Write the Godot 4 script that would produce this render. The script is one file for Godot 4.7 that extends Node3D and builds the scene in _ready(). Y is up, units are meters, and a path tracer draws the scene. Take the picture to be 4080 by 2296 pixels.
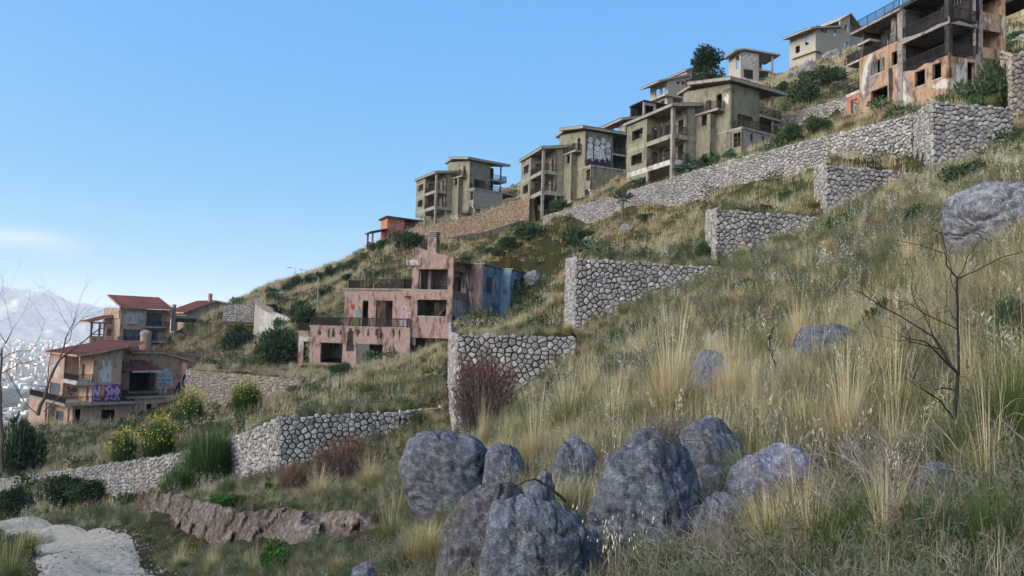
extends Node3D
# An abandoned hillside settlement at dusk: terraced slope with dry-stone walls, derelict houses, dry grass and boulders.

var rng := RandomNumberGenerator.new()
var used := {}
var YO := 0.0                       # height of the reference level above the base of the thing being built
var XF := Transform3D.IDENTITY      # turn and shift of the wing being built
var M := {}
var bump_noise := FastNoiseLite.new()
var mix_noise := FastNoiseLite.new()


class MB:
	var v := PackedVector3Array()
	var n := PackedVector3Array()
	var c := PackedColorArray()
	var col := Color.WHITE
	func tri(a: Vector3, b: Vector3, d: Vector3) -> void:
		v.push_back(a); v.push_back(b); v.push_back(d)
		c.push_back(col); c.push_back(col); c.push_back(col)
	func quad(a: Vector3, b: Vector3, d: Vector3, e: Vector3) -> void:
		tri(a, b, d); tri(a, d, e)
	# bottom and top rings of four, each going round the same way
	func hexa(b0: Vector3, b1: Vector3, b2: Vector3, b3: Vector3, t0: Vector3, t1: Vector3, t2: Vector3, t3: Vector3) -> void:
		quad(t0, t1, t2, t3); quad(b3, b2, b1, b0)
		quad(b0, b1, t1, t0); quad(b1, b2, t2, t1); quad(b2, b3, t3, t2); quad(b3, b0, t0, t3)
	func box(x0: float, x1: float, y0: float, y1: float, z0: float, z1: float) -> void:
		hexa(Vector3(x0, y0, z0), Vector3(x1, y0, z0), Vector3(x1, y0, z1), Vector3(x0, y0, z1), Vector3(x0, y1, z0), Vector3(x1, y1, z0), Vector3(x1, y1, z1), Vector3(x0, y1, z1))
	func bar(a: Vector3, b: Vector3, w: float) -> void:
		var d := (b - a).normalized()
		var s := d.cross(Vector3.UP if absf(d.y) < 0.9 else Vector3.RIGHT).normalized() * w * 0.5
		var u := s.cross(d)
		hexa(a - s - u, a + s - u, a + s + u, a - s + u, b - s - u, b + s - u, b + s + u, b - s + u)
	func tube(p: PackedVector3Array, r: PackedFloat32Array, sides := 5) -> void:
		var prev := []
		for i in p.size():
			var d := (p[mini(i + 1, p.size() - 1)] - p[maxi(i - 1, 0)]).normalized()
			var s := d.cross(Vector3.UP if absf(d.y) < 0.95 else Vector3.RIGHT).normalized()
			var u := s.cross(d)
			var ring := []
			for k in sides:
				var a := TAU * k / sides
				ring.append(p[i] + (s * cos(a) + u * sin(a)) * r[i])
			if i > 0:
				for k in sides:
					quad(prev[k], prev[(k + 1) % sides], ring[(k + 1) % sides], ring[k])
			prev = ring
	func blade(base: Vector3, az: float, h: float, lean: float, w: float, c0: Color, c1: Color, segs := 3) -> void:
		var dir := Vector3(cos(az), 0, sin(az))
		var side := Vector3(-sin(az), 0, cos(az)) * w * 0.5
		var p0 := base
		var w0 := 1.0
		for i in segs:
			var t := float(i + 1) / segs
			var p1 := base + dir * lean * t * t + Vector3.UP * h * (t - 0.35 * minf(lean / h, 1.3) * t * t)
			var w1 := 1.0 - 0.88 * t
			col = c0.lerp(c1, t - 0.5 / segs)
			if i == segs - 1:
				tri(p0 - side * w0, p0 + side * w0, p1)
			else:
				quad(p0 - side * w0, p0 + side * w0, p1 + side * w1, p1 - side * w1)
			p0 = p1
			w0 = w1
	func leaf(p: Vector3, d: Vector3, s: Vector3, l: float, w: float) -> void:
		tri(p, p + d * l * 0.5 + s * w * 0.5, p + d * l)
		tri(p, p + d * l, p + d * l * 0.5 - s * w * 0.5)
	func mesh(mat: Material, shift := Vector3.ZERO) -> ArrayMesh:
		var a := []
		a.resize(Mesh.ARRAY_MAX)
		if shift != Vector3.ZERO:
			for i in v.size():
				v[i] -= shift
		a[Mesh.ARRAY_VERTEX] = v
		if n.size() == v.size():
			a[Mesh.ARRAY_NORMAL] = n
		a[Mesh.ARRAY_COLOR] = c
		var m := ArrayMesh.new()
		if v.size() > 0:
			m.add_surface_from_arrays(Mesh.PRIMITIVE_TRIANGLES, a)
			m.surface_set_material(0, mat)
		return m


func numbered(called: String) -> String:
	if not used.has(called):
		used[called] = 0
		return called
	used[called] += 1
	return "%s_%03d" % [called, used[called]]


func tag(o: Node3D, label: String, category: String, group := "", kind := "") -> Node3D:
	if label: o.set_meta("label", label)
	if category: o.set_meta("category", category)
	if group: o.set_meta("group", group)
	if kind: o.set_meta("kind", kind)
	return o


func thing(called: String, label: String, category: String, where := Vector3.ZERO, turn := 0.0, group := "") -> Node3D:
	var o := Node3D.new()
	o.name = numbered(called)
	add_child(o)
	o.position = where
	o.rotation.y = turn
	return tag(o, label, category, group)


func single(called: String, label: String, category: String, mesh: Mesh, where := Vector3.ZERO, group := "", kind := "") -> MeshInstance3D:
	var o := MeshInstance3D.new()
	o.name = numbered(called)
	o.mesh = mesh
	add_child(o)
	o.position = where
	tag(o, label, category, group, kind)
	return o


# one part of a thing (or one sub-part of a part, then without the wing's turn)
func part(p: Node3D, called: String, mb: MB, mat: Material, kind := "") -> MeshInstance3D:
	var o := MeshInstance3D.new()
	o.name = called
	if YO != 0.0 and not (p is MeshInstance3D):
		o.transform = Transform3D(XF.basis, XF.origin + Vector3(0, YO, 0))
	elif not (p is MeshInstance3D):
		o.transform = XF
	o.mesh = mb.mesh(mat)
	if kind: o.set_meta("kind", kind)
	p.add_child(o, true)
	return o


func box(p: Node3D, called: String, mat: Material, x0: float, x1: float, y0: float, y1: float, z0: float, z1: float) -> MeshInstance3D:
	var mb := MB.new()
	mb.box(x0, x1, y0, y1, z0, z1)
	return part(p, called, mb, mat)


# a box given along a wall: s along it from p0 to p1 (left to right seen from outside), h up, o outwards
func wbox(mb: MB, p0: Vector2, p1: Vector2, s0: float, s1: float, h0: float, h1: float, o0: float, o1: float, h2 := INF) -> void:
	var d := (p1 - p0).normalized()
	var o := Vector2(-d.y, d.x)
	var q := [p0 + d * s0 + o * o0, p0 + d * s1 + o * o0, p0 + d * s1 + o * o1, p0 + d * s0 + o * o1]
	var e := h1 if h2 == INF else h2
	mb.hexa(Vector3(q[0].x, h0, q[0].y), Vector3(q[1].x, h0, q[1].y), Vector3(q[2].x, h0, q[2].y), Vector3(q[3].x, h0, q[3].y), Vector3(q[0].x, h1, q[0].y), Vector3(q[1].x, e, q[1].y), Vector3(q[2].x, e, q[2].y), Vector3(q[3].x, h1, q[3].y))


# a wall slab with openings [s0, s1, h0, h1]; its top runs from ya to yb
func wall(p: Node3D, mat: Material, p0: Vector2, p1: Vector2, y0: float, ya: float, yb: float, holes := [], t := 0.28, called := "wall") -> MeshInstance3D:
	var mb := MB.new()
	var l := p0.distance_to(p1)
	var cuts := [0.0, l]
	for h in holes:
		cuts.append(clampf(h[0], 0.0, l)); cuts.append(clampf(h[1], 0.0, l))
	cuts.sort()
	for i in cuts.size() - 1:
		var s0: float = cuts[i]
		var s1: float = cuts[i + 1]
		if s1 - s0 < 0.004: continue
		var mid := (s0 + s1) * 0.5
		var gaps := []
		for h in holes:
			if mid > h[0] and mid < h[1]: gaps.append(Vector2(h[2], h[3]))
		gaps.sort_custom(func(a, b): return a.x < b.x)
		var y := y0
		for g in gaps:
			if g.x > y + 0.002: wbox(mb, p0, p1, s0, s1, y, g.x, -t, 0.0)
			y = maxf(y, g.y)
		var ta := lerpf(ya, yb, s0 / l)
		var tb := lerpf(ya, yb, s1 / l)
		if minf(ta, tb) > y + 0.002: wbox(mb, p0, p1, s0, s1, y, ta, -t, 0.0, tb)
	return part(p, called, mb, mat)


# frame, and whatever closes the opening: "bare" a broken frame, "shut" slatted shutters, "door" wooden leaf, "board" metal sheet
func window(p: Node3D, p0: Vector2, p1: Vector2, h: Array, how := "bare", trim: Material = null, called := "window") -> MeshInstance3D:
	var mb := MB.new()
	var w := 0.07
	var m: Material = M.frame_wood
	var o := -0.14
	wbox(mb, p0, p1, h[0], h[0] + w, h[2], h[3], o, o + 0.06)
	wbox(mb, p0, p1, h[1] - w, h[1], h[2], h[3], o, o + 0.06)
	wbox(mb, p0, p1, h[0] + w, h[1] - w, h[3] - w, h[3], o, o + 0.06)
	if how == "cross":
		var s: float = (h[0] + h[1]) * 0.5
		wbox(mb, p0, p1, s - 0.03, s + 0.03, h[2], h[3] - w, o, o + 0.05)
		for k in 2:
			var y: float = lerpf(h[2], h[3], (k + 1) / 3.0)
			wbox(mb, p0, p1, h[0] + w, s - 0.03, y - 0.025, y + 0.025, o + 0.004, o + 0.044)
			wbox(mb, p0, p1, s + 0.03, h[1] - w, y - 0.025, y + 0.025, o + 0.004, o + 0.044)
	var f := part(p, called, mb, m)
	if trim != null:
		var sl := MB.new()
		wbox(sl, p0, p1, h[0] - 0.08, h[1] + 0.08, h[2] - 0.09, h[2] - 0.01, -0.1, 0.05)
		part(f, "sill", sl, trim)
	if how == "shut" or how == "half":
		var s1: float = h[1] if how == "shut" else lerpf(h[0], h[1], 0.5)
		for k in (2 if how == "shut" else 1):
			var a: float = lerpf(h[0], s1, k * 0.5 if how == "shut" else 0.0) + 0.015
			var b: float = lerpf(h[0], s1, (k + 1) * 0.5 if how == "shut" else 1.0) - 0.015
			var sh := MB.new()
			wbox(sh, p0, p1, a, a + 0.06, h[2], h[3], -0.05, 0.0)
			wbox(sh, p0, p1, b - 0.06, b, h[2], h[3], -0.05, 0.0)
			var n := int((h[3] - h[2]) / 0.11)
			for i in n:
				var y: float = lerpf(h[2], h[3], (i + 0.5) / n)
				wbox(sh, p0, p1, a + 0.06, b - 0.06, y - 0.045, y + 0.04, -0.045, -0.02)
			part(f, "shutter", sh, M.shutter)
	elif how == "door":
		var dr := MB.new()
		var b2: float = lerpf(h[0], h[1], 0.55)
		wbox(dr, p0, p1, h[0] + w, b2, h[2], h[3] - w, -0.2, -0.15)
		wbox(dr, p0, p1, h[0] + w + 0.1, b2 - 0.1, h[2] + 0.25, lerpf(h[2], h[3], 0.45), -0.15, -0.135)
		wbox(dr, p0, p1, h[0] + w + 0.1, b2 - 0.1, lerpf(h[2], h[3], 0.52), h[3] - 0.25, -0.15, -0.135)
		part(f, "door_leaf", dr, M.frame_wood)
	elif how == "board":
		var bd := MB.new()
		wbox(bd, p0, p1, h[0] + w, h[1] - w, h[2], h[3] - w, -0.16, -0.145)
		var nn := int((h[1] - h[0]) / 0.3)
		for i in range(1, nn):
			var s: float = lerpf(h[0], h[1], float(i) / nn)
			wbox(bd, p0, p1, s - 0.02, s + 0.02, h[2] + 0.05, h[3] - w - 0.05, -0.145, -0.13)
		part(f, "panel", bd, M.sheet)
	return f


# iron railing along a polyline of (x, z) at height y
func railing(p: Node3D, line: Array, y: float, h := 0.95, step := 0.15, w := 0.032, mat: Material = null) -> MeshInstance3D:
	var mb := MB.new()
	for i in line.size() - 1:
		var a := Vector3(line[i].x, y, line[i].y)
		var b := Vector3(line[i + 1].x, y, line[i + 1].y)
		var l := a.distance_to(b)
		mb.bar(a + Vector3.UP * h, b + Vector3.UP * h, w * 1.7)
		mb.bar(a + Vector3.UP * 0.1, b + Vector3.UP * 0.1, w * 1.3)
		var n := maxi(1, int(l / step))
		for k in n + 1:
			if k == n and i < line.size() - 2: continue
			var q := a.lerp(b, float(k) / n)
			if k % 8 == 0 or k == n:
				mb.bar(q + Vector3.DOWN * 0.25, q + Vector3.UP * h, w * 1.7)
			else:
				mb.bar(q + Vector3.UP * 0.1, q + Vector3.UP * h, w)
	return part(p, "railing", mb, mat if mat != null else M.iron)


# a roof slab between four top corners (front-left, front-right, back-right, back-left) with rows of tiles running down the slope
func roof(p: Node3D, fl: Vector3, fr: Vector3, br: Vector3, bl: Vector3, thick: float, slab_mat: Material, tile_mat: Material, along_x := true, pitch := 0.28) -> MeshInstance3D:
	var mb := MB.new()
	var d := Vector3(0, -thick, 0)
	mb.hexa(fl + d, fr + d, br + d, bl + d, fl, fr, br, bl)
	var o := part(p, "roof", mb, slab_mat)
	if tile_mat != null:
		var tm := MB.new()
		var a0 := fl; var a1 := fr; var b0 := bl; var b1 := br
		if not along_x:
			a0 = bl; a1 = fl; b0 = br; b1 = fr
		var n := maxi(2, int(a0.distance_to(b0) / pitch))
		for k in n:
			var p0 := a0.lerp(b0, (k + 0.5) / n) + Vector3(0, 0.012, 0)
			var p1 := a1.lerp(b1, (k + 0.5) / n) + Vector3(0, 0.012, 0)
			tm.col = Color(1, 1, 1).lerp(Color(0.72, 0.7, 0.68), rng.randf())
			tm.tube(PackedVector3Array([p0, p0.lerp(p1, 0.5), p1]), PackedFloat32Array([pitch * 0.38, pitch * 0.36, pitch * 0.38]), 6)
		part(o, "roof_tiles", tm, tile_mat, "stuff")
	return o


# paint or bare plaster lying on a wall: polygon in (s, h), raised by its own thickness
func paint(p: Node3D, called: String, mat: Material, p0: Vector2, p1: Vector2, polys: Array, off := 0.006, label := "") -> MeshInstance3D:
	if polys.size() > 1 and called in ["bare_plaster", "damp_stain", "pale_figures"]:
		var last: MeshInstance3D
		for one in polys: last = paint(p, called if called != "pale_figures" else "pale_figure", mat, p0, p1, [one], off, label)
		return last
	var d := (p1 - p0).normalized()
	var o := Vector2(-d.y, d.x)
	var mb := MB.new()
	for poly in polys:
		var pp := PackedVector2Array(poly)
		var t := Geometry2D.triangulate_polygon(pp)
		for i in range(0, t.size(), 3):
			var q := []
			for k in 3:
				var a := pp[t[i + k]]
				var w := p0 + d * a.x + o * off
				q.append(Vector3(w.x, a.y, w.y))
			mb.tri(q[0], q[1], q[2])
	var e := part(p, called, mb, mat)
	if label: e.set_meta("label", label)
	return e


func blob(cx: float, cy: float, rx: float, ry: float, wob := 0.12, n := 22, turn := 0.0) -> Array:
	var r := []
	for i in n:
		var a := TAU * i / n
		var k := 1.0 + wob * sin(a * 3.0 + cx * 7.0) + wob * 0.7 * sin(a * 5.0 + cy * 9.0) + wob * rng.randf_range(-0.4, 0.4)
		var q := Vector2(cos(a) * rx * k, sin(a) * ry * k).rotated(turn)
		r.append(Vector2(cx + q.x, cy + q.y))
	return r


# a painted stroke of even width through points (s, h)
func stroke(pts: Array, w: float) -> Array:
	var out := []
	for i in pts.size() - 1:
		var a: Vector2 = pts[i]
		var b: Vector2 = pts[i + 1]
		var d := (b - a).normalized() * w * 0.45
		var s := Vector2(-d.y, d.x)
		out.append([a - d - s, b + d - s, b + d + s, a - d + s])
	return out


# ---------------------------------------------------------------- materials
func noise_bytes(size: int, freq: float, sd: int, kind := FastNoiseLite.TYPE_SIMPLEX_SMOOTH, oct := 4) -> PackedByteArray:
	var n := FastNoiseLite.new()
	n.seed = sd
	n.noise_type = kind
	n.frequency = freq
	n.fractal_octaves = oct
	return n.get_seamless_image(size, size).get_data()


func blend_tex(size: int, f: Callable, layers: Array) -> ImageTexture:
	var data := PackedByteArray()
	data.resize(size * size * 3)
	var x := PackedFloat32Array()
	x.resize(layers.size())
	for i in size * size:
		for k in layers.size():
			x[k] = layers[k][i] / 255.0
		var q: Color = f.call(x)
		data[i * 3] = int(clampf(q.r, 0, 1) * 255)
		data[i * 3 + 1] = int(clampf(q.g, 0, 1) * 255)
		data[i * 3 + 2] = int(clampf(q.b, 0, 1) * 255)
	return ImageTexture.create_from_image(Image.create_from_data(size, size, false, Image.FORMAT_RGB8, data))


func relief(size: int, freq: float, sd: int, strength: float, kind := FastNoiseLite.TYPE_SIMPLEX_SMOOTH) -> ImageTexture:
	var n := FastNoiseLite.new()
	n.seed = sd
	n.noise_type = kind
	n.frequency = freq
	n.fractal_octaves = 5
	var im := n.get_seamless_image(size, size)
	im.convert(Image.FORMAT_RGBA8)
	im.bump_map_to_normal_map(strength)
	return ImageTexture.create_from_image(im)


func lin(r: float, g: float, b: float) -> Color:
	return Color(r, g, b).linear_to_srgb()


func mat(called: String, c: Color, rough := 0.9, tex: Texture2D = null, scale := Vector3.ONE, nrm: Texture2D = null, nscale := 1.0, vc := false) -> StandardMaterial3D:
	var m := StandardMaterial3D.new()
	m.resource_name = called
	m.albedo_color = c
	m.roughness = rough
	m.metallic_specular = 0.3
	m.vertex_color_use_as_albedo = vc
	if tex != null or nrm != null:
		m.uv1_triplanar = true
		m.uv1_scale = scale
		m.uv1_triplanar_sharpness = 4.0
	if tex != null: m.albedo_texture = tex
	if nrm != null:
		m.normal_enabled = true
		m.normal_texture = nrm
		m.normal_scale = nscale
	M[called] = m
	return m


func make_materials() -> void:
	var fine := noise_bytes(256, 0.05, 11)
	var broad := noise_bytes(256, 0.012, 12)
	var cell := noise_bytes(256, 0.06, 13, FastNoiseLite.TYPE_CELLULAR, 2)
	var mid := noise_bytes(256, 0.025, 14)
	var streak := noise_bytes(256, 0.03, 15)
	var fleck := noise_bytes(256, 0.11, 16, FastNoiseLite.TYPE_SIMPLEX_SMOOTH, 3)
	# plaster: grime in blotches and runs, pale worn spots (lightness multiplies the wall colour)
	var plaster := blend_tex(256, func(x): 
		var g: float = 0.93 + (x[0] - 0.5) * 0.16
		var st := smoothstep(0.5, 0.85, x[1] * 0.6 + x[2] * 0.45)
		var w := smoothstep(0.62, 0.78, x[3])
		var q := Color(g, g, g).lerp(Color(0.45, 0.43, 0.42), st * 0.75)
		return q.lerp(Color(1.0, 0.99, 0.96), w * 0.35), [fine, broad, streak, mid])
	var calm := blend_tex(256, func(x):
		var g: float = 0.93 + (x[0] - 0.5) * 0.14 + (x[3] - 0.5) * 0.12
		var st := smoothstep(0.52, 0.85, x[1] * 0.55 + x[2] * 0.5)
		return Color(g, g * 0.995, g * 0.98).lerp(Color(0.5, 0.48, 0.47), st * 0.45), [fine, broad, streak, mid])
	var grit := relief(256, 0.06, 21, 2.5)
	var crag := relief(256, 0.05, 22, 6.0)
	var pits := relief(256, 0.05, 23, 7.0, FastNoiseLite.TYPE_CELLULAR)
	var stone := blend_tex(256, func(x):
		var g: float = 0.85 + (x[0] - 0.5) * 0.5
		var q := Color(g, g * 0.985, g * 0.96)
		q = q.lerp(Color(0.62, 0.5, 0.38), smoothstep(0.62, 0.85, x[1]) * 0.4)
		return q.lerp(Color(1, 1, 1), smoothstep(0.62, 0.72, x[2]) * 0.35), [fine, mid, fleck])
	var lichen := blend_tex(256, func(x):
		var g: float = 0.62 + (x[0] - 0.5) * 0.25 + (x[3] - 0.5) * 0.25
		var q := Color(g, g, g * 1.02)
		q = q.lerp(Color(0.52, 0.47, 0.43), smoothstep(0.6, 0.85, x[1]) * 0.4)
		q = q.lerp(Color(0.3, 0.3, 0.33), smoothstep(0.62, 0.74, 1.0 - x[2]) * 0.4)
		return q.lerp(Color(1.0, 1.0, 0.97), smoothstep(0.6, 0.68, x[2] * 0.55 + x[3] * 0.45) * 0.6), [fine, mid, fleck, broad])
	var soil := blend_tex(256, func(x):
		var q := Color(0.46, 0.4, 0.31).lerp(Color(0.62, 0.55, 0.4), smoothstep(0.35, 0.7, x[0]))
		q = q.lerp(Color(0.34, 0.38, 0.24), smoothstep(0.45, 0.65, x[1]) * 0.8)
		return q.lerp(Color(0.25, 0.22, 0.18), smoothstep(0.6, 0.75, x[2]) * 0.6), [fine, mid, fleck])
	var dust := blend_tex(256, func(x):
		var g: float = 0.86 + (x[0] - 0.5) * 0.25
		var q := Color(g, g * 0.95, g * 0.88)
		return q.lerp(Color(0.55, 0.52, 0.48), smoothstep(0.64, 0.74, x[2]) * 0.35).lerp(Color(0.98, 0.95, 0.9), smoothstep(0.5, 0.8, x[1]) * 0.3), [fine, mid, fleck])
	var scar := blend_tex(256, func(x):
		var q := Color(0.5, 0.45, 0.42).lerp(Color(0.72, 0.68, 0.65), smoothstep(0.45, 0.7, x[0]))
		q = q.lerp(Color(0.5, 0.42, 0.36), smoothstep(0.5, 0.75, x[1]) * 0.5)
		return q.lerp(Color(0.3, 0.27, 0.25), smoothstep(0.6, 0.72, x[2]) * 0.55), [fine, broad, fleck])
	var ps := Vector3(0.21, 0.085, 0.21)
	mat("olive", lin(0.285, 0.265, 0.195), 0.92, calm, ps, grit, 0.6)
	mat("olive_trim", lin(0.36, 0.34, 0.28), 0.92, calm, ps, grit, 0.6)
	mat("orange", lin(0.46, 0.3, 0.2), 0.92, plaster, ps, grit, 0.6)
	mat("pink", lin(0.46, 0.31, 0.26), 0.92, plaster, ps, grit, 0.6)
	mat("peach", lin(0.6, 0.4, 0.3), 0.92, calm, ps, grit, 0.6)
	mat("salmon", lin(0.5, 0.22, 0.14), 0.92, calm, ps, grit, 0.6)
	mat("blue", lin(0.32, 0.42, 0.54), 0.9, plaster, ps, grit, 0.6)
	mat("paleblue", lin(0.56, 0.64, 0.72), 0.9, plaster, ps, grit, 0.5)
	mat("concrete", lin(0.5, 0.46, 0.4), 0.92, stone, Vector3.ONE * 0.35, grit, 0.9)
	mat("pale", lin(0.6, 0.55, 0.5), 0.92, plaster, ps, grit, 0.8)
	mat("inside", lin(0.42, 0.38, 0.33), 0.9, plaster, ps)
	mat("soot", lin(0.03, 0.026, 0.026), 0.95, plaster, ps, grit, 0.6)  # near-black; also colours back walls of rooms in the other houses
	mat("worn", lin(0.33, 0.29, 0.26), 0.93, plaster, Vector3(0.3, 0.2, 0.3), grit, 0.9)
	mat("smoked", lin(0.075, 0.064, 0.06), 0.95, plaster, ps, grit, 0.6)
	mat("iron", lin(0.035, 0.028, 0.025), 0.6)
	mat("dark_metal", lin(0.09, 0.1, 0.1), 0.5)
	mat("frame_wood", lin(0.15, 0.085, 0.06), 0.7, plaster, ps)
	mat("shutter", lin(0.2, 0.18, 0.17), 0.8, plaster, ps)
	mat("sheet", lin(0.16, 0.18, 0.2), 0.7, plaster, ps)
	mat("tile", lin(0.36, 0.13, 0.1), 0.85, plaster, Vector3(0.4, 0.4, 0.4), null, 1.0, true)
	mat("old_tile", lin(0.2, 0.13, 0.1), 0.9, plaster, Vector3(0.4, 0.4, 0.4), null, 1.0, true)
	mat("roof_felt", lin(0.08, 0.08, 0.085), 0.9, plaster, ps)
	mat("white_paint", lin(0.72, 0.72, 0.72), 0.85, plaster, ps)
	mat("lilac_paint", lin(0.55, 0.44, 0.62), 0.85)
	mat("violet_paint", lin(0.2, 0.07, 0.2), 0.85)
	mat("yellow_paint", lin(0.6, 0.34, 0.07), 0.85)
	mat("black_paint", lin(0.03, 0.03, 0.04), 0.85)
	mat("navy_paint", lin(0.035, 0.05, 0.085), 0.85)
	mat("grey_paint", lin(0.2, 0.2, 0.22), 0.85)
	mat("green_paint", lin(0.14, 0.28, 0.08), 0.85)
	mat("red_paint", lin(0.35, 0.05, 0.05), 0.85)
	mat("teal_paint", lin(0.1, 0.3, 0.3), 0.85)
	mat("stone", Color(1, 1, 1), 0.92, stone, Vector3.ONE * 0.9, crag, 0.8, true)
	mat("mortar", lin(0.1, 0.095, 0.085), 0.95, stone, Vector3.ONE * 0.7)
	mat("boulder", lin(0.34, 0.36, 0.4), 0.93, lichen, Vector3.ONE * 2.6, crag, 0.8, true)
	mat("pale_boulder", lin(0.56, 0.57, 0.6), 0.93, lichen, Vector3.ONE * 1.9, crag, 0.7, true)
	mat("scar", lin(0.62, 0.6, 0.58), 0.95, scar, Vector3.ONE * 0.45, crag, 1.2, true)
	mat("soil", lin(0.55, 0.55, 0.55), 0.97, soil, Vector3.ONE * 0.35, pits, 0.7, true)
	mat("dust", lin(0.54, 0.51, 0.49), 0.97, dust, Vector3.ONE * 0.45, grit, 0.4)
	M.soil.uv1_world_triplanar = true
	M.dust.uv1_world_triplanar = true
	mat("bark", lin(0.2, 0.17, 0.15), 0.95, stone, Vector3.ONE * 3.0)
	mat("burnt", lin(0.025, 0.024, 0.026), 0.9)
	for k in ["grass", "foliage"]:
		var g := mat(k, Color(1, 1, 1), 0.85, null, Vector3.ONE, null, 1.0, true)
		g.backlight_enabled = true
		g.backlight = Color(0.5, 0.5, 0.5)
	mat("plain_ground", lin(0.2, 0.2, 0.13), 0.95, soil, Vector3.ONE * 0.002)
	mat("town", Color(1, 1, 1), 0.9, null, Vector3.ONE, null, 1.0, true)
	mat("mountain", lin(0.4, 0.4, 0.4), 0.95, stone, Vector3.ONE * 0.0006)


# ---------------------------------------------------------------- the lie of the land
var known := PackedVector3Array()     # surveyed points of the slope
var weight := PackedFloat64Array()    # thin-plate weights, then the plane
var terraces := []                    # [line of top points, rise behind, reach, drop]
var pads := []                        # [inverse frame, x0, x1, z0, z1, height]
var gx := PackedFloat32Array()
var gz := PackedFloat32Array()
var gh := PackedFloat32Array()
var way := PackedVector2Array()       # centre line of the track


func survey(p: Array) -> void:
	for i in range(0, p.size(), 3):
		known.push_back(Vector3(p[i], p[i + 1], p[i + 2]))


func fit_land() -> void:
	var n := known.size()
	var m := n + 3
	var a := []
	for i in m:
		var row := PackedFloat64Array()
		row.resize(m + 1)
		a.append(row)
	for i in n:
		for j in n:
			var dx := (known[i].x - known[j].x) / 50.0
			var dz := (known[i].z - known[j].z) / 50.0
			var r := dx * dx + dz * dz
			a[i][j] = 0.5 * r * log(r) if r > 0.0 else 0.001
		a[i][n] = 1.0; a[i][n + 1] = known[i].x / 50.0; a[i][n + 2] = known[i].z / 50.0
		a[n][i] = 1.0; a[n + 1][i] = known[i].x / 50.0; a[n + 2][i] = known[i].z / 50.0
		a[i][m] = known[i].y
	for c in m:
		var best := c
		for r in range(c + 1, m):
			if absf(a[r][c]) > absf(a[best][c]): best = r
		var t = a[c]; a[c] = a[best]; a[best] = t
		var pr: PackedFloat64Array = a[c]
		for r in range(c + 1, m):
			var row: PackedFloat64Array = a[r]
			var f := row[c] / pr[c]
			if f == 0.0: continue
			for k in range(c, m + 1):
				row[k] -= f * pr[k]
			a[r] = row
	weight.resize(m)
	for c in range(m - 1, -1, -1):
		var row: PackedFloat64Array = a[c]
		var s := row[m]
		for k in range(c + 1, m):
			s -= row[k] * weight[k]
		weight[c] = s / row[c]


func bare(x: float, z: float) -> float:
	var n := known.size()
	var u := x / 50.0
	var w := z / 50.0
	var s := weight[n] + weight[n + 1] * u + weight[n + 2] * w
	for i in n:
		var dx := u - known[i].x / 50.0
		var dz := w - known[i].z / 50.0
		var r := dx * dx + dz * dz
		if r > 0.0: s += weight[i] * 0.5 * r * log(r)
	return s


# how far behind (positive) or before the nearest stretch of a line a place lies, and the line's height there
func beside(line: Array, x: float, z: float) -> Vector3:
	var best := INF
	var out := Vector3(-INF, 0, 0)
	var p := Vector2(x, z)
	for i in line.size() - 1:
		var a := Vector2(line[i].x, line[i].z)
		var b := Vector2(line[i + 1].x, line[i + 1].z)
		var d := b - a
		var along := (p - a).dot(d) / d.length_squared()
		var t := clampf(along, 0.0, 1.0)
		var q := a + d * t
		var l := p.distance_to(q)
		var past := (i == 0 and along < 0.0) or (i == line.size() - 2 and along > 1.0)
		var side := d.x * (p.y - a.y) - d.y * (p.x - a.x)
		var off := absf(side) / d.length()
		if l < best - 0.001 or (absf(l - best) <= 0.001 and off > absf(out.z)):
			best = minf(best, l)
			out = Vector3(-INF if past else (l if side < 0.0 else -l), lerpf(line[i].y, line[i + 1].y, t), off)
	return out


func shaped(x: float, z: float) -> float:
	var h := bare(x, z)
	for t in terraces:
		var b: Rect2 = t[4]
		if not b.has_point(Vector2(x, z)): continue
		var s := beside(t[0], x, z)
		if s.x > 0.45 and s.x < t[2]:
			var q: float = s.y - t[3] + t[1] * s.x
			h = maxf(h, lerpf(q, h, smoothstep(t[2] * 0.7, t[2], s.x)))
	for p in pads:
		var l: Vector3 = p[0] * Vector3(x, 0, z)
		if l.x > p[1] and l.x < p[2] and l.z > p[3] and l.z < p[4]: h = minf(h, p[5])
	return h


func spaced(stops: Array) -> PackedFloat32Array:
	var r := PackedFloat32Array([stops[0][0]])
	for i in range(1, stops.size()):
		var a: float = stops[i - 1][0]
		var b: float = stops[i][0]
		var n := int(ceil((b - a) / stops[i][1]))
		for k in n:
			r.push_back(lerpf(a, b, float(k + 1) / n))
	return r


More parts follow.
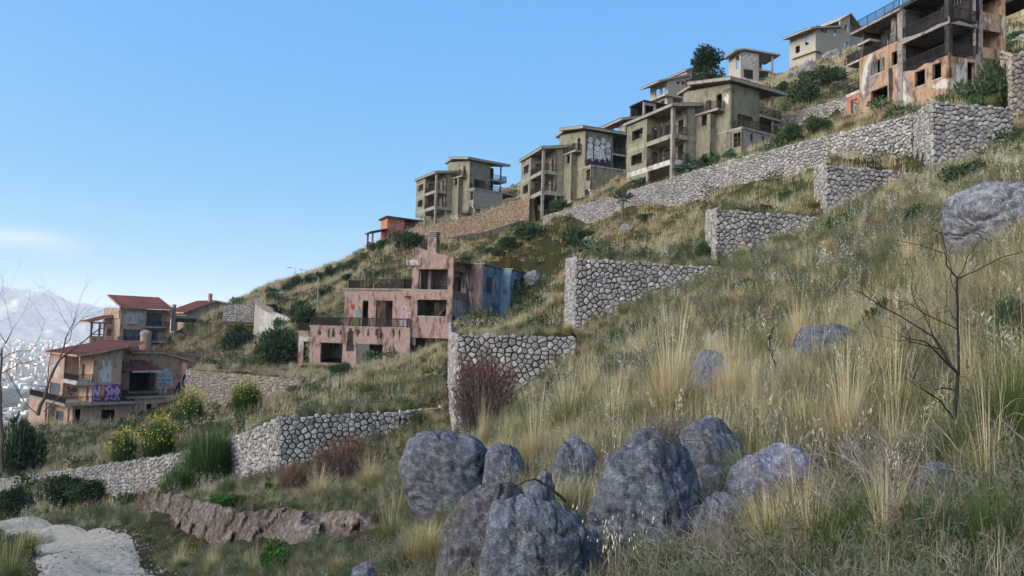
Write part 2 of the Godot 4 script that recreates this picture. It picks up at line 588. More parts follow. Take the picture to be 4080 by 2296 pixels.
func make_land() -> void:
	gx = spaced([[-500, 1], [-220, 40], [-120, 10], [-75, 2.5], [-24, 1.0], [-6, 0.6], [14, 0.45], [36, 0.6], [70, 1.6], [150, 8], [300, 25], [520, 55]])
	gz = spaced([[-520, 1], [-260, 30], [-190, 6], [-125, 1.6], [-60, 0.8], [-2, 0.42], [6, 2], [60, 9], [320, 40]])
	var nx := gx.size()
	var nz := gz.size()
	gh.resize(nx * nz)
	for j in nz:
		for i in nx:
			var x := gx[i]
			var z := gz[j]
			var d := sqrt(x * x + z * z)
			var h := shaped(x, z)
			if d > 260.0: h = lerpf(h, maxf(-215.0, h), 1.0)
			var rough := minf(0.02 * d, 0.5) * bump_noise.get_noise_2d(x * 3.0, z * 3.0) + minf(0.012 * d, 0.12) * bump_noise.get_noise_2d(x * 14.0 + 50.0, z * 14.0)
			if d > 130.0: rough += bump_noise.get_noise_2d(x * 0.5, z * 0.5 + 90.0) * minf((d - 130.0) * 0.02, 3.0)
			gh[j * nx + i] = maxf(h, -215.0) + rough
	var mb_v := PackedVector3Array()
	var mb_c := PackedColorArray()
	var mb_n := PackedVector3Array()
	var idx := PackedInt32Array()
	for j in nz:
		for i in nx:
			mb_v.push_back(Vector3(gx[i], gh[j * nx + i], gz[j]))
			var g := smoothstep(-0.25, 0.35, mix_noise.get_noise_2d(gx[i], gz[j]))
			mb_c.push_back(Color(0.62, 0.52, 0.36).lerp(Color(0.34, 0.38, 0.22), g))
			var i0 := maxi(i - 1, 0); var i1 := mini(i + 1, nx - 1); var j0 := maxi(j - 1, 0); var j1 := mini(j + 1, nz - 1)
			mb_n.push_back(Vector3(-(gh[j * nx + i1] - gh[j * nx + i0]) / (gx[i1] - gx[i0]), 1.0, -(gh[j1 * nx + i] - gh[j0 * nx + i]) / (gz[j1] - gz[j0])).normalized())
	for j in nz - 1:
		for i in nx - 1:
			var a := j * nx + i
			idx.append_array(PackedInt32Array([a, a + 1, a + nx + 1, a, a + nx + 1, a + nx]))
	var arr := []
	arr.resize(Mesh.ARRAY_MAX)
	arr[Mesh.ARRAY_VERTEX] = mb_v
	arr[Mesh.ARRAY_NORMAL] = mb_n
	arr[Mesh.ARRAY_COLOR] = mb_c
	arr[Mesh.ARRAY_INDEX] = idx
	var me := ArrayMesh.new()
	me.add_surface_from_arrays(Mesh.PRIMITIVE_TRIANGLES, arr)
	me.surface_set_material(0, M.soil)
	single("hillside", "steep hillside of dry soil and thatch under the grass", "hillside", me, Vector3.ZERO, "", "structure")


func gy(x: float, z: float) -> float:
	var i := clampi(gx.bsearch(x) - 1, 0, gx.size() - 2)
	var j := clampi(gz.bsearch(z) - 1, 0, gz.size() - 2)
	var u := clampf((x - gx[i]) / (gx[i + 1] - gx[i]), 0, 1)
	var w := clampf((z - gz[j]) / (gz[j + 1] - gz[j]), 0, 1)
	var a := j * gx.size() + i
	var b := a + gx.size()
	# the same two triangles as the mesh
	if u >= w:
		return gh[a] + (gh[a + 1] - gh[a]) * u + (gh[b + 1] - gh[a + 1]) * w
	return gh[a] + (gh[b + 1] - gh[b]) * u + (gh[b] - gh[a]) * w


func on(x: float, z: float, sink := 0.0) -> Vector3:
	return Vector3(x, gy(x, z) - sink, z)


# ---------------------------------------------------------------- dry-stone walls
func cell(seed_pt: Vector2, others: Array, bound: Array) -> Array:
	var poly := bound
	for o in others:
		var m: Vector2 = (seed_pt + o) * 0.5
		var nn: Vector2 = o - seed_pt
		var out := []
		var k := poly.size()
		if k < 3: return []
		var dprev: float = (poly[k - 1] - m).dot(nn)
		for i in k:
			var dcur: float = (poly[i] - m).dot(nn)
			if (dprev <= 0.0) != (dcur <= 0.0):
				out.append(poly[i - 1 if i > 0 else k - 1].lerp(poly[i], dprev / (dprev - dcur)))
			if dcur <= 0.0: out.append(poly[i])
			dprev = dcur
		poly = out
	return poly


func stone_face(list: Array, a: Vector3, b: Vector3, ba: float, bb: float, size: float, tones: Array) -> void:
	var p0 := Vector2(a.x, a.z)
	var p1 := Vector2(b.x, b.z)
	var l := p0.distance_to(p1)
	var d := (p1 - p0) / l
	var o := Vector2(-d.y, d.x)
	var low := minf(ba, bb)
	var high := maxf(a.y, b.y)
	var rh := size * 0.72
	var rows := int(ceil((high - low) / rh)) + 1
	var cols := int(ceil(l / (size * 1.12))) + 1
	var sw := l / maxf(1.0, cols - 1)
	var seeds := {}
	for j in range(-2, rows + 2):
		for i in range(-2, cols + 2):
			# rows run along the top of the wall
			var s := (i + (0.5 if j & 1 else 0.0) + rng.randf_range(-0.46, 0.46)) * sw
			var top := lerpf(a.y, b.y, clampf(s / l, 0, 1))
			var bot := lerpf(ba, bb, clampf(s / l, 0, 1))
			seeds[Vector2i(i, j)] = Vector2(s, top - (j + 0.5 + rng.randf_range(-0.42, 0.42)) * rh)
	var edge := [[Vector2(0, ba), Vector2(l, bb)], [Vector2(l, bb), Vector2(l, b.y)], [Vector2(l, b.y), Vector2(0, a.y)], [Vector2(0, a.y), Vector2(0, ba)]]
	for j in rows:
		for i in range(-1, cols + 1):
			var c: Vector2 = seeds[Vector2i(i, j)]
			var top := lerpf(a.y, b.y, clampf(c.x / l, 0, 1))
			var bot := lerpf(ba, bb, clampf(c.x / l, 0, 1))
			if c.x < -0.3 * sw or c.x > l + 0.3 * sw or c.y < bot - size * 0.3: continue
			var near := []
			for dj in range(-2, 3):
				for di in range(-2, 3):
					if di != 0 or dj != 0: 
						var q = seeds.get(Vector2i(i + di, j + dj))
						if q != null: near.append(q)
			var w := size * 1.6
			var poly := cell(c, near, [c + Vector2(-w, -w), c + Vector2(w, -w), c + Vector2(w, w), c + Vector2(-w, w)])
			# trim to the face
			for e in edge:
				var out := []
				var k := poly.size()
				if k < 3: break
				var lift := Vector2(0, rng.randf_range(-0.09, 0.07) if e[0].x > e[1].x + 0.01 else 0.0)
				var en: Vector2 = (e[1] - e[0])
				en = Vector2(en.y, -en.x)
				for q in k:
					var pa: Vector2 = poly[q - 1 if q > 0 else k - 1]
					var pb: Vector2 = poly[q]
					var da: float = (pa - e[0] - lift).dot(en)
					var db: float = (pb - e[0] - lift).dot(en)
					if (da <= 0.0) != (db <= 0.0): out.append(pa.lerp(pb, da / (da - db)))
					if db <= 0.0: out.append(pb)
				poly = out
			if poly.size() < 3: continue
			var mid := Vector2.ZERO
			for q in poly: mid += q
			mid /= poly.size()
			var reach := 0.0
			for q in poly: reach += mid.distance_to(q)
			reach /= poly.size()
			if reach < size * 0.16: continue
			var mb := MB.new()
			var tone: Color = tones[rng.randi() % tones.size()]
			mb.col = tone * rng.randf_range(0.78, 1.15)
			mb.col.a = 1.0
			var gap := clampf((rng.randf_range(0.01, 0.034) + 0.00034 * a.length()) / reach, 0.03, 0.3)
			var bulge := size * rng.randf_range(0.1, 0.26)
			var tilt := Vector2(rng.randf_range(-0.2, 0.2), rng.randf_range(-0.25, 0.2))
			var ring0 := []
			var ring1 := []
			var ring2 := []
			for q in poly:
				var r0: Vector2 = mid + (q - mid) * (1.0 - gap)
				var r1: Vector2 = mid + (q - mid) * (1.0 - gap) * rng.randf_range(0.72, 0.86)
				ring0.append(put3(p0, d, o, r0, -0.1))
				ring1.append(put3(p0, d, o, r0, bulge * 0.35))
				ring2.append(put3(p0, d, o, r1, bulge + (r1 - mid).dot(tilt)))
			var apex := put3(p0, d, o, mid + Vector2(rng.randf_range(-0.2, 0.2), rng.randf_range(-0.2, 0.2)) * reach, bulge * rng.randf_range(1.0, 1.25))
			var k2 := ring0.size()
			for q in k2:
				var r := (q + 1) % k2
				mb.quad(ring0[q], ring1[q], ring1[r], ring0[r])
				mb.quad(ring1[q], ring2[q], ring2[r], ring1[r])
				mb.tri(ring2[q], apex, ring2[r])
			list.append([reach / apex.length(), mb, apex])


func put3(p0: Vector2, d: Vector2, o: Vector2, q: Vector2, out: float) -> Vector3:
	var w := p0 + d * q.x + o * out
	return Vector3(w.x, q.y, w.y)


const GREY := [Color(0.54, 0.52, 0.51), Color(0.63, 0.61, 0.59), Color(0.48, 0.47, 0.49), Color(0.57, 0.53, 0.49), Color(0.68, 0.66, 0.65), Color(0.42, 0.40, 0.39)]
const WARM := [Color(0.56, 0.5, 0.44), Color(0.5, 0.43, 0.37), Color(0.62, 0.56, 0.5), Color(0.45, 0.39, 0.34), Color(0.57, 0.46, 0.37)]
const RUST := [Color(0.55, 0.43, 0.34), Color(0.5, 0.33, 0.23), Color(0.58, 0.49, 0.41), Color(0.53, 0.39, 0.29), Color(0.43, 0.3, 0.22)]


# tops and bases from left to right as seen from the open side; the ground behind is filled up to the top
func stone_wall(label: String, tops: Array, bases: Array, size: float, tones: Array, rise := 0.12, reach := 14.0, thick := 0.8) -> Node3D:
	var mid: Vector3 = (tops[0] + tops[tops.size() - 1]) * 0.5
	var foot := Vector3(mid.x, bases.min(), mid.z)
	var t := thing("stone_wall", label, "stone wall", foot, 0.0, "dry stone retaining walls")
	YO = 0.0
	XF = Transform3D.IDENTITY
	var core := MB.new()
	var list := []
	# the core's plan, mitred at the corners
	var outer := []
	var inner := []
	for i in tops.size():
		var here := Vector2(tops[i].x - foot.x, tops[i].z - foot.z)
		var n0 := Vector2.ZERO
		var n1 := Vector2.ZERO
		if i > 0:
			var d0 := Vector2(tops[i].x - tops[i - 1].x, tops[i].z - tops[i - 1].z).normalized()
			n0 = Vector2(d0.y, -d0.x)
		if i < tops.size() - 1:
			var d1 := Vector2(tops[i + 1].x - tops[i].x, tops[i + 1].z - tops[i].z).normalized()
			n1 = Vector2(d1.y, -d1.x)
		if i == 0: n0 = n1
		if i == tops.size() - 1: n1 = n0
		var mi := (n0 + n1) / (1.0 + n0.dot(n1))
		outer.append(here + mi * 0.05)
		inner.append(here + mi * thick)
	for i in tops.size() - 1:
		var p := [outer[i], outer[i + 1], inner[i + 1], inner[i]]
		var y: float = -1.0
		var h0: float = tops[i].y - foot.y - 0.14
		var h1: float = tops[i + 1].y - foot.y - 0.14
		core.hexa(Vector3(p[3].x, y, p[3].y), Vector3(p[2].x, y, p[2].y), Vector3(p[1].x, y, p[1].y), Vector3(p[0].x, y, p[0].y), Vector3(p[3].x, h0, p[3].y), Vector3(p[2].x, h1, p[2].y), Vector3(p[1].x, h1, p[1].y), Vector3(p[0].x, h0, p[0].y))
		stone_face(list, tops[i], tops[i + 1], bases[i] - 0.3, bases[i + 1] - 0.3, size, tones)
	part(t, "core", core, M.mortar)
	list.sort_custom(func(x, y): return x[0] > y[0])
	var rest := MB.new()
	for k in list.size():
		var mb: MB = list[k][1]
		if k < 300:
			var s := MeshInstance3D.new()
			s.name = "stone"
			var at: Vector3 = list[k][2]
			s.mesh = mb.mesh(M.stone, at)
			s.position = at - foot
			t.add_child(s, true)
		else:
			for q in mb.v.size(): rest.v.push_back(mb.v[q] - foot)
			rest.c.append_array(mb.c)
	if rest.v.size() > 0: part(t, "small_stones", rest, M.stone, "stuff")
	return t


func terrace(tops: Array, rise: float, reach: float, drop := 0.12) -> void:
	var b := Rect2(tops[0].x, tops[0].z, 0, 0)
	for p in tops: b = b.expand(Vector2(p.x, p.z))
	terraces.append([tops, rise, reach, drop, b.grow(reach), b.grow(1.0)])


# ---------------------------------------------------------------- houses
func turned(x: float, y: float, z: float, degrees := 0.0) -> void:
	XF = Transform3D(Basis(Vector3.UP, deg_to_rad(degrees)), Vector3(x, y, z))


func v2(x: float, z: float) -> Vector2:
	return Vector2(x, z)


# the two-winged olive house on stilts: a low wing with loggias in front, a tall stair wing beside it
func olive_house(label: String, where: Vector3, deg: float, look: int) -> Node3D:
	YO = 5.4
	var h := thing("olive_house", label, "house", where - Vector3(0, YO, 0), deg_to_rad(deg), "olive stilt houses along the upper road")
	XF = Transform3D.IDENTITY
	var w: Material = M.olive
	var tr: Material = M.olive_trim
	# --- low wing
	var a0 := v2(0, -9.7); var a1 := v2(0, -5.25)
	var up := [1.1, 3.5, 1.87, 3.17]
	var lo := [1.0, 3.45, -1.35, 0.0]
	wall(h, w, a0, a1, -3.3, 4.1, 4.1, [up, lo])
	window(h, a0, a1, up, "bare" if look == 0 else "cross", tr)
	window(h, a0, a1, lo, "bare" if look == 0 else "cross", tr)
	wall(h, w, v2(2.1, 0), v2(4.36, 0), -2.75, 4.45, 5.0)
	var b0 := v2(2.1, -5.0); var b1 := v2(2.1, 0)
	var d1 := [0.6, 2.2, 1.0, 3.2]; var d2 := [3.3, 4.3, 1.0, 3.2]
	var d3 := [0.6, 2.2, -2.1, 0.1]; var d4 := [3.3, 4.3, -2.1, 0.1]
	wall(h, w, b0, b1, -2.7, 4.3, 4.3, [d1, d2, d3, d4], 0.2)
	for d in [d1, d2, d3, d4]: window(h, b0, b1, d, "door" if look > 0 or d == d3 else "cross")
	var c0 := v2(0.3, -5.25); var c1 := v2(2.1, -5.25)
	var d5 := [0.5, 1.4, 1.0, 3.1]; var d6 := [0.5, 1.4, -2.1, 0.0]
	wall(h, w, c0, c1, -2.7, 4.2, 4.3, [d5, d6], 0.2)
	for d in [d5, d6]: window(h, c0, c1, d, "door")
	box(h, "floor_slab", tr, -0.02, 4.3, 0.45, 1.0, -9.6, 0.02)
	box(h, "floor_slab", tr if look != 0 else M.pale, -0.02, 4.3, -2.72, -2.1, -9.6, 0.02)
	box(h, "column", tr, -0.05, 0.33, -6.5, 4.2, -0.35, 0.05)
	box(h, "column", tr, 0.02, 0.32, -6.5, -2.72, -5.3, -5.0)
	box(h, "column", tr, 2.2, 2.5, -6.5, -2.72, -0.4, -0.1)
	box(h, "back_wall", M.concrete, 3.2, 3.4, -6.0, -2.72, -9.5, -0.3)
	wall(h, M.inside, v2(4.3, -9.6), v2(0.2, -9.6), -2.1, 4.1, 4.1, [[1.0, 2.6, 1.4, 3.4]] if look == 0 else [])
	box(h, "inner_wall", M.inside, 4.1, 4.25, -2.1, 4.2, -9.4, -0.3)
	roof(h, Vector3(-0.35, 4.5, 0.35), Vector3(4.4, 5.2, 0.35), Vector3(4.4, 5.2, -10.1), Vector3(-0.35, 4.5, -10.1), 0.36, tr, M.old_tile)
	railing(h, [v2(0.02, -5.2), v2(0.02, -0.4)], 1.0)
	railing(h, [v2(0.4, 0.0), v2(2.1, 0.0)], 1.0)
	railing(h, [v2(0.02, -5.2), v2(0.02, -0.4)], -2.1)
	railing(h, [v2(0.4, 0.0), v2(2.1, 0.0)], -2.1)
	# --- tall wing
	turned(4.36, 0, 0, 8.0)
	var l0 := v2(0, -3.2); var l1 := v2(0, 4.6)
	var e1 := [3.73, 4.56, 3.75, 5.4]; var e2 := [5.4, 6.25, 3.75, 5.75]
	wall(h, w, l0, l1, -3.4, 7.45, 6.55, [e1, e2])
	window(h, l0, l1, e1, "door"); window(h, l0, l1, e2, "bare")
	var f0 := v2(0, 4.6); var f1 := v2(4.8, 4.6)
	var op := [0.95, 3.7, 1.12, 3.15]
	wall(h, w, f0, f1, -3.2, 6.55, 6.55, [] if look == 1 else [op])
	if look != 1:
		window(h, f0, f1, op, "cross" if look == 2 else "bare")
	# stair bay and its balcony
	var g0 := v2(-0.95, 0.0); var g1 := v2(-0.95, 2.25)
	var bw := [0.75, 1.65, 2.07, 3.4]
	wall(h, w, g0, g1, -3.6, 3.45, 3.45, [bw], 0.2)
	window(h, g0, g1, bw, "bare", tr)
	wall(h, w, v2(-0.95, 2.25), v2(0.0, 2.25), -3.6, 3.45, 3.45, [], 0.2)
	box(h, "balcony", tr, -1.15, 0.0, 3.45, 3.72, -0.1, 3.5)
	railing(h, [v2(-1.1, -0.05), v2(-1.1, 3.45), v2(-0.05, 3.45)], 3.72, 0.9)
	box(h, "foundation", M.concrete, -0.9, 6.6, -6.0, -3.4, -2.0, 2.2)
	# loggias at the right, one above the other
	wall(h, w, v2(4.8, 1.6), v2(7.55, 1.6), 1.1, 6.7, 6.7, [[0.5, 1.9, 3.75, 5.9], [0.5, 1.9, 1.12, 3.2]], 0.2)
	window(h, v2(4.8, 1.6), v2(7.55, 1.6), [0.5, 1.9, 3.75, 5.9], "door")
	window(h, v2(4.8, 1.6), v2(7.55, 1.6), [0.5, 1.9, 1.12, 3.2], "door")
	box(h, "inner_wall", w, 4.55, 4.8, 1.1, 6.6, 1.7, 4.3)
	box(h, "side_wall", w, 7.35, 7.55, 1.12, 6.6, -3.0, 1.9)
	box(h, "pillar", tr, 7.3, 7.55, 1.12, 6.5, 4.3, 4.55)
	box(h, "balcony", tr, 4.82, 8.7, 3.43, 3.72, 1.6, 4.75)
	railing(h, [v2(4.85, 4.7), v2(8.65, 4.7), v2(8.65, 1.8)], 3.72)
	box(h, "floor_slab", tr, 0.1, 7.3, 3.4, 3.7, -3.0, 1.58)
	box(h, "room_wall", M.inside, 0.3, 7.2, -3.0, 6.8, -3.05, -2.9)
	# terrace over the lower storey
	box(h, "terrace", tr, -0.06, 10.3, 0.82, 1.1, 1.65, 6.2)
	railing(h, [v2(0, 4.7), v2(0, 6.12), v2(10.2, 6.12), v2(10.2, 3.2)], 1.1)
	var k0 := v2(0, 4.62); var k1 := v2(0, 6.1)
	var kw := [0.2, 1.3, -1.15, 0.55]
	wall(h, w, k0, k1, -2.4, 0.82, 0.82, [kw], 0.2)
	window(h, k0, k1, kw, "cross", tr)
	var dd := [5.1, 6.1, -2.2, 0.2]
	wall(h, M.concrete if look != 1 else w, v2(0, 6.1), v2(6.8, 6.1), -2.4, 0.82, 0.82, [dd] if look == 0 else [], 0.2)
	box(h, "room_wall", M.inside, 0.3, 6.6, -2.4, 0.8, 4.2, 4.35)
	if look == 0: box(h, "foundation", M.concrete, 0.9, 6.7, -6.0, -2.4, 4.7, 5.9)
	else:
		for x in [0.2, 2.0, 4.0]: box(h, "column", M.pale, x, x + 0.3, -6.0, -2.4, 5.6, 5.9)
		box(h, "beam", M.pale, 0.0, 5.0, -2.75, -2.42, 5.5, 5.95)
	roof(h, Vector3(-1.0, 6.95, 5.2), Vector3(9.2, 7.05, 5.2), Vector3(9.2, 8.1, -1.6), Vector3(-1.0, 8.1, -1.6), 0.36, tr, M.old_tile, false)
	roof(h, Vector3(-0.3, 8.0, -1.65), Vector3(7.8, 8.0, -1.65), Vector3(7.8, 7.5, -4.0), Vector3(-0.3, 7.5, -4.0), 0.3, tr, null)
	box(h, "drainpipe", M.dark_metal, 4.6, 4.7, 3.9, 6.5, 4.61, 4.72)
	if look == 0:
		paint(h, "bare_plaster", M.pale, l0, l1, [blob(7.0, 4.9, 0.36, 0.55, 0.2)])
		var st := []
		for k in 4: st += stroke([Vector2(6.4 + k * 0.34, 5.7 + 0.16 * (k & 1)), Vector2(6.55 + k * 0.34, 6.05), Vector2(6.7 + k * 0.34, 5.72)], 0.09)
		paint(h, "scribble", M.black_paint, l0, l1, st, 0.01)
		paint(h, "damp_stain", M.navy_paint, v2(0, 6.1), v2(6.8, 6.1), [blob(1.6, 0.1, 0.25, 0.55, 0.2), blob(3.6, 0.2, 0.2, 0.5, 0.2)])
	if look == 1: figures_mural(h, f0, f1)
	turned(0, 0, 0)
	if look == 1:
		var rs := stroke([Vector2(2.9, 2.2), Vector2(3.5, 2.9), Vector2(3.1, 3.0)], 0.1) + stroke([Vector2(3.0, 1.6), Vector2(3.6, 1.7), Vector2(3.4, 2.4)], 0.1)
		paint(h, "scribble", M.red_paint, b0, b1, rs, 0.01)
	YO = 0.0
	return h


# painted group of pale figures, three behind and one in front, with dark outlines
func figures_mural(h: Node3D, p0: Vector2, p1: Vector2) -> void:
	var dark := []
	var pale := []
	var lines := []
	var heads := [Vector2(0.75, 5.2), Vector2(2.0, 5.0), Vector2(3.05, 5.35), Vector2(3.9, 4.85)]
	for i in heads.size():
		var q: Vector2 = heads[i]
		dark.append(blob(q.x, q.y, 0.46, 0.52, 0.06))
		pale.append(blob(q.x, q.y, 0.4, 0.46, 0.08))
		var b0 := q.y - 0.55
		dark.append([Vector2(q.x - 0.6, b0), Vector2(q.x - 0.72, 1.9), Vector2(q.x + 0.66, 1.7), Vector2(q.x + 0.62, b0 - 0.15), Vector2(q.x + 0.2, b0 + 0.15)])
		pale.append([Vector2(q.x - 0.5, b0 - 0.05), Vector2(q.x - 0.6, 2.1), Vector2(q.x - 0.1, 2.4 + 0.2 * i), Vector2(q.x + 0.5, 2.0), Vector2(q.x + 0.5, b0 - 0.2), Vector2(q.x + 0.15, b0 + 0.05)])
		for e in [-0.15, 0.15]: lines += [blob(q.x + e, q.y + 0.08, 0.07, 0.08, 0.0, 8)]
		lines += stroke([q + Vector2(-0.16, -0.18), q + Vector2(0.0, -0.25), q + Vector2(0.18, -0.17)], 0.06)
		lines += stroke([Vector2(q.x - 0.5, b0 - 0.6), Vector2(q.x + 0.1, b0 - 0.95), Vector2(q.x + 0.45, b0 - 0.5)], 0.09)
		lines += stroke([Vector2(q.x - 0.3, b0 - 1.0), Vector2(q.x - 0.2, b0 - 1.7)], 0.08)
		lines += stroke([Vector2(q.x + 0.3, b0 - 0.9), Vector2(q.x + 0.25, b0 - 1.5), Vector2(q.x - 0.1, b0 - 1.9)], 0.07)
	dark.append([Vector2(0.2, 1.2), Vector2(4.5, 1.2), Vector2(4.4, 2.0), Vector2(2.5, 2.4), Vector2(0.3, 2.1)])
	paint(h, "mural_outline", M.navy_paint, p0, p1, dark, 0.006, "dark ground of the painted group of figures")
	paint(h, "mural", M.white_paint, p0, p1, pale, 0.012, "white painted figures side by side")
	paint(h, "mural_lines", M.navy_paint, p0, p1, lines, 0.018)


# the tall scorched house above the road wall at the right edge
func scorched_house() -> void:
	YO = 4.4
	var h := thing("scorched_house", "tall orange house with soot black loggias and peeling plaster above the road wall", "house", Vector3(39.37, 26.96 - YO, -69.0), deg_to_rad(16.5))
	XF = Transform3D.IDENTITY
	var w: Material = M.orange
	var a := v2(0, -11.4); var b := v2(0, 0)
	var big := [1.6, 3.95, -2.28, -0.74]; var wa := [7.4, 8.66, -2.1, -0.6]; var wb := [9.5, 10.53, -2.05, -0.58]
	wall(h, w, a, b, -4.2, 0.0, 0.0, [big, wa, wb], 0.32)
	for q in [big, wa, wb]:
		window(h, a, b, q, "bare", M.pale)
	var m1 := v2(0, -5.7)
	var sw := [1.6, 3.55, 0.88, 2.3]; var sm := [4.45, 5.28, 0.97, 2.38]
	wall(h, w, a, m1, 0.0, 3.3, 3.3, [sw, sm], 0.32)
	window(h, a, m1, sw, "half", M.pale); window(h, a, m1, sm, "bare", M.pale)
	# shutter folded back beside the window
	var sh := MB.new()
	wbox(sh, a, m1, 2.95, 3.5, 0.9, 2.3, 0.01, 0.05)
	part(h, "open_shutter", sh, M.shutter)
	box(h, "pilaster", M.worn, -0.07, 0.35, -3.6, 6.3, -6.1, -5.45)
	box(h, "corner_pillar", M.smoked, -0.04, 0.4, 0.0, 6.4, -0.42, 0.04)
	# loggia floors
	box(h, "floor_slab", M.smoked, 0.3, 6.3, -0.3, 0.02, -11.2, 0.0)
	box(h, "floor_slab", M.worn, -0.06, 3.3, 2.7, 3.33, -5.6, 0.08)
	box(h, "floor_slab", M.smoked, 0.36, 9.0, 2.95, 3.25, -11.2, -5.7)
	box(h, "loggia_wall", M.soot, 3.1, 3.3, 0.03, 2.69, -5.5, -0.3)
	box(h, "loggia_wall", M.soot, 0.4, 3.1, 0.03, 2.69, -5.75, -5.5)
	var u0 := v2(2.6, -5.5); var u1 := v2(2.6, -0.2)
	var ud := [2.6, 3.6, 3.34, 5.5]
	wall(h, M.smoked, u0, u1, 3.34, 6.6, 6.6, [ud], 0.2)
	window(h, u0, u1, ud, "door")
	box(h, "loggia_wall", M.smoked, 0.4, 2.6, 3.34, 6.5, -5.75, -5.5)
	railing(h, [v2(0.05, -5.4), v2(0.05, -0.45)], 0.02)
	railing(h, [v2(0.42, 0.0), v2(3.15, 0.0)], 0.02)
	railing(h, [v2(-0.02, -5.4), v2(-0.02, 0.03), v2(3.3, 0.03)], 3.34)
	box(h, "ceiling_slab", M.smoked, -0.1, 6.7, 6.35, 6.7, -5.6, 0.1)
	# upper left: rooms set back behind balconies
	var r0 := v2(1.5, -10.0); var r1 := v2(1.5, -6.0)
	var rd := [2.6, 3.5, 3.34, 5.5]; var re := [0.8, 1.6, 3.34, 5.4]
	wall(h, M.smoked, r0, r1, 3.3, 6.2, 6.2, [rd, re], 0.2)
	window(h, r0, r1, rd, "cross"); window(h, r0, r1, re, "bare")
	box(h, "yellow_wall", M.worn, 0.5, 1.5, 3.3, 6.15, -7.5, -6.9)
	box(h, "end_wall", M.smoked, 0.3, 6.3, -0.3, 6.2, -11.35, -11.1)
	box(h, "top_balcony", M.worn, -0.3, 6.0, 6.15, 6.4, -12.5, -5.5)
	railing(h, [v2(3.0, -12.4), v2(-0.25, -12.4), v2(-0.25, -5.6)], 6.4, 0.95)
	box(h, "balcony", M.concrete, -0.02, 5.5, 3.05, 3.28, -13.3, -11.4)
	railing(h, [v2(5.0, -13.25), v2(0.03, -13.25), v2(0.03, -6.2)], 3.3, 0.85)
	box(h, "balcony", M.concrete, 0.2, 4.0, 4.85, 5.1, -12.0, -10.2)
	# the terrace roof in red tiles at the very top
	roof(h, Vector3(0.6, 7.0, -5.0), Vector3(5.0, 8.6, -5.0), Vector3(5.0, 8.6, -8.6), Vector3(0.6, 7.0, -8.6), 0.2, M.tile, M.tile)
	railing(h, [v2(-0.05, -5.4), v2(-0.05, 0.05), v2(3.3, 0.05)], 6.7)
	# front
	var f0 := v2(0, 0); var f1 := v2(3.3, 0)
	var fd := [2.15, 3.1, -2.6, -0.6]
	wall(h, w, v2(0.0, 0.0), f1, -4.2, -0.02, -0.02, [fd], 0.3)
	window(h, f0, f1, fd, "bare")
	box(h, "pillar", M.worn, 3.15, 3.95, -4.0, 8.0, -0.5, 0.03)
	var q0 := v2(3.95, 0); var q1 := v2(6.75, 0)
	wall(h, w, q0, q1, -3.6, 8.0, 8.0, [[0.06, 2.36, 1.05, 2.68], [0.06, 2.36, 4.4, 6.2]], 0.3)
	box(h, "loggia_wall", w, 4.0, 6.4, 1.0, 6.3, -3.2, -3.0)
	box(h, "loggia_wall", w, 6.4, 6.6, 1.0, 6.3, -3.0, -0.35)
	box(h, "floor_slab", M.worn, 4.0, 6.4, 0.85, 1.04, -3.0, -0.31)
	box(h, "floor_slab", M.smoked, 4.0, 6.4, 4.1, 4.36, -3.0, -0.31)
	box(h, "side_balcony", M.smoked, 6.8, 9.4, 5.6, 5.9, -3.2, 1.6)
	railing(h, [v2(6.85, 1.55), v2(9.35, 1.55), v2(9.35, -3.0)], 5.9)
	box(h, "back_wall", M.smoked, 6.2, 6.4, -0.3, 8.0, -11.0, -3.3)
	# reddish annex at the far end
	var x0 := v2(-0.02, -13.3); var x1 := v2(-0.02, -11.42)
	var xw := [0.6, 1.65, -2.33, -0.88]
	wall(h, M.salmon, x0, x1, -3.7, -0.35, -0.35, [xw], 0.28)
	window(h, x0, x1, xw, "bare", M.pale)
	box(h, "annex_roof", M.pale, -0.06, 4.0, -0.35, -0.05, -13.35, -11.45)
	railing(h, [v2(4.0, -13.3), v2(0, -13.3), v2(0, -11.5)], -0.05, 0.9)
	# bare and repainted patches
	paint(h, "bare_plaster", M.pale, a, b, [[Vector2(0.3, -1.2), Vector2(0.3, 0.4), Vector2(0.5, 1.6), Vector2(0.9, 2.6), Vector2(1.5, 3.2), Vector2(2.2, 3.25), Vector2(1.7, 2.3), Vector2(1.35, 1.2), Vector2(1.2, 0.4), Vector2(1.0, -0.2), Vector2(0.7, -1.0)]], 0.008, "pale patch of bare plaster under the balcony")
	paint(h, "painted_band", M.grey_paint, a, b, stroke([Vector2(2.1, 3.1), Vector2(1.65, 2.2), Vector2(1.4, 1.2), Vector2(1.25, 0.5), Vector2(2.6, 0.55), Vector2(1.9, -0.1), Vector2(1.0, -0.5), Vector2(0.55, -1.4)], 0.26), 0.012)
	paint(h, "bare_plaster", M.pale, a, b, [[Vector2(5.35, 0.9), Vector2(5.5, 0.2), Vector2(6.1, -0.3), Vector2(6.2, -1.4), Vector2(7.1, -3.4), Vector2(5.9, -3.9), Vector2(5.5, -2.5), Vector2(5.45, -1.0), Vector2(5.0, -0.2)], blob(10.6, -2.75, 0.9, 0.4, 0.2)], 0.008)
	paint(h, "painted_band", M.grey_paint, a, b, stroke([Vector2(5.9, -0.1), Vector2(6.3, -0.9), Vector2(6.8, -1.6), Vector2(7.0, -2.6)], 0.24), 0.012)
	paint(h, "soot_stain", M.smoked, a, b, [[Vector2(4.05, 0.8), Vector2(4.6, 0.85), Vector2(4.7, -1.0), Vector2(4.5, -3.2), Vector2(4.15, -3.2)]], 0.005)
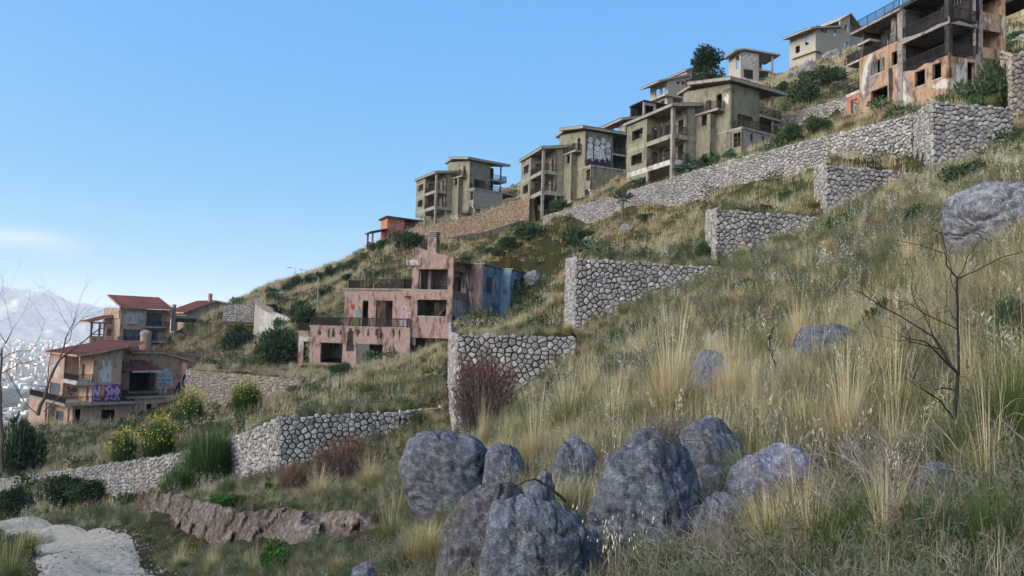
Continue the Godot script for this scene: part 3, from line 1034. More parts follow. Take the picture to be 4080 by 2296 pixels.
	paint(h, "bare_plaster", M.pale, f0, f1, [[Vector2(0.35, -0.7), Vector2(0.8, -1.0), Vector2(1.1, -1.1), Vector2(1.7, -0.35), Vector2(2.1, -0.3), Vector2(2.1, -1.4), Vector2(1.85, -2.6), Vector2(1.9, -3.3), Vector2(0.6, -3.3), Vector2(0.85, -2.2), Vector2(0.8, -1.5)], blob(0.3, -2.9, 0.28, 0.5, 0.2)], 0.008, "pale forked patch of bare plaster by the corner")
	paint(h, "painted_band", M.grey_paint, f0, f1, stroke([Vector2(0.4, -0.8), Vector2(0.75, -1.2), Vector2(0.72, -1.7)], 0.14), 0.012)
	paint(h, "painted_band", M.grey_paint, q0, q1, stroke([Vector2(0.15, 2.8), Vector2(0.2, 3.2), Vector2(0.6, 3.45), Vector2(1.0, 3.2), Vector2(1.35, 3.05)], 0.16) + stroke([Vector2(1.0, 3.55), Vector2(1.5, 3.75), Vector2(2.2, 3.7)], 0.12), 0.012)
	paint(h, "bare_plaster", M.pale, q0, q1, [blob(0.7, 3.7, 0.6, 0.22, 0.2), blob(2.55, 3.4, 0.2, 1.2, 0.2)], 0.008)
	# soot licking out of the burnt loggias
	paint(h, "soot_stain", M.soot, a, b, [[Vector2(5.75, 0.0), Vector2(11.35, 0.0), Vector2(11.3, -0.25), Vector2(10.4, -0.16), Vector2(9.6, -0.34), Vector2(8.7, -0.14), Vector2(7.6, -0.4), Vector2(6.6, -0.18)]], 0.014)
	paint(h, "soot_stain", M.soot, v2(-0.07, -5.6), v2(-0.07, 0.08), [[Vector2(0.1, 3.33), Vector2(5.6, 3.33), Vector2(5.6, 2.9), Vector2(4.4, 3.05), Vector2(3.0, 2.95), Vector2(1.4, 3.1)]], 0.006)
	paint(h, "soot_stain", M.soot, v2(0.0, 0.08), v2(3.3, 0.08), [[Vector2(0.05, 3.32), Vector2(3.2, 3.32), Vector2(3.2, 3.05), Vector2(2.3, 2.9), Vector2(1.2, 3.1), Vector2(0.1, 2.72)]], 0.006)
	paint(h, "soot_stain", M.soot, v2(3.15, 0.03), v2(3.95, 0.03), [[Vector2(0.0, 0.2), Vector2(0.22, 0.2), Vector2(0.3, 2.6), Vector2(0.5, 4.2), Vector2(0.35, 6.5), Vector2(0.0, 6.5)]], 0.006)
	var sc := []
	for k in 7: sc += stroke([Vector2(2.2 + k * 0.36, 5.5), Vector2(2.35 + k * 0.36, 5.9 + 0.2 * (k % 3))], 0.07)
	for k in 4: sc += stroke([Vector2(1.0 + k * 0.3, 3.8), Vector2(1.1 + k * 0.32, 4.4 + 0.2 * (k & 1)), Vector2(1.25 + k * 0.3, 3.9)], 0.07)
	paint(h, "scribble", M.white_paint, u0, u1, sc, 0.012)
	var sd := []
	for k in 4: sd += stroke([Vector2(0.9 + k * 0.35, 3.4), Vector2(1.0 + k * 0.35, 4.6 + 0.5 * (k % 2))], 0.12)
	paint(h, "scribble", M.white_paint, r0, r1, sd, 0.012)
	YO = 0.0


# the open pink house in the middle, with its blue rear rooms
func pink_house() -> void:
	YO = 4.0
	var h := thing("pink_house", "derelict pink house with open stair tower, roof terraces and blue painted rear rooms", "house", Vector3(-6.49, -0.43 - YO, -86.0), deg_to_rad(-18))
	XF = Transform3D.IDENTITY
	var w: Material = M.pink
	# stair tower
	var t0 := v2(-5.0, 0); var t1 := v2(-0.15, 0)
	var o1 := [0.63, 4.2, 5.3, 7.64]; var o2 := [0.6, 4.15, 2.32, 4.16]
	wall(h, w, t0, t1, -0.15, 7.64, 7.64, [o1, o2], 0.3)
	wall(h, w, v2(-4.9, 0.01), v2(-0.15, 0.01), 7.64, 10.15, 8.95, [], 0.32)
	for q in [o1, o2]:
		var sl := MB.new()
		wbox(sl, t0, t1, q[0] - 0.1, q[1] + 0.1, q[2] - 0.09, q[2] - 0.005, -0.3, 0.06)
		part(h, "sill", sl, M.pale)
	var cb := MB.new()
	cb.box(-5.9, -4.1, 8.0, 8.8, -0.9, 0.12)
	part(h, "corbel", cb, w)
	box(h, "corbel_cap", w, -5.98, -4.02, 8.8, 8.92, -0.98, 0.2)
	box(h, "pale_panel", M.pale, -5.86, -4.5, 8.08, 8.72, 0.12, 0.14)
	box(h, "column", w, -5.35, -4.62, -1.0, 8.0, -0.7, -0.31)
	# right side of the tower
	var r0 := v2(-0.15, 0); var r1 := v2(-0.15, -4.8)
	wall(h, w, v2(-0.16, -0.3), r1, 1.6, 8.5, 8.5, [[0.15, 3.9, 5.2, 7.55]], 0.25)
	var rs := MB.new()
	wbox(rs, v2(-0.16, -0.3), r1, 0.1, 3.95, 5.08, 5.19, -0.25, 0.06)
	part(h, "sill", rs, M.pale)
	paint(h, "pale_band", M.pale, v2(-0.16, -0.3), r1, [[Vector2(0.0, 1.9), Vector2(4.4, 1.9), Vector2(4.4, 4.1), Vector2(0, 4.25)]], 0.01)
	paint(h, "dark_base", M.navy_paint, v2(-0.16, -0.3), r1, [[Vector2(0.0, 1.62), Vector2(4.3, 1.62), Vector2(4.3, 2.2), Vector2(3.0, 2.3), Vector2(2.4, 2.0), Vector2(0.0, 2.4)]], 0.016)
	var pole := MB.new()
	pole.bar(Vector3(0.05, 7.3, -3.6), Vector3(0.6, 3.6, -4.4), 0.14)
	part(h, "leaning_plank", pole, M.pale)
	# floors, back and inner walls
	box(h, "floor_slab", w, -4.9, -0.4, 4.75, 5.0, -4.6, -0.31)
	box(h, "floor_slab", w, -4.9, -0.4, -0.15, 0.1, -4.6, -0.31)
	box(h, "ceiling", M.inside, -4.9, -0.4, 7.7, 7.9, -4.6, -0.32)
	wall(h, M.inside, v2(-4.9, -4.6), v2(-0.3, -4.6), 0.1, 7.7, 7.7, [[3.0, 3.9, 5.0, 7.1], [0.5, 1.2, 2.2, 4.0]], 0.2)
	window(h, v2(-4.9, -4.6), v2(-0.3, -4.6), [3.0, 3.9, 5.0, 7.1], "door")
	wall(h, M.inside, v2(-4.85, -0.35), v2(-4.85, -4.5), 0.1, 7.7, 7.7, [[0.3, 1.3, 5.0, 7.6]], 0.2)
	box(h, "inner_pier", M.pale, -4.15, -3.8, 5.0, 7.65, -2.4, -2.1)
	var st := MB.new()
	for k in 11: st.box(-3.6 + k * 0.26, -3.3 + k * 0.26, 2.1 + k * 0.25, 2.36 + k * 0.25, -4.3, -3.1)
	part(h, "stairs", st, M.inside)
	railing(h, [v2(-3.3, -2.9), v2(-1.6, -2.9)], 5.0, 0.9)
	var sr := MB.new()
	for k in 8:
		var q := Vector3(-2.2 + k * 0.22, 2.3 + k * 0.2, -2.9)
		sr.bar(q, q + Vector3(0, 0.9, 0), 0.03)
	sr.bar(Vector3(-2.2, 3.2, -2.9), Vector3(-0.66, 4.6, -2.9), 0.05)
	part(h, "stair_railing", sr, M.iron)
	# roof, chimney and tiled edge
	roof(h, Vector3(-4.9, 10.12, -0.3), Vector3(-0.1, 8.92, -0.3), Vector3(0.5, 8.78, -9.0), Vector3(-4.9, 10.12, -9.0), 0.2, w, null)
	roof(h, Vector3(-0.1, 8.74, -0.3), Vector3(0.45, 8.58, -0.3), Vector3(0.45, 8.58, -5.0), Vector3(-0.1, 8.74, -5.0), 0.1, M.old_tile, M.old_tile)
	box(h, "chimney", w, -3.68, -2.6, 9.2, 11.25, -1.6, -0.6)
	var cm := MB.new()
	for k in 4: cm.box(-3.72, -2.56, 11.3 + k * 0.2, 11.4 + k * 0.2, -1.64, -0.56)
	part(h, "chimney_vents", cm, M.concrete)
	box(h, "chimney_core", M.iron, -3.5, -2.8, 11.25, 11.95, -1.45, -0.75)
	# middle block with the upper terrace on its roof
	var m0 := v2(-14.9, -2); var m1 := v2(-5.0, -2)
	var d1 := [2.4, 3.2, 0.95, 4.05]; var d2 := [4.2, 6.4, 0.95, 4.08]
	wall(h, w, m0, m1, 0.9, 5.35, 5.35, [d1, d2], 0.3)
	window(h, m0, m1, d1, "bare"); window(h, m0, m1, d2, "door")
	box(h, "lintel_box", w, -7.0, -5.05, 4.6, 5.36, -1.98, -1.4)
	box(h, "roof_edge", M.concrete, -15.1, -5.1, 5.35, 5.5, -9.0, -1.85)
	wall(h, w, v2(-14.9, -8.9), v2(-14.9, -2.3), 0.9, 5.33, 5.33)
	wall(h, M.inside, v2(-14.6, -6.2), v2(-5.2, -6.2), 0.9, 5.3, 5.3, [[5.2, 6.0, 2.2, 4.2]], 0.2)
	railing(h, [v2(-14.4, -4.2), v2(-14.4, -2.0), v2(-11.4, -2.0)], 5.5, 0.9, 0.16, 0.06)
	railing(h, [v2(-11.4, -2.0), v2(-7.2, -2.0), v2(-6.6, -4.0), v2(-5.1, -4.0)], 5.5, 1.05, 0.16, 0.06)
	railing(h, [v2(-14.4, -8.6), v2(-5.2, -8.6)], 5.5, 0.9, 0.16, 0.06)
	# lower block with the front terrace
	var l0 := v2(-18.0, 0.3); var l1 := v2(-5.02, 0.3)
	var w1 := [1.5, 4.4, -3.4, -1.05]; var w2 := [6.2, 9.6, -3.4, -1.05]
	wall(h, w, l0, l1, -4.6, 0.72, 0.72, [w1, w2], 0.3)
	window(h, l0, l1, w1, "bare"); window(h, l0, l1, w2, "half")
	box(h, "terrace", w, -18.1, -5.02, 0.72, 0.95, -8.9, 0.36)
	box(h, "room_wall", M.inside, -17.8, -5.1, -4.4, 0.7, -4.0, -3.8)
	railing(h, [v2(-17.95, -6.0), v2(-17.95, 0.3), v2(-8.0, 0.3), v2(-5.05, 0.3)], 0.95, 0.95, 0.16, 0.06)
	wall(h, w, v2(-18.0, -8.8), v2(-18.0, 0.0), -4.6, 0.71, 0.71)
	# far left room, its plaster fallen away
	var f0 := v2(-19.9, -0.2); var f1 := v2(-18.02, -0.2)
	var fw := [0.75, 1.8, -3.6, -1.0]
	wall(h, w, f0, f1, -4.6, 0.1, 0.1, [fw], 0.25)
	window(h, f0, f1, fw, "bare")
	paint(h, "bare_plaster", M.pale, f0, f1, [[Vector2(0.08, -2.4), Vector2(0.05, -0.6), Vector2(0.4, -0.35), Vector2(0.9, -0.6), Vector2(1.4, -0.3), Vector2(1.8, -0.5), Vector2(1.8, -0.98), Vector2(0.72, -0.98), Vector2(0.7, -2.0), Vector2(0.4, -2.1)]])
	box(h, "room_roof", w, -20.0, -18.1, 0.1, 0.25, -5.0, -0.1)
	railing(h, [v2(-19.9, -3.0), v2(-19.9, -0.2), v2(-18.2, -0.2)], 0.25, 0.9, 0.16, 0.06)
	box(h, "room_wall", M.inside, -19.7, -18.1, -4.4, 0.1, -3.5, -3.3)
	# rear rooms
	var b0 := v2(-0.1, -4.82); var b1 := v2(1.71, -4.82)
	wall(h, w, b0, b1, 1.5, 8.62, 8.62, [], 0.25)
	var c0 := v2(1.71, -4.82); var c1 := v2(1.71, -11.16)
	var cw := [1.0, 3.1, 5.32, 7.3]
	wall(h, M.blue, c0, c1, 1.8, 8.6, 8.6, [cw], 0.25)
	window(h, c0, c1, cw, "shut", M.pale)
	wall(h, M.blue, v2(1.71, -11.16), v2(3.11, -11.16), 2.6, 8.55, 8.55, [], 0.25)
	var e0 := v2(3.11, -11.16); var e1 := v2(3.11, -16.0)
	var ew := [1.2, 2.9, 5.0, 7.35]
	wall(h, M.blue, e0, e1, 2.6, 8.5, 8.5, [ew], 0.25)
	window(h, e0, e1, ew, "cross", M.pale)
	box(h, "roof_slab", M.concrete, -4.9, 1.85, 8.62, 8.78, -11.2, -4.7)
	box(h, "roof_slab", M.concrete, -4.9, 3.25, 8.6, 8.74, -16.2, -11.22)
	box(h, "canopy", M.paleblue, 0.0, 3.2, 7.75, 8.45, -21.0, -16.0)
	box(h, "rear_pillar", M.blue, 2.8, 3.1, 3.0, 7.75, -16.5, -16.1)
	box(h, "room_wall", M.inside, -3.0, -2.8, 1.0, 8.4, -16.0, -5.0)
	var pb := []
	for k in 9: pb.append([Vector2(0.1 + k * 0.66, 8.4), Vector2(0.5 + k * 0.66, 8.4), Vector2(0.34 + k * 0.66, 7.95 - 0.15 * (k % 3)), Vector2(0.2 + k * 0.66, 8.0)])
	for k in 7: pb.append([Vector2(0.2 + k * 0.85, 4.3), Vector2(0.75 + k * 0.85, 4.3), Vector2(0.6 + k * 0.85, 4.9 + 0.2 * (k % 2)), Vector2(0.35 + k * 0.85, 4.8)])
	pb.append([Vector2(3.4, 5.0), Vector2(4.2, 5.0), Vector2(4.25, 7.4), Vector2(3.45, 7.6)])
	pb.append([Vector2(4.7, 5.2), Vector2(5.3, 5.2), Vector2(5.25, 7.9), Vector2(4.7, 7.8)])
	paint(h, "mural", M.paleblue, c0, c1, pb, 0.008, "pale blue painted shapes on the blue wall")
	paint(h, "mural", M.paleblue, e0, e1, [[Vector2(0.3, 4.6), Vector2(0.7, 4.6), Vector2(0.7, 8.0), Vector2(0.3, 8.1)], [Vector2(0.8, 7.6), Vector2(3.3, 7.6), Vector2(3.3, 7.9), Vector2(0.8, 7.9)], [Vector2(3.1, 4.4), Vector2(3.4, 4.4), Vector2(3.4, 7.5), Vector2(3.1, 7.5)]], 0.008)
	paint(h, "pale_corner", M.white_paint, c0, c1, [[Vector2(0.0, 3.0), Vector2(0.16, 3.0), Vector2(0.16, 8.5), Vector2(0, 8.5)]], 0.012)
	# painted things on the middle block
	paint(h, "heart", M.red_paint, m0, m1, [[Vector2(0.75, 3.4), Vector2(1.0, 3.62), Vector2(1.2, 3.5), Vector2(1.3, 3.65), Vector2(1.42, 3.35), Vector2(1.3, 2.95), Vector2(1.1, 2.85)]], 0.008, "small red painted heart")
	paint(h, "green_figure", M.green_paint, m0, m1, [[Vector2(1.35, 1.0), Vector2(2.25, 1.0), Vector2(2.0, 1.8), Vector2(1.95, 2.3), Vector2(1.6, 2.3), Vector2(1.5, 1.7)]], 0.008, "small green painted figure")
	paint(h, "figure_head", M.teal_paint, m0, m1, [blob(1.8, 2.5, 0.3, 0.35, 0.1), [Vector2(1.6, 2.75), Vector2(1.7, 3.05), Vector2(1.8, 2.8), Vector2(1.95, 3.05), Vector2(2.0, 2.75)]], 0.009)
	var g := []
	g += stroke([Vector2(7.55, 2.1), Vector2(7.6, 3.3), Vector2(8.0, 3.5), Vector2(8.2, 3.1), Vector2(7.8, 2.8), Vector2(8.2, 2.1)], 0.09)
	g += stroke([Vector2(8.3, 2.2), Vector2(8.35, 2.7), Vector2(8.75, 2.7), Vector2(8.7, 2.1), Vector2(8.3, 2.2)], 0.09)
	g += stroke([Vector2(9.3, 2.1), Vector2(8.85, 2.15), Vector2(8.95, 3.1), Vector2(9.45, 3.15)], 0.09) + stroke([Vector2(8.9, 2.65), Vector2(9.3, 2.68)], 0.09)
	paint(h, "graffiti", M.lilac_paint, m0, m1, g, 0.01, "lilac outlined graffiti letters beside the doors")
	paint(h, "graffiti_shade", M.violet_paint, m0, m1, [blob(8.8, 1.7, 0.5, 0.8, 0.2)], 0.006)
	paint(h, "pale_figure", M.white_paint, m0, m1, [blob(7.9, 1.45, 0.4, 0.55, 0.1)], 0.008)
	var dm := []
	for k in 11: dm.append(blob(1.2 + k * 1.05 + rng.randf_range(-0.3, 0.3), 0.3 - rng.randf() * 0.25, rng.randf_range(0.1, 0.24), rng.randf_range(0.25, 0.7), 0.2))
	dm.append([Vector2(5.0, 0.4), Vector2(5.7, 0.4), Vector2(5.9, -1.9), Vector2(4.85, -2.0)])
	paint(h, "damp_stain", M.smoked, l0, l1, dm, 0.005)
	YO = 0.0


# peach house at the left with the red roofs, the vest mural and the painted speech bubble
func bubble_house() -> void:
	YO = 5.0
	var h := thing("peach_house", "peach house with red tiled roofs, white vest mural and a painted speech bubble", "house", Vector3(-65.68, -12.39 - YO, -115.0), deg_to_rad(46))
	XF = Transform3D.IDENTITY
	var w: Material = M.peach
	# deck and the storey under it
	box(h, "deck", M.concrete, 0.0, 10.0, 0.0, 0.34, -18.4, 0.0)
	railing(h, [v2(0.05, -18.3), v2(0.05, -0.05), v2(9.9, -0.05)], 0.34, 1.0, 0.22, 0.05)
	wall(h, w, v2(0.06, -18.4), v2(0.06, -9.6), -5.2, -0.02, -0.02, [], 0.3)
	var u0 := v2(1.5, -9.6); var u1 := v2(1.5, -1.2)
	var uw := [0.5, 4.2, -2.9, -1.4]
	wall(h, w, u0, u1, -5.2, -0.02, -0.02, [uw, [6.0, 6.9, -4.5, -0.7]], 0.3)
	window(h, u0, u1, uw, "board", M.pale)
	wall(h, w, v2(1.5, -1.2), v2(10.2, -1.2), -5.2, -0.02, -0.02, [[0.1, 1.1, -4.0, -0.6], [4.0, 6.0, -3.0, -0.9]], 0.3)
	box(h, "column", w, 0.05, 0.4, -5.0, -0.02, -8.5, -8.15)
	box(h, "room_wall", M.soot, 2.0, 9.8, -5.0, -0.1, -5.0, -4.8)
	# main block: left side, corner loggia, front
	var a0 := v2(1.8, -15.4); var a1 := v2(1.8, -7.6)
	var aw := [1.0, 6.2, 0.36, 2.7]
	wall(h, w, a0, a1, 0.34, 7.25, 7.25, [aw], 0.3)
	window(h, a0, a1, aw, "board")
	paint(h, "faded_mural", M.pale, a0, a1, [blob(3.6, 5.0, 2.0, 1.3, 0.15)], 0.006)
	var f0 := v2(3.9, -1.0); var f1 := v2(8.0, -1.0)
	wall(h, w, f0, f1, 0.34, 7.6, 8.55, [], 0.3)
	wall(h, w, v2(3.9, -7.4), v2(3.9, -1.3), 0.34, 7.5, 7.5, [[1.2, 2.6, 3.66, 6.0], [3.9, 5.0, 0.36, 2.6]], 0.25)
	window(h, v2(3.9, -7.4), v2(3.9, -1.3), [1.2, 2.6, 3.66, 6.0], "door")
	wall(h, w, v2(2.0, -7.6), v2(3.9, -7.6), 0.34, 7.4, 7.4, [], 0.25)
	paint(h, "yellow_graffiti", M.yellow_paint, v2(3.9, -7.4), v2(3.9, -1.3), [blob(0.7, 4.6, 0.5, 0.4, 0.2)], 0.01)
	paint(h, "violet_graffiti", M.violet_paint, v2(2.0, -7.6), v2(3.9, -7.6), [blob(1.0, 1.7, 0.7, 0.6, 0.3)], 0.01)
	box(h, "corner_post", w, 1.8, 2.1, 0.34, 7.3, -7.9, -7.6)
	box(h, "balcony", M.pale, 1.75, 4.0, 3.0, 3.62, -7.55, -0.95)
	railing(h, [v2(1.82, -7.5), v2(1.82, -1.0), v2(3.85, -1.0)], 3.62, 0.95, 0.2, 0.05)
	box(h, "side_wall", w, 7.75, 8.0, 0.34, 8.4, -4.0, -1.32)
	roof(h, Vector3(1.25, 7.62, -0.1), Vector3(10.9, 9.62, -0.1), Vector3(10.9, 9.62, -16.0), Vector3(1.25, 7.62, -16.0), 0.3, w, M.tile)
	# the two paintings on the front
	paint(h, "vest_mural", M.white_paint, f0, f1, [[Vector2(0.75, 3.55), Vector2(1.6, 3.38), Vector2(2.68, 3.5), Vector2(2.6, 5.2), Vector2(2.72, 5.7), Vector2(2.5, 5.85), Vector2(2.48, 6.75), Vector2(2.2, 6.72), Vector2(2.15, 6.0), Vector2(1.95, 5.72), Vector2(1.7, 5.75), Vector2(1.55, 6.1), Vector2(1.5, 6.72), Vector2(1.24, 6.7), Vector2(1.2, 5.95), Vector2(0.98, 5.6), Vector2(1.0, 4.9)]], 0.008, "white painted vest")
	graffiti(h, f0, f1)
	# stepped-back part with shuttered window
	var s0 := v2(8.0, -4.0); var s1 := v2(10.3, -4.0)
	var sw := [0.85, 1.9, 4.5, 6.4]
	wall(h, w, s0, s1, 0.34, 8.6, 9.0, [sw, [0.1, 0.8, 0.34, 2.7]], 0.3)
	window(h, s0, s1, sw, "shut")
	# right wing: gabled front with the bubble, porch roof and terrace
	var r0 := v2(10.3, -4.0); var r1 := v2(15.3, -4.0); var r2 := v2(19.6, -4.0)
	var porch := [0.02, 4.2, 1.5, 4.85]
	wall(h, w, r0, r1, -5.0, 7.75, 7.7, [porch], 0.3)
	wall(h, w, r1, r2, -5.0, 7.7, 6.4, [], 0.3)
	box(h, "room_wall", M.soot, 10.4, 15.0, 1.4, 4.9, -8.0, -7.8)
	box(h, "side_wall", w, 18.6, 18.9, 0.9, 6.2, -4.0, -2.0)
	roof(h, Vector3(10.1, 8.05, -3.3), Vector3(15.4, 8.0, -3.3), Vector3(15.4, 8.0, -14.0), Vector3(10.1, 8.05, -14.0), 0.3, w, M.tile)
	roof(h, Vector3(15.41, 8.0, -3.3), Vector3(20.6, 6.55, -3.3), Vector3(20.6, 6.55, -14.0), Vector3(15.41, 8.0, -14.0), 0.3, w, M.tile)
	roof(h, Vector3(14.0, 8.3, -14.2), Vector3(26.0, 7.3, -14.2), Vector3(26.0, 7.3, -22.0), Vector3(14.0, 8.3, -22.0), 0.3, w, M.tile)
	wall(h, w, v2(14.2, -14.4), v2(25.6, -14.4), -1.0, 8.0, 7.1)
	roof(h, Vector3(10.0, 5.2, -2.2), Vector3(15.1, 5.1, -2.2), Vector3(12.6, 6.6, -4.0), Vector3(10.2, 6.6, -4.0), 0.12, M.tile, M.tile, false)
	box(h, "porch_beam", M.white_paint, 10.1, 15.0, 4.72, 4.98, -2.5, -2.2)
	box(h, "terrace", M.concrete, 9.2, 19.2, 0.62, 0.95, -7.7, -1.4)
	box(h, "steps", M.frame_wood, 9.3, 14.5, 0.95, 1.3, -4.3, -2.6)
	wall(h, w, v2(10.4, -1.6), v2(19.2, -1.6), -5.0, 0.6, 0.6, [[1.9, 2.8, -2.4, -0.3], [3.7, 5.6, -1.6, -0.3]], 0.3)
	window(h, v2(10.4, -1.6), v2(19.2, -1.6), [3.7, 5.6, -1.6, -0.3], "board")
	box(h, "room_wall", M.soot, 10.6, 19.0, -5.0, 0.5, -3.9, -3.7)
	railing(h, [v2(9.3, -4.2), v2(9.3, -1.5), v2(19.1, -1.5)], 0.95, 0.95, 0.22, 0.05)
	# bubble with its lettering
	var bub := blob(4.95, 4.0, 0.78, 1.15, 0.0, 26)
	paint(h, "speech_bubble", M.white_paint, r0, v2(19.6, -4.0), [blob(5.6, 3.85, 1.3, 1.32, 0.0, 30), [Vector2(6.2, 2.8), Vector2(7.1, 2.35), Vector2(6.85, 3.4)]], 0.008, "white painted speech bubble with lettering")
	lettering(h, "WELCOME", 14.85, 4.62, 1.9, 0.42, M.paleblue)
	lettering(h, "PIZZOSELLA", 14.66, 4.0, 2.48, 0.44, M.grey_paint)
	lettering(h, "ART VILLAGE", 14.8, 3.3, 2.2, 0.5, M.sheet)
	lettering(h, "- -", 15.3, 2.9, 0.9, 0.3, M.grey_paint)
	paint(h, "dark_figure", M.navy_paint, r0, v2(19.6, -4.0), [[Vector2(7.35, 0.96), Vector2(8.6, 0.96), Vector2(8.65, 1.6), Vector2(8.4, 2.3), Vector2(8.25, 2.5), Vector2(8.3, 2.75), Vector2(8.1, 2.95), Vector2(7.88, 2.8), Vector2(7.85, 2.5), Vector2(7.6, 2.2), Vector2(7.5, 1.6)]], 0.008, "dark painted seated figure on the terrace wall")
	paint(h, "pale_figures", M.white_paint, r0, v2(19.6, -4.0), [blob(4.4, 1.7, 0.22, 0.5, 0.1), blob(5.2, 1.45, 0.18, 0.35, 0.1), blob(5.9, 1.6, 0.2, 0.45, 0.1)], 0.008)
	paint(h, "face_mural", M.navy_paint, v2(17.6, -1.99), v2(19.2, -1.99), [blob(0.95, 3.2, 0.62, 1.2, 0.05)], 0.2)
	paint(h, "face", M.white_paint, v2(17.6, -1.99), v2(19.2, -1.99), [blob(0.95, 3.0, 0.36, 0.7, 0.05), blob(0.9, 1.4, 0.6, 0.4, 0.1)], 0.21)
	paint(h, "face_lines", M.navy_paint, v2(17.6, -1.99), v2(19.2, -1.99), [blob(0.82, 3.15, 0.07, 0.1, 0.0, 8), blob(1.08, 3.15, 0.07, 0.1, 0.0, 8), blob(0.95, 2.7, 0.16, 0.06, 0.0, 8)], 0.22)
	# round-topped chimney behind the ridge
	var ch := MB.new()
	ch.tube(PackedVector3Array([Vector3(14.4, 7.0, -9.0), Vector3(14.4, 10.6, -9.0)]), PackedFloat32Array([0.85, 0.85]), 14)
	part(h, "chimney", ch, w)
	var cc := MB.new()
	cc.tube(PackedVector3Array([Vector3(14.4, 10.6, -9.0), Vector3(14.4, 10.62, -9.0), Vector3(14.4, 10.8, -9.0), Vector3(14.4, 11.1, -9.0), Vector3(14.4, 11.4, -9.0), Vector3(14.4, 11.55, -9.0)]), PackedFloat32Array([0.8, 0.95, 0.95, 0.9, 0.6, 0.05]), 14)
	part(h, "chimney_cap", cc, M.concrete)
	YO = 0.0


func lettering(h: Node3D, text: String, x: float, y: float, width: float, tall: float, m: Material) -> void:
	var t := TextMesh.new()
	var f := SystemFont.new()
	f.font_names = PackedStringArray(["Droid Sans"])
	f.font_weight = 700
	t.font = f
	t.text = text
	t.font_size = 32
	t.pixel_size = 0.01
	t.depth = 0.01
	t.material = m
	var b := t.get_aabb()
	var o := MeshInstance3D.new()
	o.name = "lettering"
	o.mesh = t
	var sx := width / maxf(b.size.x, 0.01)
	var sy := tall / maxf(b.size.y, 0.01)
	o.transform = Transform3D(Basis.from_scale(Vector3(sx, sy, 1.0)), Vector3(x + width * 0.5, y + YO, -3.984))
	h.add_child(o, true)


# big lilac letters with a yellow stroke through the middle
func graffiti(h: Node3D, f0: Vector2, f1: Vector2) -> void:
	paint(h, "graffiti_ground", M.violet_paint, f0, f1, [[Vector2(0.02, 0.5), Vector2(4.05, 0.42), Vector2(4.08, 2.9), Vector2(3.4, 3.1), Vector2(2.2, 2.95), Vector2(0.8, 3.05), Vector2(0.05, 2.9)]], 0.007)
	var g := []
	g += stroke([Vector2(0.3, 0.9), Vector2(0.25, 2.75), Vector2(0.9, 1.2), Vector2(1.05, 2.7)], 0.34)
	g += stroke([Vector2(0.1, 0.65), Vector2(0.5, 0.9), Vector2(1.2, 0.75)], 0.24)
	g += stroke([Vector2(2.5, 2.75), Vector2(1.95, 2.4), Vector2(2.5, 1.8), Vector2(2.0, 0.8)], 0.34)
	g += stroke([Vector2(2.9, 0.8), Vector2(2.75, 2.4), Vector2(3.2, 2.0), Vector2(2.9, 1.5)], 0.3)
	g += stroke([Vector2(3.45, 0.75), Vector2(3.5, 2.7), Vector2(3.95, 1.9), Vector2(3.55, 1.5), Vector2(3.95, 0.7)], 0.3)
	g += stroke([Vector2(1.9, 0.65), Vector2(2.6, 0.95), Vector2(3.3, 0.7)], 0.24)
	paint(h, "graffiti", M.lilac_paint, f0, f1, g, 0.014, "large lilac graffiti letters on violet ground")
	paint(h, "yellow_stroke", M.yellow_paint, f0, f1, [[Vector2(1.3, 0.8), Vector2(1.65, 1.3), Vector2(1.75, 2.1), Vector2(1.7, 3.0), Vector2(1.45, 2.9), Vector2(1.3, 2.1), Vector2(1.25, 1.4)]], 0.02)


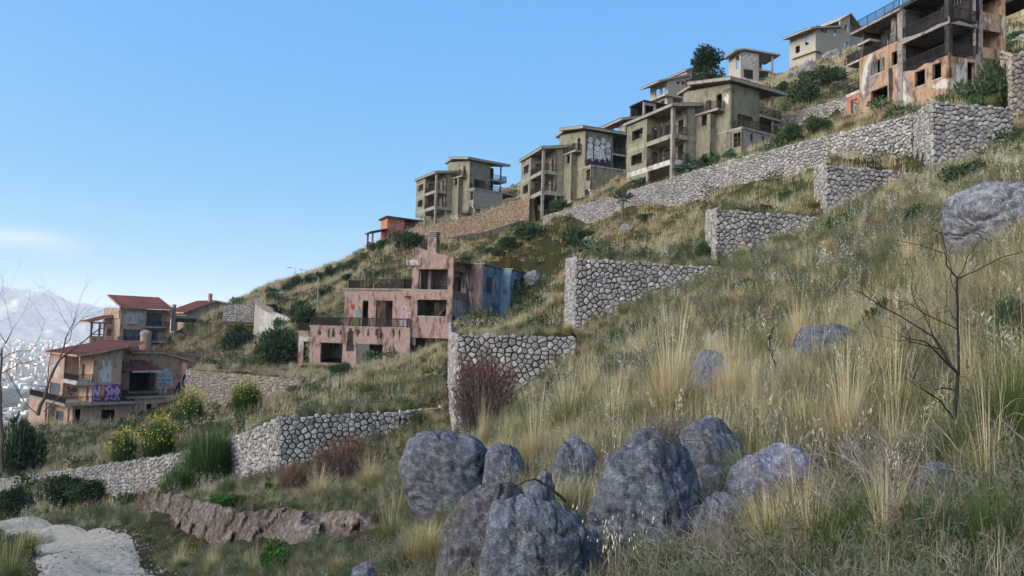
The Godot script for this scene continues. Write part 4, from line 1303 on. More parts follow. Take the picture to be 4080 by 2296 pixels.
# the peach house behind it: upright block with loggias, open wings left and right
func upright_house() -> void:
	YO = 6.5
	var s := 1.2
	var h := thing("peach_house", "upright peach house with stacked loggias and one sloping red roof, behind the other", "house", Vector3(-78.0, -3.2 - YO, -165.0), deg_to_rad(48))
	XF = Transform3D.IDENTITY
	var w: Material = M.peach
	var f0 := v2(-5.3, 0); var f1 := v2(0, 0)
	var p1 := [0.7, 4.6, 3.35, 5.6]; var p2 := [0.75, 4.2, -0.2, 2.15]
	wall(h, w, f0, f1, -6.0, 6.6, 6.6, [p2], 0.3)
	window(h, f0, f1, p2, "board")
	paint(h, "walled_up_window", M.pale, f0, f1, [[Vector2(0.6, 3.3), Vector2(4.6, 3.3), Vector2(4.6, 5.65), Vector2(0.6, 5.65)]], 0.02)
	box(h, "sill", M.iron, -3.9, -1.6, 3.1, 3.22, 0.0, 0.1)
	# loggias
	box(h, "end_wall", w, 4.85, 5.15, -6.0, 6.6, -9.0, 0.0)
	var b0 := v2(0, -1.6); var b1 := v2(4.85, -1.6)
	var d1 := [0.5, 4.0, 2.95, 5.8]; var d2 := [0.5, 3.2, -0.2, 2.1]
	wall(h, w, b0, b1, -6.0, 6.6, 6.6, [d1, d2], 0.25)
	window(h, b0, b1, d1, "board"); window(h, b0, b1, d2, "board")
	box(h, "inner_wall", w, -0.25, 0.0, -6.0, 6.5, -1.6, -0.31)
	box(h, "balcony", M.pale, 0.0, 4.84, 2.6, 2.9, -1.58, 0.12)
	railing(h, [v2(0.05, 0.06), v2(4.8, 0.06)], 2.9, 1.0, 0.25, 0.045)
	box(h, "balcony", M.pale, -5.6, 4.84, -0.45, -0.2, -1.58, 0.9)
	railing(h, [v2(-5.6, -0.2), v2(-5.6, 0.85), v2(4.7, 0.85)], -0.2, 0.8, 0.25, 0.045)
	paint(h, "blue_graffiti", M.blue, f0, f1, [blob(4.4, -1.6, 0.3, 0.7, 0.2)], 0.01)
	roof(h, Vector3(-5.75, 6.85, 0.7), Vector3(5.3, 6.95, 0.7), Vector3(5.3, 9.4, -6.5), Vector3(-5.75, 9.4, -6.5), 0.3, w, M.tile, false, 0.34)
	wall(h, w, v2(-5.3, -8.9), v2(-5.3, -0.31), -6.0, 6.6, 6.6, [], 0.3)
	wall(h, w, v2(5.15, -9.0), v2(-5.3, -9.0), -6.0, 6.6, 6.6, [], 0.3)
	box(h, "drainpipe", M.dark_metal, -5.55, -5.42, 4.6, 6.7, -0.2, -0.05)
	# left wing: open porch with posts
	wall(h, w, v2(-9.6, -4.0), v2(-5.4, -4.0), -6.0, 0.6, 0.6, [], 0.3)
	for q in [-9.5, -7.9, -6.9, -5.9]: box(h, "post", M.frame_wood, q, q + 0.32, 0.6, 3.5, -4.35, -4.05)
	box(h, "rail", M.frame_wood, -9.2, -6.0, 0.85, 1.0, -4.25, -4.15)
	box(h, "beam", M.frame_wood, -9.6, -5.4, 3.2, 3.5, -4.4, -4.0)
	roof(h, Vector3(-10.0, 3.55, -3.6), Vector3(-5.4, 5.0, -3.6), Vector3(-5.4, 5.0, -9.0), Vector3(-10.0, 3.55, -9.0), 0.25, w, M.tile)
	wall(h, w, v2(-7.0, -3.2), v2(-5.4, -3.2), -6.0, 3.2, 3.2, [[0.4, 1.3, 0.7, 2.2]], 0.25)
	window(h, v2(-7.0, -3.2), v2(-5.4, -3.2), [0.4, 1.3, 0.7, 2.2], "board")
	# right wing
	var ch := MB.new()
	ch.tube(PackedVector3Array([Vector3(6.3, 2.0, -1.0), Vector3(6.3, 7.9, -1.0)]), PackedFloat32Array([0.42, 0.42]), 12)
	part(h, "chimney_pipe", ch, M.concrete)
	box(h, "roof_slab", M.concrete, 6.8, 12.0, 4.9, 5.5, -6.0, -1.0)
	box(h, "beam", M.frame_wood, 6.9, 11.6, 4.0, 4.9, -1.6, -1.2)
	for q in [6.9, 8.9, 11.2]: box(h, "column", w, q, q + 0.4, -1.0, 4.0, -1.5, -1.1)
	for q in [6.9, 11.2]: box(h, "column", w, q, q + 0.4, -1.0, 4.9, -5.9, -5.5)
	box(h, "floor_slab", M.concrete, 5.2, 12.2, 0.3, 0.9, -6.0, -0.6)
	railing(h, [v2(6.0, -0.7), v2(12.0, -0.7)], 0.9, 1.1, 0.3, 0.05)
	wall(h, M.concrete, v2(5.3, -0.8), v2(11.0, -0.8), -6.0, 0.3, 0.3, [[0.8, 2.4, -2.0, -0.6], [3.8, 5.4, -3.0, -0.8]], 0.3)
	YO = 0.0


func gable_house() -> void:
	YO = 5.0
	var h := thing("peach_house", "low peach house with a shallow gable and square chimney, beside the broken curved wall", "house", Vector3(-78.0, 3.3 - YO, -185.0), deg_to_rad(48))
	XF = Transform3D.IDENTITY
	var w: Material = M.peach
	var a := v2(0, 0); var b := v2(7.0, 0); var c := v2(10.5, 0)
	wall(h, w, a, b, -5.0, 0.0, 2.75, [[4.2, 5.9, -3.2, -1.9]], 0.3)
	wall(h, w, b, c, -5.0, 2.75, 2.2, [], 0.3)
	wall(h, w, v2(0, -9.0), v2(0, -0.3), -5.0, 0.0, 0.0, [], 0.3)
	roof(h, Vector3(-0.9, 0.0, 0.6), Vector3(7.0, 3.15, 0.6), Vector3(7.0, 3.15, -9.3), Vector3(-0.9, 0.0, -9.3), 0.3, w, M.tile)
	roof(h, Vector3(7.01, 3.15, 0.6), Vector3(11.5, 2.5, 0.6), Vector3(11.5, 2.5, -9.3), Vector3(7.01, 3.15, -9.3), 0.3, w, M.tile)
	roof(h, Vector3(6.6, -0.6, 1.4), Vector3(11.0, -0.6, 1.4), Vector3(11.0, 1.2, 0.05), Vector3(8.6, 1.2, 0.05), 0.14, M.tile, M.tile, false)
	box(h, "chimney", w, 6.0, 6.8, 2.0, 4.9, -1.6, -0.8)
	window(h, a, b, [4.2, 5.9, -3.2, -1.9], "board")
	YO = 0.0


func small_orange_house() -> void:
	YO = 4.0
	var h := thing("orange_house", "small orange house with flat roof at the far end of the upper road", "house", Vector3(-29.10, 22.90 - YO, -188.00), deg_to_rad(25))
	XF = Transform3D.IDENTITY
	var w: Material = M.salmon
	var f0 := v2(-2.0, 0); var f1 := v2(2.4, 0)
	wall(h, w, f0, f1, -3.5, 5.0, 4.8, [[0.5, 3.2, -1.0, 1.0]], 0.3)
	window(h, f0, f1, [0.5, 3.2, -1.0, 1.0], "board")
	wall(h, w, v2(-2.0, -6.0), v2(-2.0, -0.3), -3.5, 5.0, 5.0)
	roof(h, Vector3(-2.5, 5.35, 0.6), Vector3(8.0, 4.95, 0.6), Vector3(8.0, 4.95, -6.5), Vector3(-2.5, 5.35, -6.5), 0.4, M.roof_felt, null)
	wall(h, w, v2(2.4, -1.5), v2(7.8, -1.5), -3.5, 4.6, 4.5, [[0.8, 3.6, 1.0, 3.6]], 0.3)
	window(h, v2(2.4, -1.5), v2(7.8, -1.5), [0.8, 3.6, 1.0, 3.6], "cross")
	box(h, "balcony", M.concrete, 2.4, 7.8, 0.3, 0.6, -1.48, 0.1)
	railing(h, [v2(2.45, 0.05), v2(7.7, 0.05)], 0.6, 1.0, 0.25, 0.05)
	box(h, "drainpipe", M.dark_metal, 2.2, 2.32, -0.5, 4.8, 0.0, 0.12)
	# open porch at the left
	roof(h, Vector3(-6.2, 1.2, 0.5), Vector3(-2.0, 2.3, 0.5), Vector3(-2.0, 2.3, -5.0), Vector3(-6.2, 1.2, -5.0), 0.3, M.roof_felt, null)
	for q in [-5.7, -3.0]: box(h, "post", w, q, q + 0.4, -5.5, 1.2, -0.4, 0.0)
	box(h, "porch_floor", w, -6.0, -2.0, -3.4, -3.0, -5.0, 0.1)
	box(h, "parapet", w, -5.9, -2.1, -3.0, -2.0, -0.1, 0.1)
	box(h, "post", w, -5.7, -5.3, -5.5, 1.2, -5.0, -4.6)
	YO = 0.0


# the raw concrete shells higher up
func shell_with_overhang() -> void:
	YO = 9.0
	var h := thing("concrete_shell", "raw concrete house shell with a deep overhanging roof, left of the pine", "house", Vector3(34.19, 53.25 - YO, -172.00), deg_to_rad(28))
	XF = Transform3D.IDENTITY
	var w: Material = M.concrete
	var f0 := v2(0, 0); var f1 := v2(6.5, 0)
	wall(h, w, f0, f1, 2.2, 6.0, 7.9, [[2.6, 3.5, 5.2, 5.9], [3.9, 4.9, 5.4, 6.2]], 0.3)
	wall(h, w, v2(0, -6.5), v2(0, -0.3), 2.2, 6.0, 6.0, [[2.0, 3.4, 2.6, 4.6], [4.2, 5.4, 2.9, 4.4]], 0.3)
	box(h, "floor_slab", w, -1.0, 6.5, 1.9, 2.2, -6.5, 0.5)
	wall(h, w, v2(0.0, -6.5), v2(0.0, -0.05), -1.5, 1.9, 1.9, [[1.0, 2.6, -0.9, 1.2], [3.6, 5.4, -0.9, 1.4]], 0.3)
	wall(h, w, v2(0, -0.05), v2(6.5, -0.05), -1.5, 1.9, 1.9, [[1.5, 3.9, -0.2, 1.8]], 0.3)
	box(h, "column", w, 0.0, 0.4, -7.5, -1.5, -0.5, -0.1)
	box(h, "column", w, 0.0, 0.4, -7.5, -1.5, -6.3, -5.9)
	box(h, "lower_floor", w, -0.2, 6.5, -1.9, -1.5, -6.4, 0.1)
	box(h, "back_wall", w, 6.3, 6.5, -7.0, 7.8, -6.3, -0.4)
	roof(h, Vector3(-3.0, 4.9, 0.4), Vector3(6.6, 8.3, 0.4), Vector3(6.6, 8.3, -7.0), Vector3(-3.0, 4.9, -7.0), 0.3, w, M.roof_felt)
	# the taller part behind
	wall(h, w, v2(7.0, -2.0), v2(10.4, -2.0), 4.0, 9.6, 11.2, [[1.8, 3.0, 8.6, 10.2]], 0.3)
	wall(h, w, v2(7.0, -8.0), v2(7.0, -2.3), 4.0, 9.6, 9.6, [], 0.3)
	roof(h, Vector3(6.6, 9.8, -1.6), Vector3(10.5, 11.6, -1.6), Vector3(10.5, 11.6, -8.4), Vector3(6.6, 9.8, -8.4), 0.28, w, M.roof_felt)
	wall(h, w, v2(10.4, -2.0), v2(14.0, -2.0), 4.0, 11.1, 9.8, [], 0.3)
	roof(h, Vector3(10.51, 11.6, -1.6), Vector3(15.0, 10.0, -1.6), Vector3(15.0, 10.0, -8.4), Vector3(10.51, 11.6, -8.4), 0.28, w, M.roof_felt)
	YO = 0.0


func shell_with_block_wall() -> void:
	YO = 8.0
	var h := thing("concrete_shell", "raw concrete house shell with block infill and dark open storeys, right of the pine", "house", Vector3(57.42, 68.51 - YO, -195.00), deg_to_rad(14))
	XF = Transform3D.IDENTITY
	var w: Material = M.concrete
	var f0 := v2(0, 0); var f1 := v2(5.0, 0)
	wall(h, w, f0, f1, -5.0, 6.4, 6.4, [[0.9, 3.8, -0.6, 1.8], [0.3, 4.6, 2.6, 6.0]], 0.3)
	# block infill: single blocks in courses
	var tone := 0
	for r in 8:
		for k in 8:
			var x0 := 0.32 + k * 0.535 + (0.0 if r & 1 else 0.12)
			var bm := MB.new()
			bm.box(x0, minf(x0 + 0.515, 4.58), 2.62 + r * 0.42, 3.0 + r * 0.42, -0.25, -0.05 + 0.012 * ((r * 3 + k * 5) % 4))
			part(h, "block", bm, M.pale if (r + k * 2) % 3 else w)
	wall(h, w, v2(0, -6.0), v2(0, -0.3), -5.0, 6.4, 6.4, [[3.6, 5.2, 2.2, 5.6]], 0.3)
	box(h, "floor_slab", w, 0.05, 9.6, 1.95, 2.3, -6.0, 0.05)
	box(h, "floor_slab", w, 5.0, 13.0, -1.2, -0.8, -6.0, 0.0)
	box(h, "parapet", M.pale, 0.8, 6.4, -2.4, -1.1, 0.35, 0.6)
	for q in [[9.2, -0.8, 6.4], [8.4, -0.8, 1.95], [5.0, -0.8, 6.4]]: box(h, "column", w, q[0], q[0] + 0.4, q[1], q[2], -0.5, -0.1)
	box(h, "column", w, 9.2, 9.6, -0.8, 6.4, -5.9, -5.5)
	wall(h, w, v2(5.0, -5.6), v2(9.6, -5.6), -4.0, 6.4, 6.4, [[3.0, 3.7, 4.0, 5.6]], 0.3)
	box(h, "side_roof", w, 9.0, 14.5, 1.6, 1.9, -6.0, -0.4)
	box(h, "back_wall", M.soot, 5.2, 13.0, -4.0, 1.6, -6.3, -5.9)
	roof(h, Vector3(-2.0, 6.3, 0.8), Vector3(0.8, 7.0, 0.8), Vector3(0.8, 7.0, -6.6), Vector3(-2.0, 6.3, -6.6), 0.3, w, M.roof_felt)
	roof(h, Vector3(0.81, 7.0, 0.8), Vector3(11.2, 6.6, 0.8), Vector3(11.2, 6.6, -6.6), Vector3(0.81, 7.0, -6.6), 0.3, w, M.roof_felt)
	YO = 0.0


func highest_shell() -> void:
	YO = 6.0
	var h := thing("concrete_shell", "pale concrete house shell highest on the hill, with swept roof and small square windows", "house", Vector3(64.96, 65.36 - YO, -165.00), deg_to_rad(30))
	XF = Transform3D.IDENTITY
	var w: Material = M.concrete
	var f0 := v2(0, 0); var f1 := v2(8.2, 0); var f2 := v2(13.0, 0)
	wall(h, w, f0, f1, -4.0, 4.3, 5.4, [[1.9, 2.8, 3.2, 4.3], [3.0, 3.8, 3.2, 4.3], [6.2, 7.1, 3.4, 4.6]], 0.3)
	wall(h, w, f1, v2(11.6, 0), -4.0, 7.2, 9.4, [[1.6, 2.8, 5.2, 6.8], [1.6, 3.0, 1.4, 2.8]], 0.3)
	wall(h, w, v2(0, -7.0), v2(0, -0.3), -5.0, 4.2, 4.2, [[1.6, 2.8, -0.4, 1.2], [4.2, 5.2, 0.6, 2.0]], 0.3)
	box(h, "porch_slab", w, -0.6, 1.6, -1.6, -1.2, -6.0, 0.6)
	wall(h, w, v2(12.6, -1.5), v2(18.0, -1.5), -4.0, 8.4, 7.4, [], 0.3)
	wall(h, w, v2(11.6, 0.0), v2(12.6, -1.5), -4.0, 9.4, 8.6, [[0.3, 0.9, 4.0, 7.6]], 0.3)
	roof(h, Vector3(-2.2, 3.2, 0.6), Vector3(8.3, 6.0, 0.6), Vector3(8.3, 6.0, -7.6), Vector3(-2.2, 3.2, -7.6), 0.3, w, M.roof_felt)
	roof(h, Vector3(8.0, 7.5, 0.3), Vector3(11.7, 9.8, 0.3), Vector3(11.7, 9.8, -7.0), Vector3(8.0, 7.5, -7.0), 0.25, w, null)
	roof(h, Vector3(11.71, 9.8, 0.3), Vector3(18.4, 7.7, -1.2), Vector3(18.4, 7.7, -7.0), Vector3(11.71, 9.8, -7.0), 0.25, w, null)
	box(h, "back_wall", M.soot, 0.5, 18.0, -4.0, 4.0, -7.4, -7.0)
	YO = 0.0


func low_shell() -> void:
	YO = 6.0
	var h := thing("concrete_shell", "low dark roofed concrete shell peeping out behind the nearest olive house", "house", Vector3(17.03, 32.89 - YO, -118.00), deg_to_rad(25))
	XF = Transform3D.IDENTITY
	var w: Material = M.concrete
	wall(h, w, v2(0, -6.0), v2(0, 0), -6.0, 1.2, 1.2, [[2.0, 4.0, -1.0, 0.8]], 0.3)
	wall(h, w, v2(0, 0), v2(7.5, 0), -6.0, 1.2, 2.9, [[5.2, 6.6, 0.2, 2.2]], 0.3)
	roof(h, Vector3(-1.2, 1.0, 0.5), Vector3(7.6, 3.2, 0.5), Vector3(7.6, 3.2, -6.6), Vector3(-1.2, 1.0, -6.6), 0.3, w, M.roof_felt)
	wall(h, w, v2(4.6, -2.0), v2(7.0, -2.0), 2.0, 5.2, 5.2, [[0.3, 2.1, 3.0, 4.7]], 0.3)
	box(h, "roof_slab", M.roof_felt, 4.4, 9.0, 5.2, 5.4, -6.0, -1.8)
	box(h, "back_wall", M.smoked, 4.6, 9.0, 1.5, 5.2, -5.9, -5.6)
	YO = 0.0


# ---------------------------------------------------------------- rocks
func rock_mesh(seed_no: int, r: Vector3, cells: int, material: Material, rough := 0.075, tint := Color.WHITE, facets := 12) -> ArrayMesh:
	var g := RandomNumberGenerator.new()
	g.seed = seed_no
	var planes := []
	for i in facets:
		var d := Vector3(g.randf_range(-1, 1), g.randf_range(-1, 1), g.randf_range(-1, 1)).normalized()
		planes.append([d, g.randf_range(0.7, 0.95)])
	var nz := FastNoiseLite.new()
	nz.seed = seed_no
	nz.frequency = 0.9
	nz.fractal_octaves = 5
	var st := SurfaceTool.new()
	st.begin(Mesh.PRIMITIVE_TRIANGLES)
	st.set_smooth_group(0)
	var axes := [[Vector3.RIGHT, Vector3.UP, Vector3.BACK], [Vector3.LEFT, Vector3.UP, Vector3.FORWARD], [Vector3.UP, Vector3.BACK, Vector3.RIGHT], [Vector3.DOWN, Vector3.FORWARD, Vector3.RIGHT], [Vector3.BACK, Vector3.UP, Vector3.LEFT], [Vector3.FORWARD, Vector3.UP, Vector3.RIGHT]]
	for ax in axes:
		if ax[0] == Vector3.DOWN: continue
		var grid := []
		var tones := []
		for j in cells + 1:
			for i in cells + 1:
				var d: Vector3 = (ax[0] + ax[1] * tan((float(j) / cells - 0.5) * PI * 0.5) + ax[2] * tan((float(i) / cells - 0.5) * PI * 0.5)).normalized()
				d = Vector3(snappedf(d.x, 0.00001), snappedf(d.y, 0.00001), snappedf(d.z, 0.00001))
				var s := 1.0
				for p in planes:
					var k: float = d.dot(p[0]) / p[1]
					if k > 0.0: s += pow(k, 13.0)
				var full := pow(pow(absf(d.x), 2.8) + pow(absf(d.y), 2.8) + pow(absf(d.z), 2.8), -1.0 / 2.8)
				var rad := pow(s, -1.0 / 13.0) * lerpf(1.0, full, 0.85)
				rad *= 1.0 + rough * nz.get_noise_3d(d.x * 2.0, d.y * 2.0, d.z * 2.0) * 1.6 + rough * 0.35 * nz.get_noise_3d(d.x * 9.0, d.y * 9.0, d.z * 9.0)
				rad *= 1.0 - 0.13 * maxf(0.0, 1.0 - absf(nz.get_noise_3d(d.x * 0.9 + 7.0, d.y * 1.5, d.z * 0.9)) * 13.0) 
				grid.append(d * rad * r)
				var t := nz.get_noise_3d(d.x * 1.6 + 30.0, d.y * 1.6, d.z * 1.6)
				var f := nz.get_noise_3d(d.x * 7.0, d.y * 7.0 + 20.0, d.z * 7.0)
				tones.append(tint * (Color(0.97, 0.92, 0.88).lerp(Color(0.96, 1.0, 1.07), smoothstep(-0.3, 0.3, t))) * (1.0 + 0.22 * f))
		for j in cells:
			for i in cells:
				var a := j * (cells + 1) + i
				for q in [a, a + 1, a + cells + 2, a, a + cells + 2, a + cells + 1]:
					st.set_color(tones[q])
					st.add_vertex(grid[q])
	st.index()
	st.generate_normals()
	var m := st.commit()
	m.surface_set_material(0, material)
	return m


func boulder(label: String, c: Vector3, rx: float, ry: float, seed_no: int, material: Material, cells := 26, rz := 0.0, tint := Color.WHITE, called := "boulder", turn := 0.0, rough := 0.075) -> void:
	# the stone goes down into the soil
	if c.z < -14.0: c.y = gy(c.x, c.z) + ry * 0.35
	var top := c.y + ry
	var low := minf(c.y - ry, minf(gy(c.x, c.z), gy(c.x, c.z + rx)) - 0.3)
	c.y = (top + low) * 0.5
	ry = (top - low) * 0.5
	var o := single(called, label, "boulder" if called == "boulder" else "rock", rock_mesh(seed_no, Vector3(rx, ry, rz if rz > 0.0 else rx * 0.9), cells, material, rough, tint), c, "rocks on the slope")
	o.rotation.z = turn
	rocks.append(Vector3(c.x, rx * 0.85, c.z))


var rocks := []


# ---------------------------------------------------------------- plants
func ball(g: RandomNumberGenerator) -> Vector3:
	while true:
		var v := Vector3(g.randf_range(-1, 1), g.randf_range(-1, 1), g.randf_range(-1, 1))
		if v.length() < 1.0 and v.length() > 0.05: return v.normalized()
	return Vector3.UP


# leaves through lumpy clumps: blobs are [centre, radius]
func leaves(g: RandomNumberGenerator, blobs: Array, n: int, l: float, w: float, c0: Color, c1: Color) -> MB:
	var mb := MB.new()
	var total := 0.0
	for b in blobs: total += pow(b[1], 2.2)
	for b in blobs:
		var k := int(n * pow(b[1], 2.2) / total)
		var tone := c0.lerp(c1, g.randf())
		for i in k:
			var d := ball(g)
			var p: Vector3 = b[0] + d * b[1] * pow(g.randf(), 0.4) * Vector3(1, 0.85, 1)
			if p.y < 0.02: p.y = absf(p.y) * 0.5 + 0.02
			var q := (d + ball(g) * 0.9 + Vector3.UP * 0.25).normalized()
			var s := q.cross(ball(g)).normalized()
			mb.col = tone.lerp(c0.lerp(c1, g.randf()), 0.55)
			mb.leaf(p, q, s, l * g.randf_range(0.6, 1.3), w * g.randf_range(0.7, 1.2))
	return mb


func lumps(g: RandomNumberGenerator, n: int, spread: float, h: float, r0: float, r1: float) -> Array:
	var out := []
	for i in n:
		var a := g.randf() * TAU
		var q := sqrt(g.randf()) * spread
		var r := g.randf_range(r0, r1)
		out.append([Vector3(cos(a) * q, r * 0.6 + g.randf() * maxf(0.0, h - r * 1.4) * (1.0 - 0.5 * q / maxf(spread, 0.01)), sin(a) * q), r])
	return out


func twigs(mb: MB, g: RandomNumberGenerator, p: Vector3, d: Vector3, l: float, r: float, depth: int, kink := 0.35, split := 2, sides := 4) -> void:
	var pts := PackedVector3Array([p])
	var rad := PackedFloat32Array([r])
	var q := p
	var e := d
	var n := 3
	for i in n:
		e = (e + ball(g) * kink).normalized()
		q += e * l / n
		pts.push_back(q)
		rad.push_back(r * (1.0 - 0.42 * (i + 1) / n))
	mb.tube(pts, rad, sides)
	if depth <= 0: return
	for k in split + (1 if g.randf() < 0.3 else 0):
		twigs(mb, g, pts[n - (k & 1) * (1 + (g.randi() & 1))], (e + ball(g) * 0.75 + Vector3.UP * 0.12).normalized(), l * g.randf_range(0.6, 0.85), r * 0.55, depth - 1, kink, split, maxi(3, sides - 1))


var protos := {}


# a plant of unit radius, made once for each kind and variety: parts [name, mesh builder, material]
func plant_parts(kind: String, variety: int) -> Array:
	var g := RandomNumberGenerator.new()
	g.seed = hash(kind) + variety * 977
	var out := []
	var wood := MB.new()
	wood.col = Color(0.6, 0.55, 0.5)
	match kind:
		"shrub", "grey_shrub", "bright_shrub":
			var c0 := Color(0.035, 0.06, 0.03); var c1 := Color(0.085, 0.125, 0.055)
			if kind == "grey_shrub": c0 = Color(0.09, 0.115, 0.075); c1 = Color(0.17, 0.19, 0.125)
			if kind == "bright_shrub": c0 = Color(0.04, 0.1, 0.02); c1 = Color(0.1, 0.2, 0.04)
			out.append(["foliage", leaves(g, lumps(g, 11, 0.72, 1.15, 0.22, 0.44), 2100, 0.15, 0.075, c0, c1), M.foliage])
			for k in 7: twigs(wood, g, Vector3(g.randf_range(-0.15, 0.15), -0.15, g.randf_range(-0.15, 0.15)), Vector3(g.randf_range(-0.8, 0.8), 1, g.randf_range(-0.8, 0.8)).normalized(), 0.55, 0.035, 1)
			out.append(["stems", wood, M.bark])
		"broom":
			var mb := MB.new()
			for i in 1500:
				var a := g.randf() * TAU
				var q := sqrt(g.randf()) * 0.45
				var lean := g.randf_range(0.05, 0.75)
				var t := Color(0.035, 0.075, 0.025).lerp(Color(0.1, 0.16, 0.05), g.randf())
				mb.blade(Vector3(cos(a) * q, -0.1, sin(a) * q), a + g.randf_range(-0.5, 0.5), g.randf_range(0.7, 1.35) * (1.1 - lean * 0.5), lean, 0.045, t, t * 1.25, 3)
			out.append(["foliage", mb, M.foliage])
			if variety < 2:
				var fl := MB.new()
				for i in 520:
					var d := ball(g)
					d.y = absf(d.y)
					if d.y < 0.35 or (d.x + 0.4 * sin(d.z * 4.0) > 0.75): continue
					fl.col = Color(0.62, 0.46, 0.03).lerp(Color(0.75, 0.62, 0.08), g.randf())
					fl.leaf(Vector3(d.x * 0.9, d.y * 1.15 + 0.1, d.z * 0.9) * g.randf_range(0.9, 1.08), ball(g), ball(g), 0.07, 0.06)
				out.append(["flowers", fl, M.foliage])
		"spurge":
			var tip := MB.new()
			for i in 520:
				var d := ball(g)
				d.y = absf(d.y)
				var p := Vector3(d.x, d.y * 0.75 + 0.08, d.z) * g.randf_range(0.78, 1.0) * (0.9 + 0.14 * sin(d.x * 7.0) * cos(d.z * 6.0))
				if variety == 0: p = Vector3(p.x, 0.42 + 0.5 * p.y + 0.1 * sin(p.x * 4.0 + p.z * 3.0), p.z) * g.randf_range(0.8, 1.05)
				wood.col = Color(0.85, 0.72, 0.66)
				if i % 3 == 0: wood.bar(p * Vector3(0.42, 0.0, 0.42), p * 0.75 + ball(g) * 0.08, 0.014)
				wood.bar(p * 0.55 + ball(g) * 0.08, p, 0.011)
				for k in (9 if variety > 0 or p.y > 0.62 else 3):
					tip.col = Color(0.16, 0.06, 0.055).lerp(Color(0.27, 0.125, 0.11), g.randf()) if variety == 0 else Color(0.17, 0.085, 0.06).lerp(Color(0.27, 0.14, 0.1), g.randf())
					tip.leaf(p + ball(g) * 0.05, (d + ball(g) * 0.7).normalized(), ball(g), 0.07, 0.02)
			out.append(["leaves", tip, M.foliage])
			out.append(["twigs", wood, M.bark])
		"cushion":
			var tip := MB.new()
			wood.col = Color(0.95, 0.9, 0.85)
			for i in 30: twigs(wood, g, Vector3(g.randf_range(-0.2, 0.2), 0, g.randf_range(-0.2, 0.2)), (ball(g) + Vector3.UP * 0.9).normalized(), 0.4, 0.014, 2, 0.3, 2, 3)
			for i in 900:
				var d := ball(g)
				d.y = absf(d.y)
				tip.col = Color(0.12, 0.13, 0.1).lerp(Color(0.25, 0.22, 0.17), g.randf())
				tip.leaf(d * g.randf_range(0.5, 1.0) * Vector3(1, 0.75, 1), (d + ball(g)).normalized(), ball(g), 0.05, 0.014)
			out.append(["leaves", tip, M.foliage])
			out.append(["twigs", wood, M.bark])
		"palm":
			var mb := MB.new()
			var tall := 0.35 if variety == 0 else (1.3 if variety == 1 else 0.15)
			var heads := [Vector3(0, tall, 0)] if variety < 2 else [Vector3(-0.5, 0.2, 0), Vector3(0.35, 0.35, 0.2), Vector3(0.1, 0.15, -0.4)]
			for hd in heads:
				wood.tube(PackedVector3Array([Vector3(hd.x * 0.8, -0.3, hd.z * 0.8), Vector3(hd.x, hd.y * 0.5, hd.z), hd]), PackedFloat32Array([0.13, 0.11, 0.13]), 7)
				for i in 26:
					var d := ball(g)
					d.y = absf(d.y) * 1.1 - 0.2
					d = d.normalized()
					var tip: Vector3 = hd + d * g.randf_range(0.45, 0.7)
					mb.col = Color(0.06, 0.09, 0.04)
					mb.bar(hd, tip, 0.018)
					var s := d.cross(Vector3.UP).normalized()
					var u := s.cross(d)
					var t := Color(0.035, 0.07, 0.03).lerp(Color(0.09, 0.14, 0.07), g.randf())
					for k in 13:
						var a := lerpf(-1.5, 1.5, k / 12.0)
						mb.col = t * g.randf_range(0.85, 1.2)
						mb.leaf(tip, (d * cos(a) + s * sin(a) + u * 0.12).normalized(), (u + s * 0.2).normalized(), g.randf_range(0.34, 0.46), 0.055)
			out.append(["fronds", mb, M.foliage])
			out.append(["trunk", wood, M.bark])
		"pine":
			var bl := []
			for i in 44:
				var y := 0.2 + 2.7 * pow(g.randf(), 0.9)
				var rr := 0.95 * pow(maxf(0.0, 1.0 - y / 3.2), 0.55) + 0.05
				var a := g.randf() * TAU
				bl.append([Vector3(cos(a) * rr * g.randf_range(0.4, 0.9), y, sin(a) * rr * g.randf_range(0.4, 0.9)), g.randf_range(0.2, 0.4)])
				if i % 2 == 0: wood.bar(Vector3(0, y * 0.85, 0), bl[i][0], 0.04)
			bl.append([Vector3(0.05, 3.0, 0), 0.16])
			out.append(["crown", leaves(g, bl, 11000, 0.13, 0.05, Color(0.02, 0.04, 0.02), Color(0.06, 0.085, 0.035)), M.foliage])
			wood.tube(PackedVector3Array([Vector3(0, -0.6, 0), Vector3(0.04, 1.2, 0), Vector3(0.02, 2.9, 0)]), PackedFloat32Array([0.13, 0.09, 0.02]), 8)
			out.append(["trunk", wood, M.bark])
		"spreading_tree":
			var bl := []
			for i in 17:
				var a := g.randf() * TAU
				var q := sqrt(g.randf())
				bl.append([Vector3(cos(a) * q * 1.1, 0.75 + g.randf_range(-0.15, 0.22) - q * 0.2, sin(a) * q * 0.8), g.randf_range(0.13, 0.26)])
				wood.bar(Vector3(0, 0.25, 0), bl[i][0], 0.025)
			out.append(["crown", leaves(g, bl, 1900, 0.12, 0.06, Color(0.035, 0.055, 0.03), Color(0.08, 0.11, 0.05)), M.foliage])
			wood.tube(PackedVector3Array([Vector3(0, -0.6, 0), Vector3(0, 0.3, 0)]), PackedFloat32Array([0.08, 0.06]), 6)
			out.append(["trunk", wood, M.bark])
